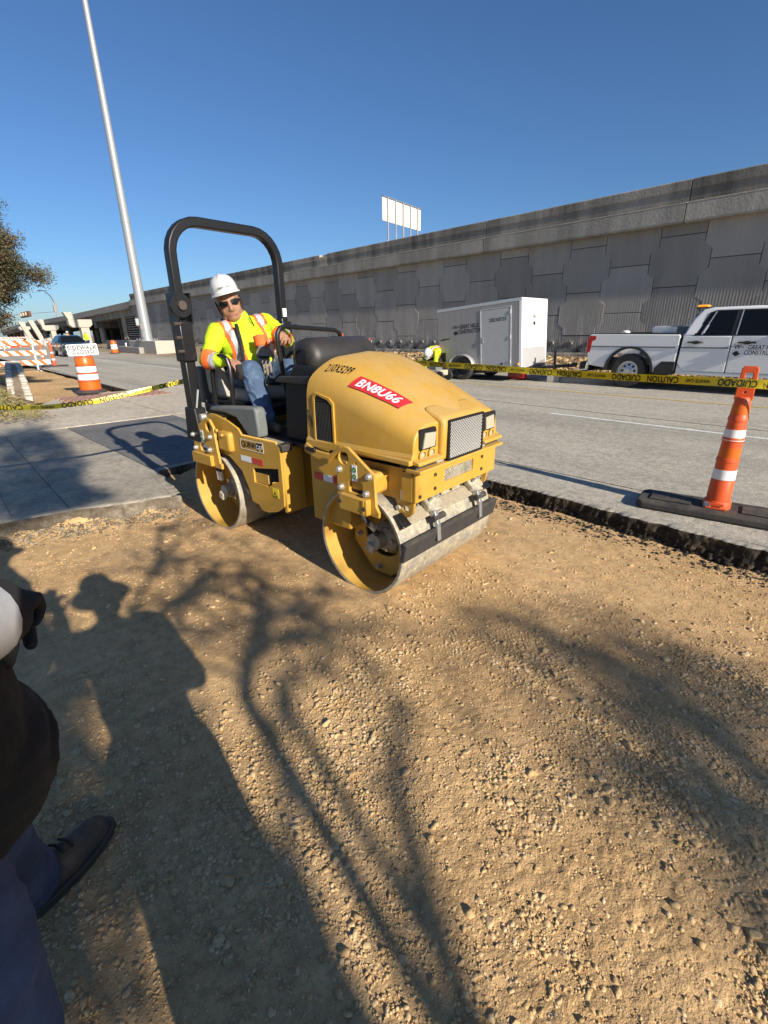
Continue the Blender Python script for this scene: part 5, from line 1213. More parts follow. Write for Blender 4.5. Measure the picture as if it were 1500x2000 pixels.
# rear frame, near side plate with step
rp = [(-.80,1.02),(-.73,1.02),(-.55,.985),(-.42,.94),(-.37,.885),(.05,.885),(.085,.86),(.085,.56),(.075,.42),(-.01,.36),(-.13,.325),(-.215,.325),(-.245,.365),(-.33,.375),(-.355,.47),(-.43,.61),(-.58,.70),(-.80,.72)]
rh = [(-.275,.66),(-.12,.68),(.05,.705),(.045,.585),(-.06,.555),(-.10,.535),(-.275,.54)]
for side in (-1, 1):
    plate('step_plate', Y, R0, rp, [rh], .018, XZ(side*.50), .003)
    part(MB().bb(-.28, .055, side*.485, side*.36, .53, .71), 'step_recess', 'joint', smooth=0)
    part(MB().bb(-.27, -.11, side*.492, side*.40, .545, .62), 'step_block', 'yellow_in', smooth=0)
    tw = MB()
    for k in range(24): tw.prism([(-.37+k*.0175,.885),(-.37+k*.0175+.014,.885),(-.37+k*.0175+.007,.903)], side*.509, side*.491, 'y')
    part(tw, 'step_teeth', 'yellow', smooth=0)
    tw = MB()
    for k in range(9): tw.prism([(-.27+k*.0175,.542),(-.27+k*.0175+.014,.542),(-.27+k*.0175+.007,.53)], side*.509, side*.495, 'y')
    for k in range(5): tw.prism([(-.045+k*.0185,.565+.004*k),(-.045+k*.0185+.015,.567+.004*k),(-.045+k*.0185+.007,.585+.004*k)], side*.509, side*.495, 'y')
    part(tw, 'step_teeth', 'yellow', smooth=0)
    part(MB().bb(.055, .092, side*.49, side*.30, .36, .885), 'frame_end', 'yellow', bevel=.008)
    dp = part(MB().bb(-.40, -.105, side*.5115, side*.5095, .795, .872), 'dealer_decal', 'yellow', smooth=0)
    part(MB().bb(-.185, -.115, side*.5125, side*.5117, .803, .864), 'decal_field', 'print_black', dp, smooth=0)
    if side < 0:
        text_obj('QUINN', .060, M['print_black'], dp, planar((-.288,-.5122,.834), (1,0,0), (0,0,1)), bold=.035)
        plate('decal_border', M['print_white'], dp, [(-.40,.795),(-.105,.795),(-.105,.872),(-.40,.872)], [[(-.396,.799),(-.109,.799),(-.109,.868),(-.396,.868)]], .0006, XZ(-.5119), 0)
        text_obj('CAT', .044, M['print_white'], dp, planar((-.150,-.5135,.832), (1,0,0), (0,0,1)), bold=.02)
        part(MB().prism([(-.165,.806),(-.135,.806),(-.15,.822)], -.5134, -.5131, 'y'), 'decal_mark', 'tape', dp, smooth=0)
    for k, mname in enumerate(('print_white','stripered')): part(MB().bb(-.42+.145*k, -.275+.145*k, side*.5115, side*.5095, .695, .74), 'reflective_stripe', mname, smooth=0)
wd = part(MB().bb(-.045, .03, -.5115, -.5095, .47, .545), 'warning_decal', 'tape', smooth=0)
plate('decal_mark', M['print_black'], wd, [(-.04,.475),(.012,.475),(-.014,.52)], [[(-.03,.481),(.002,.481),(-.014,.509)]], .001, XZ(-.5125), 0)
wd = part(MB().bb(.095, .0965, -.46, -.39, .50, .56), 'warning_decal', 'yellow_in', smooth=0)
part(MB().bb(-.84, .06, -.30, .30, .34, .86), 'rear_frame', 'yellow', bevel=.01)
part(MB().bb(-.45, .055, -.488, .488, .86, .885), 'deck', 'muck', bevel=.004)
part(MB().bb(-.36, .30, -.40, .46, .862, .895), 'floor_mat', 'deepblack', smooth=0)
part(MB().bb(.04, .12, -.508, -.42, .835, .885), 'step_pad', 'rubber', bevel=.008)
part(MB().prism([(-1.18,.80),(-1.16,.98),(-.85,1.02),(-.80,.72),(-1.1,.70)], -.35, .35, 'y'), 'rear_tank', 'yellow', bevel=.02)
part(MB().prism([(-.25,.36),(.06,.34),(.12,.30),(.35,.36),(.36,.84),(.06,.84)], -.20, .20, 'y'), 'articulation', 'deepblack', smooth=0)
part(MB().cyl((.23,0,.28), (.23,0,.9), .11, n=16), 'pivot_pin', 'black')
# fender shells beside the seat
fd = [(-.84,1.045),(-.80,1.08),(-.45,1.105),(-.20,1.12),(-.175,1.10),(-.165,.96),(-.17,.90),(-.30,.895),(-.36,.95),(-.44,1.02),(-.60,1.045)]
for side in (-1, 1): part(MB().prism(fd, side*.497, side*.405, 'y'), 'fender', 'greyplastic', smooth=40, bevel=.018, seg=3)
part(MB().bb(-1.15, -.45, -.36, .36, .98, 1.07), 'seat_base', 'deepblack', bevel=.02)
M['seatvinyl'] = mat('beige_seat_vinyl', (.36,.34,.29), .55, var=.1, dust=.3)
seat = part(MB().bb(-1.12, -.62, -.26, .26, 1.08, 1.20), 'seat', 'seatvinyl', bevel=.05, seg=3)
part(MB().prism([(-1.14,1.16),(-1.04,1.18),(-1.16,1.50),(-1.20,1.53),(-1.27,1.5)], -.27, .27, 'y'), 'backrest', 'blackplastic', bevel=.03, seg=3)
part(MB().bb(-1.13, -.60, -.30, .30, 1.055, 1.10), 'seat_pan', 'black', bevel=.01)
part(MB().prism([(-1.10,1.15),(-1.02,1.12),(-.80,1.13),(-.92,1.30),(-1.0,1.40),(-1.12,1.36)], -.33, -.22, 'y'), 'seat_bolster', 'seatvinyl', bevel=.03, seg=3)
part(MB().bb(-1.3, -1.2, -.33, -.12, 1.05, 1.36), 'seat_bracket', 'greyplastic', bevel=.02)
for side in (-1, 1):
    y = side*.37
    part(MB().tube([(-.93,y,1.06),(-.92,y,1.32),(-.88,y,1.40),(-.80,y,1.455),(-.73,y,1.465),(-.67,y,1.44),(-.645,y,1.38),(-.65,y,1.22),(-.66,y,1.06)], .020, 10), 'arm_hoop', 'black')
# roll bar
prof = [(-.039,-.035),(.039,-.035),(.039,.035),(-.039,.035)]
yl, yr_ = -.525, .455
pts = [(-1.0,yl,1.50),(-1.0,yl,2.16)]+[(-1.0, yl+.24-.24*math.cos(a), 2.18+.24*math.sin(a)) for a in np.linspace(.15, PI/2, 7)]
pts += [(-1.0, yr_-.24+.24*math.sin(a), 2.18+.24*math.cos(a)) for a in np.linspace(0, PI/2-.15, 7)]+[(-1.0,yr_,2.16),(-1.0,yr_,1.50)]
ro = part(MB().sweep(pts, prof, (1,0,0)), 'roll_bar', 'black', smooth=50, bevel=.012)
for y in (yl, yr_):
    part(MB().box((-1.0,y,1.57), (.135,.115,.30)), 'roll_bar_sleeve', 'black', bevel=.012)
    part(MB().bb(-1.045, -.955, y-.045, y+.045, .92, 1.44), 'roll_bar_leg', 'black', bevel=.01)
    if y > 0: part(MB().bb(-1.04, -.96, y-.036, y+.036, 1.40, 1.75), 'roll_bar_leg', 'black', bevel=.01)
    if y > 0: continue
    pv = part(MB().cyl((-.94,y-.02,1.83), (-.915,y-.02,1.83), .085, n=20).cyl((-.99,y-.02,1.83), (-.94,y-.02,1.83), .07, n=20), 'fold_pivot', 'black', smooth=40)
    part(MB().cyl((-.915,y-.02,1.83), (-.895,y-.02,1.83), .035, n=8), 'pivot_bolt', 'darkbolt', pv)
    part(MB().prism([(-.925,1.70),(-.91,1.92),(-1.06,1.92),(-1.06,1.70)], y-.062, y-.05, 'y').prism([(-.925,1.70),(-.91,1.92),(-1.06,1.92),(-1.06,1.70)], y+.05, y+.062, 'y'), 'fold_plate', 'black', smooth=0)
    for z in (1.70, 1.60, 1.50): part(MB().cyl((-.93,y-.05,z), (-.925,y-.10,z), .014, n=8), 'lock_pin', 'darkbolt')
    part(MB().prism([(-1.12,.78),(-.88,.78),(-.92,1.06),(-1.08,1.06)], y-.05, y+.05, 'y'), 'roll_bar_foot', 'black', smooth=0, bevel=.01)
part(MB().bb(-1.02, -.953, yr_-.02, yr_+.02, 1.76, 1.83), 'decal', 'print_white', smooth=0)
part(MB().tube([(-.95,-.5,1.2),(-.94,-.53,1.1),(-.95,-.55,1.0),(-.93,-.56,.93)], .008, 6), 'wire', 'bolt')
part(MB().cyl((-.90,-.5,.985), (-.90,-.545,.985), .028, n=10), 'bolt', 'bolt')
# console: big rounded cowl, steering column, grab rail
cw = part(MB().lathe([(0,-.29),(.09,-.29),(.125,-.265),(.138,-.22),(.14,.30),(.12,.34),(0,.345)], 30, (.14,0,1.455), 'y'), 'console_cowl', 'blackplastic', smooth=40)
part(MB().lathe([(.075,-.295),(.075,-.30),(.06,-.305),(.06,-.293)], 24, (.14,0,1.455), 'y'), 'gauge_ring', 'black', cw)
part(MB().prism([(.02,1.40),(.10,1.34),(.14,1.36),(.10,1.44)], -.27, -.10, 'y').prism([(-.06,1.31),(.02,1.27),(.12,1.35),(.06,1.40)], -.27, -.20, 'y'), 'cowl_bracket', 'cream', smooth=0, bevel=.01)
part(MB().prism([(-.02,.89),(.38,.89),(.39,1.40),(.12,1.42),(.02,1.28)], -.36, .40, 'y'), 'console', 'deepblack', smooth=0, bevel=.02)
part(MB().prism([(-.06,1.30),(.34,1.30),(.36,1.36),(.0,1.34)], -.40, .42, 'y'), 'console_shelf', 'blackplastic', smooth=0, bevel=.01)
sw = part(MB().tube([(.0+.07*math.sin(a)*.4-.10, .05+.17*math.cos(a), 1.40+.14*math.sin(a)) for a in np.linspace(0, 2*PI, 25)], .014, 8), 'steering_wheel', 'black')
part(MB().tube([(-.25,-.12,1.13),(-.25,-.15,1.24),(-.25,-.185,1.56),(-.25,-.18,1.62),(-.25,-.15,1.66),(-.25,-.10,1.668),(-.25,.40,1.638),(-.25,.455,1.615),(-.25,.475,1.56),(-.25,.48,1.30)], .018, 10), 'grab_rail', 'black')
part(MB().tube([(-.25,-.12,1.13),(-.15,-.13,1.10),(.05,-.15,1.10)], .018, 10), 'rail_brace', 'black')

# ------------------------------------------------------------------ people
M['skin'] = mat('tanned_skin', (.33,.17,.105), .55, var=.08, vscale=20)
M['lime'] = mat('hi_vis_lime_cloth', (.52,.72,.012), .75, var=.12, vscale=14, bump=.003, bscale=30)
M['hiorange'] = mat('hi_vis_orange_trim', (.85,.14,.025), .75)
M['silver'] = mat('reflective_silver_tape', (.52,.52,.53), .4, .2, var=.12, vscale=20)
M['denim'] = mat('blue_denim', (.055,.095,.17), .85, col2=(.11,.17,.26), vscale=7, var=.15, bump=.002, bscale=120)
M['darkdenim'] = mat('dark_denim', (.035,.058,.125), .85, col2=(.07,.11,.20), vscale=6, var=.15, bump=.002, bscale=120)
M['boot'] = mat('scuffed_boot', (.05,.042,.036), .8, var=.3, vscale=12, dust=.5)
M['tanboot'] = mat('brown_work_boot', (.07,.052,.038), .8, var=.35, vscale=14, dust=.55, dustcol=(.22,.17,.115))
M['blackcloth'] = mat('black_cloth', (.018,.017,.016), .9, var=.2, vscale=12, bump=.003, bscale=25)
M['olive'] = mat('dark_olive_cloth', (.006,.006,.006), .9, var=.2, vscale=9, bump=.004, bscale=22)
M['helmet'] = mat('white_hard_hat', (.60,.60,.585), .35, coat=.2, var=.12, vscale=14)
M['sunglass'] = mat('sunglass_black', (.008,.008,.009), .1, coat=.6)
M['hair'] = mat('dark_hair', (.02,.016,.014), .8)
M['glove'] = mat('grey_leather_glove', (.22,.19,.16), .8, var=.25, vscale=20, bump=.003)
M['lip'] = mat('lip_skin', (.26,.11,.08), .5)

class Fig:
    def __init__(s): s.prim = []; s.mb = MB()
    def cap(s, p0, r0, p1, r1, reg):
        p0, p1 = Vector(p0), Vector(p1); s.prim.append(('c', p0, r0, p1, r1, reg))
        d = (p1-p0); n = max(2, int(d.length/min(r0, r1)/.5)+1)
        for i in range(n+1):
            t = i/n; r = r0+(r1-r0)*t; s.mb.ball(p0+d*t, r, 12, 8)
        s.mb.cyl(p0, p1, r0*.995, r1*.995, 12); return s
    def chain(s, pts, rs, reg):
        for a, b, ra, rb in zip(pts[:-1], pts[1:], rs[:-1], rs[1:]): s.cap(a, ra, b, rb, reg)
        return s
    def ell(s, c, rad, reg, R=None):
        R = Matrix.Identity(3) if R is None else R
        s.prim.append(('e', Vector(c), rad, R, min(rad), reg)); b = MB().ball((0,0,0), rad, 16, 12)
        return_ = s.mb.add(b.v, b.f, Matrix.Translation(c) @ R.to_4x4()); return s
    def build(s, name, mats, parent, voxel=.009, smooth=5, wrinkle=None):
        me = bpy.data.meshes.new(name); me.from_pydata(s.mb.v, [], s.mb.f); me.update()
        o = bpy.data.objects.new(name, me); COL.objects.link(o)
        r = o.modifiers.new('r','REMESH'); r.mode = 'VOXEL'; r.voxel_size = voxel
        q = o.modifiers.new('s','SMOOTH'); q.factor = .5; q.iterations = smooth
        me2 = mesh_from_obj(o); bpy.data.objects.remove(o)
        nF = len(me2.polygons); C_ = np.empty(nF*3, np.float32); me2.polygons.foreach_get('center', C_); C_ = C_.reshape(-1, 3).astype(float)
        best = np.full(nF, 9.); idx = np.zeros(nF, int); regs = list(mats.keys())
        for p in s.prim:
            if p[0] == 'c':
                a = np.array(p[1]); b = np.array(p[3]); ab = b-a; L2 = ab@ab+1e-9; t = np.clip(((C_-a)@ab)/L2, 0, 1)
                d = np.linalg.norm(C_-(a+t[:,None]*ab), axis=1)-(p[2]+(p[4]-p[2])*t)
            else:
                Q = (C_-np.array(p[1]))@np.array(p[3]); d = (np.linalg.norm(Q/np.array(p[2]), axis=1)-1)*p[4]
            k = d < best; best[k] = d[k]; idx[k] = regs.index(p[5])
        if wrinkle:
            nv = len(me2.vertices); co = np.empty(nv*3, np.float32); me2.vertices.foreach_get('co', co); co = co.reshape(-1,3).astype(float)
            no = np.empty(nv*3, np.float32); me2.vertices.foreach_get('normal', no); no = no.reshape(-1,3)
            vr = np.zeros(nv, int); lv = np.empty(len(me2.loops), np.int32); me2.loops.foreach_get('vertex_index', lv)
            ls = np.empty(nF, np.int32); me2.polygons.foreach_get('loop_start', ls); lt = np.empty(nF, np.int32); me2.polygons.foreach_get('loop_total', lt)
            vr[lv] = np.repeat(idx, lt)
            f, amp, wr = wrinkle; x = co[:,0]+co[:,1]*.6; y = co[:,2]+co[:,1]*.35
            w_ = 1-np.abs(2*fbm(x*f+3*vnoise(x*5,y*5,3), y*f*.55+2*vnoise(y*6,x*6,8), 3, 2)-1)
            w_ = (w_**3-.35)*amp*np.isin(vr, [regs.index(k) for k in wr])
            co = co+no*w_[:,None]; me2.vertices.foreach_set('co', co.astype(np.float32).ravel())
        o = link_mesh(name, me2, [M[m] for m in mats.values()], parent, smooth=0)
        me2.polygons.foreach_set('material_index', idx.astype(np.int32)); me2.polygons.foreach_set('use_smooth', np.ones(nF, bool)); me2.update()
        return o, C_, idx
def peel(body, C_, sel, off, name, m, parent):
    """a strip of cloth lifted from the body's surface"""
    me = body.data; ids = np.nonzero(sel)[0]
    if len(ids) < 4: return None
    vm = {}; V = []; F = []
    for i in ids:
        f = []
        for v in me.polygons[i].vertices:
            if v not in vm: vm[v] = len(V); V.append(tuple(me.vertices[v].co+me.vertices[v].normal*off))
            f.append(vm[v])
        F.append(f)
    n = bpy.data.meshes.new(name); n.from_pydata(V, [], F); n.update()
    return link_mesh(name, n, m, parent, smooth=60)
def frame(f, u=(0,0,1)):         # columns: forward, left, up
    f = Vector(f).normalized(); u = Vector(u); l = u.cross(f).normalized(); u = f.cross(l).normalized()
    return Matrix((f, l, u)).transposed()
def head(F, c, R, s=1.0):
    c = Vector(c); P = lambda x, y, z: c+R @ Vector((x*s, y*s, z*s))
    F.ell(P(-.012,0,.03), (.098*s,.078*s,.105*s), 'skin', R)                 # skull
    F.ell(P(.020,0,-.045), (.072*s,.066*s,.075*s), 'skin', R)                # face
    F.ell(P(.045,0,-.095), (.040*s,.046*s,.030*s), 'skin', R)                # chin
    for y in (-1, 1):
        F.ell(P(.045,.038*y,-.045), (.03*s,.03*s,.035*s), 'skin', R)         # cheek
        F.ell(P(.0,.055*y,-.075), (.045*s,.022*s,.035*s), 'skin', R)         # jaw
        F.ell(P(-.01,.078*y,-.01), (.018*s,.011*s,.032*s), 'skin', R)        # ear
        F.ell(P(.09,.012*y,-.048), (.013*s,.012*s,.010*s), 'skin', R)        # nostril
    F.cap(P(.078,0,.012), .011*s, P(.100,0,-.042), .0155*s, 'skin')          # nose
    F.cap(P(.074,-.04,.022), .012*s, P(.074,.04,.022), .012*s, 'skin')       # brow
    F.cap(P(.078,-.022,-.078), .0085*s, P(.078,.022,-.078), .0085*s, 'lip')  # mouth
    F.cap(P(.076,-.018,-.087), .008*s, P(.076,.018,-.087), .008*s, 'lip')
    return P
def hard_hat(P, parent, R, brim=True, s=1.0, full=False, dz0=0.0):
    prof = [(.0,.158),(.03,.156),(.06,.147),(.088,.128),(.108,.10),(.118,.065),(.121,.03),(.124,.018),(.122,.012),(.117,.015)]
    b = MB(); vs = []; n = 40
    for r, z in prof:
        for k in range(n):
            a = 2*PI*k/n; rib = 1+.012*(abs(math.sin(a)) < .16)*(z > .04)
            vs.append(P(s*(r*1.13*math.cos(a)*rib-.008), s*r*.90*math.sin(a)*rib, dz0+z*s+.018+.006*(abs(math.sin(a)) < .16)*(z > .05)))
    m = len(prof); b.add(vs, [(i*n+k, i*n+(k+1)%n, (i+1)*n+(k+1)%n, (i+1)*n+k) for i in range(m-1) for k in range(n)])
    h = b.build('hard_hat', M['helmet'], parent, smooth=50)
    if brim:
        b = MB(); vs = []; n2 = 25
        for j, (ext, dz) in enumerate(((0,.036),(.055,.026),(.057,.020),(0,.026))):
            for k in range(n2):
                a = -PI/2+PI*k/(n2-1) if not full else 2*PI*k/(n2-1); e = ext*(max(0, math.cos(a))**.7 if not full else 1)
                vs.append(P(s*((.124*1.13+e)*math.cos(a)-.008), s*(.124*.90+e*(1 if full else .5))*math.sin(a), dz+dz0))
        b.add(vs, [(i*n2+k, i*n2+k+1, ((i+1)%4)*n2+k+1, ((i+1)%4)*n2+k) for i in range(4) for k in range(n2-1)])
        b.build('visor', M['helmet'], h, smooth=50)
    return h
def hand(parent, wrist, R, m, name='hand', curl=.5, s=1.0, left=1, spread=.12, voxel=.0042):
    """R columns: pointing direction, thumb side, back-of-hand normal"""
    F = Fig(); w = Vector(wrist); P = lambda x, y, z: w+R @ Vector((x*s, y*s, z*s))
    F.cap(P(-.02,0,0), .026*s, P(.02,0,0), .027*s, 'h')
    F.ell(P(.052,0,0), (.052*s,.042*s,.018*s), 'h', R)
    for k, (y, L) in enumerate(((.030,.072),(.010,.080),(-.010,.074),(-.029,.058))):
        a0 = spread*(1.5-k); c1 = curl*.7; c2 = curl*1.5
        b = (.092-.006*abs(k-1), y, .002); l1, l2, l3 = L*.46, L*.32, L*.24
        d1 = Vector((math.cos(c1)*math.cos(a0), math.sin(a0)*.5, -math.sin(c1))); d2 = Vector((math.cos(c2), math.sin(a0)*.3, -math.sin(c2))); d3 = Vector((math.cos(c2*1.35), 0, -math.sin(c2*1.35)))
        p0 = Vector(b); p1 = p0+d1*l1; p2 = p1+d2*l2; p3 = p2+d3*l3
        F.chain([P(*p0), P(*p1), P(*p2), P(*p3)], [.0102*s,.0095*s,.0088*s,.0078*s], 'h')
    t0, t1, t2 = Vector((.02,.036,-.004)), Vector((.055,.062,-.016)), Vector((.085,.064,-.03))
    F.chain([P(*t0), P(*t1), P(*t2)], [.014*s,.0115*s,.0095*s], 'h')
    return F.build(name, {'h': m}, parent, voxel, 3)[0]

# ---- operator on the roller (built in the roller's own axes)
op = thing('person', 'roller driver in lime hi-vis shirt, white hard hat and sunglasses sitting in the seat', 'person', (-3.044, 2.177, -.012), math.radians(6))
F = Fig()
V3 = Vector
hipR, hipL = V3((-.92,-.11,1.27)), V3((-.92,.13,1.27)); sR, sL = V3((-.99,-.235,1.625)), V3((-.90,.20,1.70))
kneeR, kneeL = V3((-.60,-.21,1.335)), V3((-.52,.12,1.34)); ankR, ankL = V3((-.36,-.27,1.00)), V3((-.22,.12,.99))
neck = V3((-.93,-.035,1.715)); hc = V3((-.955,-.11,1.86))
F.chain([V3((-.93,.01,1.26)), V3((-.90,.0,1.40)), V3((-.91,-.01,1.55)), V3((-.94,-.02,1.66))], [.16,.175,.165,.11], 'shirt')
F.ell((-.84,0,1.40), (.15,.18,.14), 'shirt')
F.cap(sR, .085, sL, .085, 'shirt'); F.cap((-.90,-.10,1.53), .145, (-.88,.10,1.56), .145, 'shirt')
F.cap(neck, .062, hc+V3((0.01,.0,-.06)), .06, 'skin'); F.cap(neck-V3((0,0,.04)), .09, neck+V3((0.005,0,.012)), .078, 'shirt')
for h, k, a in ((hipR, kneeR, ankR), (hipL, kneeL, ankL)): F.chain([h, h.lerp(k,.5), k, k.lerp(a,.45), a], [.118,.105,.088,.082,.068], 'jeans')
eR = V3((-.93,-.40,1.42)); wR = V3((-.74,-.335,1.425)); eL = V3((-.62,.19,1.57)); wL = V3((-.36,-.065,1.625))
F.chain([sR, sR.lerp(eR,.5), eR, eR.lerp(wR,.6), wR], [.08,.070,.060,.053,.045], 'shirt')
F.chain([sL, sL.lerp(eL,.5), eL, eL.lerp(wL,.55), wL], [.08,.072,.062,.053,.043], 'shirt')
for a, d in ((ankR, V3((.19,-.045,-.055))), (ankL, V3((.2,0,-.06)))):
    F.cap(a+V3((0,0,-.01)), .052, a+V3((.0,0,-.06)), .05, 'boot'); F.chain([a+V3((-.03,0,-.065)), a+d*.55+V3((0,0,-.03)), a+d], [.042,.045,.036], 'boot')
Rh = frame((.85,-.51,-.03), (-.12,-.24,1)); P = head(F, hc, Rh, 1.16)
body, C_, idx = F.build('body', {'skin':'skin','lip':'lip','shirt':'lime','jeans':'denim','boot':'boot'}, op, .0078, 4, (12,.011,['shirt','jeans']))
hh = hard_hat(P, op, Rh, True, .86, dz0=.034)
part(MB().box(P(.06,0,.158), (.05,.03,.004)), 'hat_sticker', 'stickerred', hh, smooth=0)
text_obj('GREAT HILLS', .016, M['print_black'], hh, lambda x, y: P(.124-abs(x)*.3-.35*y, x, .10+y), bold=.02)
for y in (-1, 1):
    b = MB(); b.add([P(.088,.008*y,.012),P(.088,.008*y,-.018),P(.080,.055*y,-.022),P(.062,.068*y,-.008),P(.062,.068*y,.012),P(.082,.045*y,.020),
                     P(.070,.008*y,.012),P(.070,.008*y,-.018),P(.062,.05*y,-.022),P(.045,.06*y,-.008),P(.045,.06*y,.012),P(.06,.045*y,.020)],
        [(0,1,2,3,4,5),(6,7,8,9,10,11)]+[(k,(k+1)%6,6+(k+1)%6,6+k) for k in range(6)])
    part(b, 'sunglasses', 'sunglass', op, smooth=30)
    part(MB().tube([P(.062,.068*y,.006), P(.02,.084*y,.006), P(-.03,.086*y,.0)], .0055, 6), 'glasses_arm', 'sunglass', op)
    part(MB().tube([P(.03,.088*y,.03), P(.02,.084*y,-.03), P(.01,.070*y,-.085)], .006, 6), 'chin_strap', 'blackcloth', op)
    part(MB().ball(P(-.015,.088*y,-.09), .012, 8, 6), 'ear_plug', 'hair', op)
F2 = Fig(); F2.ell(P(-.03,0,.02), (.085,.079,.075), 'hair', Rh); hr, _, _ = F2.build('hair', {'hair':'hair'}, op, .012, 3)
# hi-vis trim lifted from the shirt
sh = idx == 2
def peels(body, C_, sh, axis_o, lat, upv_, torso_sel, defs, parent):
    t = (C_-np.array(axis_o))@np.array(lat); h = (C_-np.array(axis_o))@np.array(upv_)
    for nm, m, lo, hi, h0, h1, off in defs:
        peel(body, C_, sh & torso_sel & (np.abs(t) > lo) & (np.abs(t) < hi) & (h > h0) & (h < h1), off, nm, m, parent)
lat = (sL-sR).normalized(); uu = V3((0,0,1)); uu = (uu-lat*uu.dot(lat)).normalized(); ao = (sL+sR)/2
arm = np.zeros(len(C_), bool)
def near(a, b, r): 
    a = np.array(a); b = np.array(b); ab = b-a; t = np.clip(((C_-a)@ab)/(ab@ab), 0, 1); return (np.linalg.norm(C_-(a+t[:,None]*ab), axis=1) < r), t
nR1, tR1 = near(sR, eR, .11); nR2, tR2 = near(eR, wR, .085); nL1, tL1 = near(sL, eL, .11); nL2, tL2 = near(eL, wL, .085)
arm = (nR1 & (tR1 > .3)) | nR2 | (nL1 & (tL1 > .3)) | nL2
peels(body, C_, sh, ao, lat, uu, ~arm, [('orange_trim', M['hiorange'], .105,.195,-.36,.2,.004), ('reflective_stripe', M['silver'], .128,.172,-.36,.2,.007)], op)
hz = C_[:,2]
peel(body, C_, sh & ~arm & (hz > 1.325) & (hz < 1.375), .006, 'reflective_stripe', M['silver'], op)
peel(body, C_, sh & ~arm & (hz < 1.30), .008, 'belt_pouch', M['blackcloth'], op)
for nn1, tt1, a0, a1, m, off in ((nR2,tR2,.02,.34,'hiorange',.004),(nR2,tR2,.34,.62,'silver',.006),(nL1,tL1,.62,.72,'hiorange',.004),(nL1,tL1,.72,.95,'silver',.006),(nL2,tL2,.55,.75,'hiorange',.004),(nL2,tL2,.20,.42,'hiorange',.004)):
    peel(body, C_, sh & nn1 & (tt1 > a0) & (tt1 < a1), off, 'sleeve_stripe', M[m], op)
part(MB().tube([P(.05,.10,-.12), P(.06,.11,-.20), P(.055,.13,-.30)], .006, 6), 'lanyard', 'blackcloth', op)
part(MB().tube([ao+V3((.13,-.14,.03)), ao+V3((.20,-.16,-.10)), ao+V3((.225,-.17,-.24)), ao+V3((.24,-.14,-.33))], .016, 8), 'harness_strap', 'blackcloth', op)
hand(op, wL+V3((.015,-.01,0)), frame((.75,-.45,-.1), (.2,.5,1)), 'skin', curl=1.0, s=1.12)
hand(op, wR+V3((.01,.0,0)), frame((.85,.35,-.38), (.1,-.3,1)), 'skin', curl=.95, s=1.1)
part(MB().prism([(-.73,1.38),(-.62,1.40),(-.56,1.33),(-.60,1.27),(-.72,1.30)], -.33, -.25, 'y'), 'held_cloth', 'blackcloth', op, bevel=.02)
gl = thing('work_glove', 'loose grey leather work glove hanging over the driver\'s knees', 'glove', (-3.044, 2.177, -.012), math.radians(6))
hand(gl, (-.615,-.075,1.525), frame((.28,-.12,-1), (.8,-.5,.25)), 'glove', 'glove_hand', .22, 1.32, spread=.16)
part(MB().cyl((-.62,-.07,1.52), (-.645,-.06,1.60), .05, .058, 14), 'cuff', 'hiorange', gl, bevel=.006)
part(MB().cyl((-.60,-.075,1.455), (-.603,-.075,1.435), .052, .05, 14), 'wrist_band', 'blackcloth', gl, bevel=.006)

# ---- colleague at the left edge, seen from chest down, facing the roller
co_ = thing('person', 'standing worker at the left edge in black-bottomed hi-vis jacket, dark jeans and brown boots', 'person', (0,0,0))
F = Fig(); cx, cy = -.93, -.235
F.chain([V3((cx,cy,.92)), V3((cx,cy+.01,1.08)), V3((cx,cy,1.28)), V3((cx,cy-.02,1.42))], [.185,.205,.205,.16], 'coat')
F.ell((cx+.01,cy+.06,1.05), (.20,.152,.22), 'coat'); F.ell((cx-.02,cy+.06,.93), (.21,.18,.15), 'coat')
F.cap((cx-.17,cy-.02,1.45), .085, (cx+.17,cy-.02,1.45), .085, 'coat')
F.cap((cx,cy-.02,1.48), .065, (cx,cy,1.58), .06, 'skin')
legs = (((cx-.11,cy,.90),(cx-.25,cy+.05,.50),(-1.40,-.175,.10)), ((cx+.10,cy-.0,.90),(-.745,-.20,.50),(-.67,-.30,.10)))
for h, k, a in legs:
    h, k, a = V3(h), V3(k), V3(a); F.chain([h, h.lerp(k,.5), k, k.lerp(a,.5), a], [.125,.112,.09,.085,.080], 'jeans')
for (h, k, a), d in zip(legs, (V3((-.10,.19,0)), V3((-.03,.22,0)))):
    a = V3(a); F.cap(a+V3((0,0,.02)), .062, a+V3((0,0,-.03)), .06, 'boot'); F.chain([a+V3((0,-.035,-.05)), a+d*.5+V3((0,0,-.045)), a+d+V3((0,0,-.055))], [.052,.056,.046], 'boot')
sLr, elb, wr_ = V3((cx+.19,cy-.03,1.42)), V3((-.715,-.170,1.265)), V3((-.880,-.030,1.215))
F.chain([sLr, sLr.lerp(elb,.5), elb, elb.lerp(wr_,.5), wr_], [.088,.08,.07,.062,.052], 'sleeve')
s2, e2, w2 = V3((cx-.19,cy-.03,1.42)), V3((cx-.29,cy+.03,1.20)), V3((cx-.10,cy+.18,1.18))
F.chain([s2, s2.lerp(e2,.5), e2, e2.lerp(w2,.5), w2], [.088,.08,.07,.062,.052], 'sleeve')
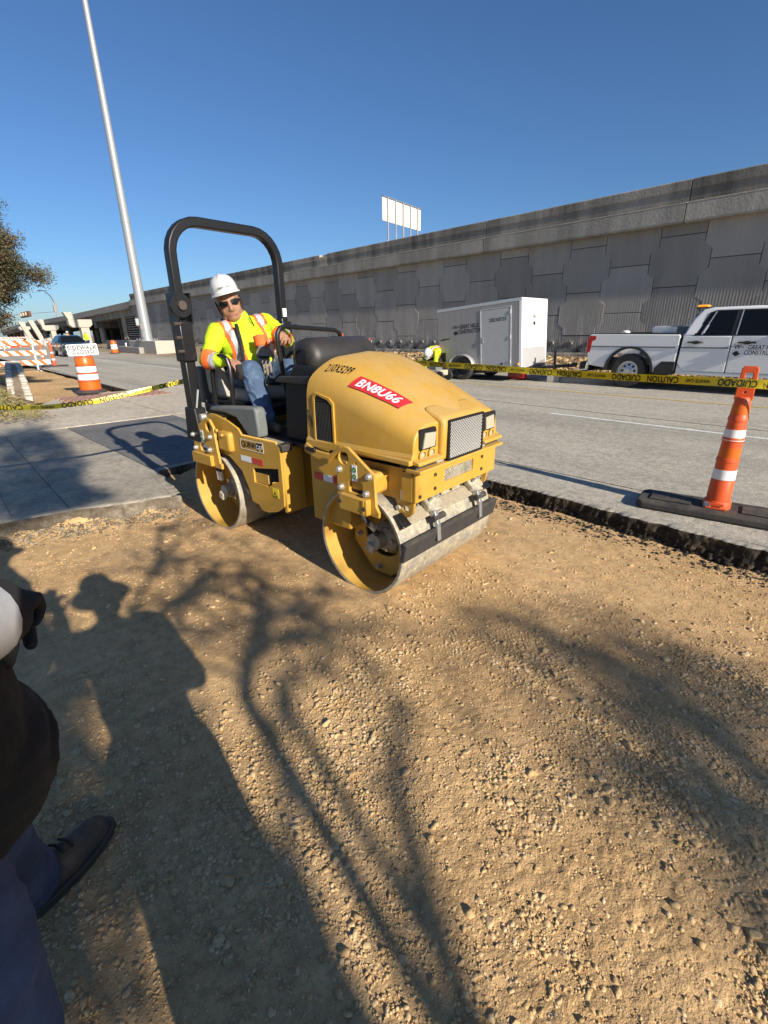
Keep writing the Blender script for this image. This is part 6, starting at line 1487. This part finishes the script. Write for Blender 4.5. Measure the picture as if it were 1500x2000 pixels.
for (h, k, a), d in zip(legs, (V3((-.11,.215,0)), V3((-.03,.24,0)))):
    a = V3(a); d = d.normalized()*.93; ang = math.atan2(d.y, d.x); c_ = a+d*.105
    ol = [(.185*math.cos(q)*(1.0), (.060+.008*math.cos(q))*math.sin(q)) for q in np.linspace(0, 2*PI, 20)[:-1]]
    ol = [(c_.x+x_*math.cos(ang)-y_*math.sin(ang), c_.y+x_*math.sin(ang)+y_*math.cos(ang)) for x_, y_ in ol]
    part(MB().prism(ol, .0, .032, 'z'), 'boot_sole', 'rubber', co_, smooth=0, bevel=.006)
    for q in range(4):
        lp = a+d*(.045+.03*q)+V3((0,0,.045-.012*q)); sd3 = V3((-d.y, d.x, 0)); part(MB().tube([lp-sd3*.035, lp+V3((0,0,.016)), lp+sd3*.035], .005, 6), 'bootlace', 'blackcloth', co_)
Rc = frame((-.3,1,-.1)); P = head(F, (cx,cy+.01,1.66), Rc, 1.05)
body, C_, idx = F.build('body', {'skin':'skin','lip':'lip','coat':'olive','jeans':'darkdenim','boot':'tanboot','sleeve':'lime'}, co_, .009, 4, (7,.012,['coat','jeans']))
hard_hat(P, co_, Rc, True)
co = idx == 2; z = C_[:,2]; x = C_[:,0]; y = C_[:,1]
nA, tA = near(sLr, elb, .105); nB, tB = near(elb, wr_, .085); nC, tC = near(s2, e2, .105); nD, tD = near(e2, w2, .085)
fore = (nB & (tB > .1)) | (nD & (tD > .1))
part(MB().tube([wr_.lerp(elb,.10), wr_.lerp(elb,-.10)], [.060,.056], 18), 'glove_cuff', 'blackcloth', co_)
part(MB().tube([elb.lerp(wr_,.50), elb.lerp(wr_,.7), elb.lerp(wr_,.92)], [.074,.071,.066], 20), 'sleeve_stripe', 'silver', co_)
part(MB().tube([elb.lerp(wr_,-.05), elb.lerp(wr_,.2), elb.lerp(wr_,.50)], [.079,.079,.075], 20), 'sleeve_trim', 'lime', co_)
hand(co_, wr_+V3((0,.01,0)), frame((-.75,.35,-.15), (0,.3,1)), 'blackcloth', curl=1.35, s=1.0)
hand(co_, w2+V3((0,.01,0)), frame((.95,.05,-.05), (0,.5,1)), 'blackcloth', curl=1.0, s=1.15)
# ---- the photographer, standing just behind the lens (seen only as a shadow)
ph = thing('person', 'photographer behind the lens seen only as the helmeted shadow on the dirt', 'person', (0,0,0))
F = Fig(); cx, cy = .36, .19; fd_ = V3((-.735,.678,0)); sd_ = V3((.678,.735,0))
b0 = V3((cx,cy,0))
F.chain([b0+V3((0,0,.95)), b0+V3((0,0,1.15)), b0+V3((0,0,1.38))], [.165,.18,.16], 'coat')
shR, shL = b0+V3((.02,.21,1.42)), b0+V3((-.02,-.20,1.43)); F.cap(shR, .085, shL, .085, 'coat'); F.cap(b0+V3((0,0,1.45)), .065, b0+V3((0,0.02,1.58)), .06, 'skin')
for s_ in (-1, 1):
    h = b0-sd_*.03+V3((.02*s_,.08*s_,.92)); k = b0-sd_*.08+V3((.10*s_,.07*s_,.5)); a = b0-sd_*.09+V3((.16*s_,.07*s_,.1)); F.chain([h, k, a], [.13,.10,.085], 'jeans')
    F.chain([a+V3((.03,0,-.05)), a+V3((-.16,.02,-.05))], [.05,.045], 'boot')
F.chain([shR, b0+V3((.02,.235,1.16)), b0+V3((-.16,.15,1.10))], [.085,.07,.05], 'coat')
F.chain([shL, b0+V3((-.10,-.24,1.27)), V3((.085,-.01,1.50))], [.085,.065,.045], 'coat')
Rp = frame(fd_); Rp = frame((-1,.1,0)); P = head(F, b0+V3((-.02,.03,1.665)), Rp, 1.03)
body, C_, idx = F.build('body', {'skin':'skin','lip':'lip','coat':'lime','jeans':'darkdenim','boot':'tanboot'}, ph, .012, 4)
hard_hat(P, ph, Rp, True, full=True)
hand(ph, (.075,-.012,1.515), frame((-.3,.15,1), (-.6,-.6,.2)), 'skin', curl=.9, s=1.0)
pho = thing('phone', 'phone held up by the photographer, taking the picture', 'phone', (0,0,CAM_H))
pb = MB().box((0,0,0), (.008,.075,.15)).build('body', M['black'], pho, bevel=.003, smooth=0); pb.matrix_local = Matrix.Translation(Vector((0,0,-.02))-fwd*.03) @ frame(fwd).to_4x4()
# ---- crouching worker by the trailer, and two far workers
def crouch():
    t = thing('person', 'worker in lime vest and white hard hat bending over a machine beside the trailer', 'person', (-10.35, 11.75, RZ))
    F = Fig()
    F.chain([V3((.0,.35,.62)), V3((.02,.12,.80)), V3((.03,-.10,.80))], [.17,.18,.16], 'shirt'); F.cap((-.19,-.10,.80), .085, (.23,-.10,.80), .085, 'shirt')
    for s_ in (-1, 1):
        F.chain([V3((.1*s_,.35,.58)), V3((.2*s_,.02,.46)), V3((.17*s_,.22,.08))], [.12,.09,.07], 'jeans'); F.chain([V3((.17*s_,.25,.05)), V3((.17*s_,.05,.05))], [.05,.045], 'boot')
        F.chain([V3((.02+.2*s_,-.10,.78)), V3((.02+.25*s_,-.17,.52)), V3((.02+.08*s_,-.25,.32))], [.08,.065,.045], 'shirt'); F.ell((.02+.07*s_,-.27,.26), (.045,.04,.05), 'skin')
    R = frame((.05,-.6,-1), (0,-1,.6)); P = head(F, (.06,-.26,.74), R, 1.05)
    body, C_, idx = F.build('body', {'skin':'skin','lip':'lip','shirt':'lime','jeans':'blackcloth','boot':'boot'}, t, .013, 4, (9,.014,['shirt']))
    hard_hat(P, t, R); x = np.abs(C_[:,0]-.03)
    peel(body, C_, (idx == 2) & (x > .07) & (x < .14) & (C_[:,2] > .66), .006, 'orange_trim', M['hiorange'], t)
    peel(body, C_, (idx == 2) & (x > .09) & (x < .12) & (C_[:,2] > .66), .01, 'reflective_stripe', M['silver'], t)
crouch()
pc = thing('compactor', 'small grey walk-behind machine on wheels beside the trailer wheel', 'machine', (-9.85, 11.35, RZ))
MB().box((0,0,.22), (.62,.4,.16)).build('base', M['dirtymetal'], pc, smooth=0, bevel=.03)
MB().box((-.05,0,.38), (.34,.3,.22)).build('engine', M['greyplastic'], pc, smooth=0, bevel=.03)
for s_ in (-1, 1):
    MB().cyl((.32,.2*s_-.03,.14), (.32,.2*s_+.03,.14), .14, n=16).build('wheel', M['rubber'], pc, bevel=.01)
    MB().tube([(-.3,.15*s_,.2),(-.62,.15*s_,.55),(-.75,.15*s_,.62)], .015, 6).build('handle', M['black'], pc)
def far_worker(label, loc, vest, bend):
    t = thing('person', label, 'person', loc, .3)
    F = Fig(); F.chain([V3((0,0,.9)), V3((0,bend*.5,1.2)), V3((0,bend,1.42))], [.16,.18,.15], 'shirt'); F.cap((-.2,bend,1.42), .08, (.2,bend,1.42), .08, 'shirt')
    for s_ in (-1, 1):
        F.chain([V3((.1*s_,0,.9)), V3((.11*s_,0,.5)), V3((.12*s_,0,.08))], [.11,.08,.07], 'jeans'); F.cap((.12*s_,0,.05), .05, (.12*s_,-.14,.05), .045, 'boot'); F.chain([V3((.22*s_,bend,1.4)), V3((.28*s_,bend-.05,1.15)), V3((.2*s_,bend-.2,1.0))], [.075,.06,.045], 'shirt')
    F.ell((.2,bend-.22,.97), (.04,.05,.05), 'skin'); F.ell((-.2,bend-.22,.97), (.04,.05,.05), 'skin'); R = frame((1,-.3,0)); P = head(F, (0,bend,1.66), R, 1.0)
    F.build('body', {'skin':'skin','lip':'lip','shirt':vest,'jeans':'darkdenim','boot':'boot'}, t, .03, 2); hard_hat(P, t, R)
far_worker('distant worker in orange-yellow shirt by the pale bent, left one', (-60.5, 11.6, .2), 'amber', .0)
far_worker('distant worker in dark and lime vest by the pale bent, right one', (-58.5, 12.9, .2), 'lime', -.12)

# ------------------------------------------------------------------ trees
M['bark'] = mat('oak_bark', (.11,.085,.065), .95, var=.3, vscale=6, bump=.02, bscale=18, stretch=(1,1,.3))
M['leaf'] = mat('oak_leaf', (.050,.050,.020), .6, col2=(.115,.088,.038), vscale=1.6, var=.35, c2lo=.4, c2hi=.6)
def leaves(name, C_, n, spread, size, m, parent, lim=None):
    C_ = np.asarray(C_, float); k = rng.integers(0, len(C_), n); P = C_[k]+rng.standard_normal((n,3))*spread*np.array([1,1,.75])
    if lim is not None:         # crown shaped for its shade: leaves dropped past the shade line on the slab
        xs_, ys_ = P[:,0]-2.162*(P[:,2]-.17), P[:,1]+.143*(P[:,2]-.17)
        P = P[ys_ < np.interp(xs_, lim[0], lim[1])+.06*rng.standard_normal(n)]; n = len(P)
    a = rng.random(n)*2*PI; t = (rng.random(n)-.5)*2.2; s = size*(.6+.8*rng.random(n))
    u = np.stack([np.cos(a)*np.cos(t), np.sin(a)*np.cos(t), np.sin(t)], 1)*s[:,None]; r = rng.standard_normal((n,3)); v = np.cross(u, r); v = v/np.linalg.norm(v, axis=1)[:,None]*s[:,None]*.42
    V = np.stack([P-u, P-v*.9+u*.1, P+u, P+v*.9+u*.1], 1).reshape(-1, 3); return link_mesh(name, np_mesh(name, V, np.arange(n*4).reshape(-1, 4)), m, parent, smooth=0)
# live oak at the left edge: trunk out of view, crown reaching in
t = thing('live_oak_tree', 'live oak crown with small brown green leaves reaching in at the left edge', 'tree', (0,0,0))
tb = Vector((-17.0, -.9, .2)); hub = Vector((-16.7, -.2, 3.0)); wood = MB()
wood.tube([tb-Vector((0,0,.3)), tb+Vector((.05,.1,1.2)), tb+Vector((.2,.4,2.3)), hub], [.34,.27,.23,.2], 12)
clumps = []; tips = []
def grow(p, d, L, r, dep):
    q = p+d*L; mid = p+d*L*.5+Vector(rng.standard_normal(3))*L*.06; wood.tube([p, mid, q], [r, r*.85, r*.7], 6 if dep > 1 else 8, caps=False)
    if dep >= 4: tips.append(q); clumps.append(tuple(q)); clumps.append(tuple(mid)); return
    for _ in range(3 if dep < 3 else 4):
        nd = (d+Vector(rng.standard_normal(3))*.62+Vector((0,0,.05 if dep < 2 else -.10))).normalized(); grow(q, nd, L*.72, r*.62, dep+1)
for dv in ((.2,.9,.55),(-.3,.7,.9),(.5,.5,.9),(-.7,.2,.8),(.1,-.5,.9),(.1,.9,.15),(.55,.75,.45)):
    grow(hub, Vector(dv).normalized(), 1.05, .13, 1)
def inside(q):          # keep the crown in its hanging, leaning-out outline
    x = q[:,0]; return np.ones(len(q), bool)
EL = [((-15.6,1.55,4.45),(.8,.75,.65),34),((-15.5,1.75,3.6),(.7,.80,.6),34),((-15.4,2.1,3.1),(.5,.62,.35),22),((-15.3,2.5,3.02),(.4,.36,.2),9),((-15.5,1.6,2.75),(.5,.45,.3),14),((-15.8,.8,3.8),(.9,.8,1.1),26)]
for c, r, n in EL:
    for _ in range(n):
        d = rng.standard_normal(3); d = d/np.linalg.norm(d)*rng.random()**.4; q = np.array(c)+d*np.array(r); clumps.append(tuple(q))
        if rng.random() < .5: wood.tube([hub.lerp(Vector(c), .7+.2*rng.random()), Vector(q)], [.02,.006], 4, caps=False)
wood.build('trunk', M['bark'], t, smooth=40)
cl = np.array(clumps)
leaves('crown', cl, 120000, .12, .028, M['leaf'], t)
# oak standing behind the photographer: its limbs and crown throw the shade on dirt and slab
t2 = thing('shade_oak_tree', 'oak standing behind the viewpoint whose limbs cast the branching shade on the dirt', 'tree', (0,0,0))
S = -SUN_TRAVEL
def lift(px, py, tt):    # a limb that shades ground point (px, py)
    return Vector((px, py, 0))+S*tt
wood = MB(); base = Vector((11.2,-.9,-.1)); fork = Vector((8.9,-.25,3.35))
wood.tube([base, Vector((11.0,-.8,.8)), Vector((10.2,-.6,2.1)), fork], [.36,.27,.23,.18], 14)
def limb(pts, r0, r1, root=True):
    P_ = [lift(*p) for p in pts]
    if root: P_ = [fork]+P_
    n = len(P_); wood.tube(P_, [r0+(r1-r0)*i/(n-1) for i in range(n)], 8); return P_
GP = [([(-0.35, 0.57, 8.8), (-0.52, 0.65, 9.14), (-0.75, 0.78, 9.48), (-0.97, 0.91, 9.82), (-1.14, 1.1, 10.16), (-1.22, 1.23, 10.5)], 0.04, 0.016, True), ([(-0.6, 0.35, 8.8), (-0.71, 0.41, 9.23), (-1.03, 0.48, 9.65), (-1.42, 0.68, 10.07), (-1.72, 0.86, 10.5)], 0.03, 0.014, True), ([(-1.77, 0.71, 7.0), (-1.99, 0.84, 7.13), (-2.15, 0.95, 7.27), (-2.39, 1.13, 7.4), (-2.73, 1.33, 7.53), (-2.93, 1.27, 7.67), (-3.01, 1.08, 7.8)], 0.03, 0.012, True), ([(-2.06, 0.49, 7.0), (-2.77, 0.63, 7.25), (-2.95, 0.91, 7.5), (-3.04, 1.09, 7.75), (-3.18, 1.24, 8.0)], 0.03, 0.012, True), ([(-2.79, 0.46, 7.4), (-3.04, 0.61, 7.6), (-3.41, 0.82, 7.8), (-3.66, 0.96, 8.0), (-4.27, 1.18, 8.2)], 0.018, 0.008, True), ([(-3.41, 0.82, 7.8), (-3.73, 1.08, 8.05), (-3.94, 1.3, 8.3)], 0.016, 0.007, False), ([(-2.39, 1.13, 7.4), (-2.56, 1.12, 7.6), (-2.81, 1.02, 7.8)], 0.018, 0.008, False), ([(-2.64, 1.28, 7.6), (-2.4, 1.43, 7.9), (-2.34, 1.59, 8.2)], 0.018, 0.008, False), ([(-2.15, 0.95, 7.3), (-2.29, 1.17, 7.7), (-2.16, 1.31, 8.1), (-1.88, 1.32, 8.5)], 0.02, 0.01, False), ([(-2.09, 0.94, 7.3), (-2.07, 1.1, 7.75), (-1.88, 1.12, 8.2)], 0.018, 0.01, False), ([(-1.53, 0.81, 10.0), (-1.77, 0.94, 10.5), (-1.72, 1.14, 11.0)], 0.03, 0.012, True), ([(-2.95, 0.91, 7.4), (-2.62, 0.7, 7.6), (-2.47, 0.73, 7.8)], 0.016, 0.008, False), ([(0.11, 1.36, 11.0), (-0.01, 1.63, 12.0), (-0.2, 1.71, 13.0), (-0.47, 1.5, 14.0)], 0.03, 0.01, True), ([(-0.01, 1.97, 12.0), (-0.42, 2.21, 12.75), (-0.87, 2.19, 13.5), (-1.31, 2.17, 14.25), (-1.57, 1.99, 15.0)], 0.04, 0.012, True), ([(-0.42, 2.21, 12.5), (-0.24, 2.03, 13.0), (-0.05, 2.15, 13.5)], 0.03, 0.012, False), ([(-0.2, 1.71, 12.5), (-0.02, 1.78, 13.0), (0.06, 1.65, 13.5)], 0.03, 0.012, False)]
for pts, r0, r1, root in GP: limb(pts, r0*1.25, r1*1.7, root)
for pts, r0, r1, root in list(GP)[2:]:      # side twigs
    for (x0, y0, t0), (x1, y1, t1) in zip(pts[:-1], pts[1:]):
        for _ in range(2):
            k = rng.random(); x, y, tt = x0+(x1-x0)*k, y0+(y1-y0)*k, t0+(t1-t0)*k; a = math.atan2(y1-y0, x1-x0)+rng.choice([-1, 1])*rng.uniform(.5, 1.1); Lg = rng.uniform(.25, .6)
            q = [(x, y, tt)]
            for j in range(3): x += math.cos(a)*Lg/3; y += math.sin(a)*Lg/3; a += rng.normal()*.3; q.append((x, y, tt+.1*(j+1)))
            limb(q, .016, .008, False)
CL = [tuple(lift(*c)) for c in [(-0.68, 2.14, 13.4), (-0.67, 2.18, 13.4), (-0.59, 2.53, 13.77), (-0.62, 2.06, 13.28), (-0.66, 2.17, 13.21), (-0.57, 2.53, 13.81), (-0.42, 2.3, 12.81), (-0.59, 2.23, 13.35), (-0.39, 2.26, 13.11), (-0.52, 2.28, 12.68), (-0.45, 2.14, 13.43), (-0.37, 2.41, 12.8), (-0.33, 2.41, 13.38), (-0.12, 2.28, 12.91), (-0.23, 2.12, 12.66), (-0.16, 1.92, 12.54), (-0.04, 2.19, 12.78), (-0.24, 2.06, 12.84), (-0.1, 2.18, 12.91), (-1.04, 2.05, 13.78), (-1.18, 1.92, 13.82), (-1.48, 2.07, 13.6), (-0.09, 1.78, 13.27), (-0.17, 1.75, 12.83), (-0.08, 1.72, 12.54), (-0.04, 1.73, 12.95), (-0.02, 1.78, 12.02), (-2.34, 0.94, 10.68), (-2.59, 0.9, 10.52), (-3.85, 1.03, 10.49), (-3.74, 0.88, 10.68), (-3.68, 1.05, 10.31), (-2.49, 1.47, 10.78), (-2.53, 1.34, 10.1), (-3.34, 1.5, 10.71), (-3.37, 1.39, 10.67), (-1.98, 1.33, 10.54), (-1.97, 1.26, 11.5), (-1.5, 1.28, 11.77), (-1.4, 0.5, 9.98), (-0.38, 1.55, 12.54), (-0.45, 1.55, 13.39)]]
leaves('leaf_cluster', CL, 2100, .19, .042, M['leaf'], t2)
BODY = [tuple(Vector((-.95+.25*(rng.random()-.5)*2, -.22+.2*(rng.random()-.5)*2, .08+1.1*rng.random()))+S*rng.uniform(9.3,10.3)) for _ in range(30)]  # leaf clumps added up-sun to shade the worker at the left edge
leaves('leaf_cluster', BODY, 1700, .10, .05, M['leaf'], t2)
# upper crown, whose shade lies on the slab
cr = []
def grow2(p, d, L, r, dep):
    q = p+d*L; wood.tube([p, p+d*L*.5+Vector(rng.standard_normal(3))*L*.05, q], [r, r*.85, r*.7], 6, caps=False)
    if dep >= 3: cr.append(tuple(q)); cr.append(tuple(p+d*L*.5)); return
    for _ in range(4):
        nd = (d+Vector(rng.standard_normal(3))*.6).normalized(); grow2(q, nd, L*.74, r*.62, dep+1)
top = Vector((10.0,-1.6,5.6)); wood.tube([fork, Vector((9.4,-.8,4.4)), top], [.2,.17,.15], 10)
for dv in ((-.2,-.3,1),(.5,-.6,.9),(-.5,-.8,.7),(.1,-1,.5),(.9,-.2,.8)): grow2(top, Vector(dv).normalized(), 1.25, .11, 1)
wood.build('trunk', M['bark'], t2, smooth=40)
cr = np.array(cr); sx = cr[:,0]-2.162*cr[:,2]; sy = cr[:,1]+.143*cr[:,2]; keep = (sx < -5.6) & (sy < 1.0)
SL = [tuple(lift(x, y, tt)) for x, y, tt in [(-8.34, 0.99, 18.67), (-6.98, 0.59, 17.6), (-6.12, 0.54, 16.49), (-6.41, 1.16, 17.83), (-7.31, 0.97, 19.63), (-9.37, 0.55, 21.52), (-7.67, 0.56, 18.37), (-8.56, 1.39, 21.07), (-6.82, 0.37, 18.85), (-9.39, 0.5, 21.03), (-7.02, 0.86, 17.79), (-6.49, 1.32, 16.74), (-6.18, 1.29, 17.82), (-5.88, 1.13, 16.19), (-6.27, 1.12, 16.47), (-5.86, 0.9, 17.24), (-7.36, 1.08, 18.04), (-6.04, 1.21, 16.09), (-9.31, 0.86, 21.62), (-10.48, 1.03, 22.29), (-9.36, 0.9, 21.34), (-8.32, 0.5, 20.44), (-9.24, 0.56, 19.66), (-8.76, 0.97, 20.24), (-9.66, 1.02, 20.39), (-8.66, 1.03, 20.2), (-8.78, 1.55, 21.07), (-8.65, 1.39, 19.86), (-9.57, 1.41, 20.52), (-9.42, 0.91, 20.02), (-8.52, 1.36, 20.93), (-5.73, 0.8, 17.78), (-5.7, 0.9, 17.8), (-5.49, 0.87, 17.46), (-5.62, 0.73, 16.0), (-5.68, 0.93, 16.03), (-5.66, 0.43, 16.95), (-5.65, 0.7, 15.64), (-5.36, 0.44, 16.48), (-5.88, 0.54, 16.06), (-5.15, 0.46, 15.94), (-6.31, 0.68, 17.86), (-6.65, 0.29, 17.48), (-6.26, 0.45, 18.5), (-5.8, 0.2, 17.68), (-6.51, 0.25, 16.92), (-6.47, 0.37, 18.12), (-6.85, 1.3, 17.31), (-6.97, 1.33, 19.25), (-7.91, 1.24, 18.97), (-8.16, 1.34, 19.37), (-8.07, 1.4, 19.88), (-7.92, 1.28, 18.19)]]
leaves('crown', np.concatenate([cr[keep], np.array(SL)]), 16000, .26, .06, M['leaf'], t2, ([-14,-9,-7.2,-6.4,-5.8,-5.3,-4.85,-4.6,-4.2],[1.4,1.2,1.1,1.1,.85,.9,1.0,.1,-.4]))
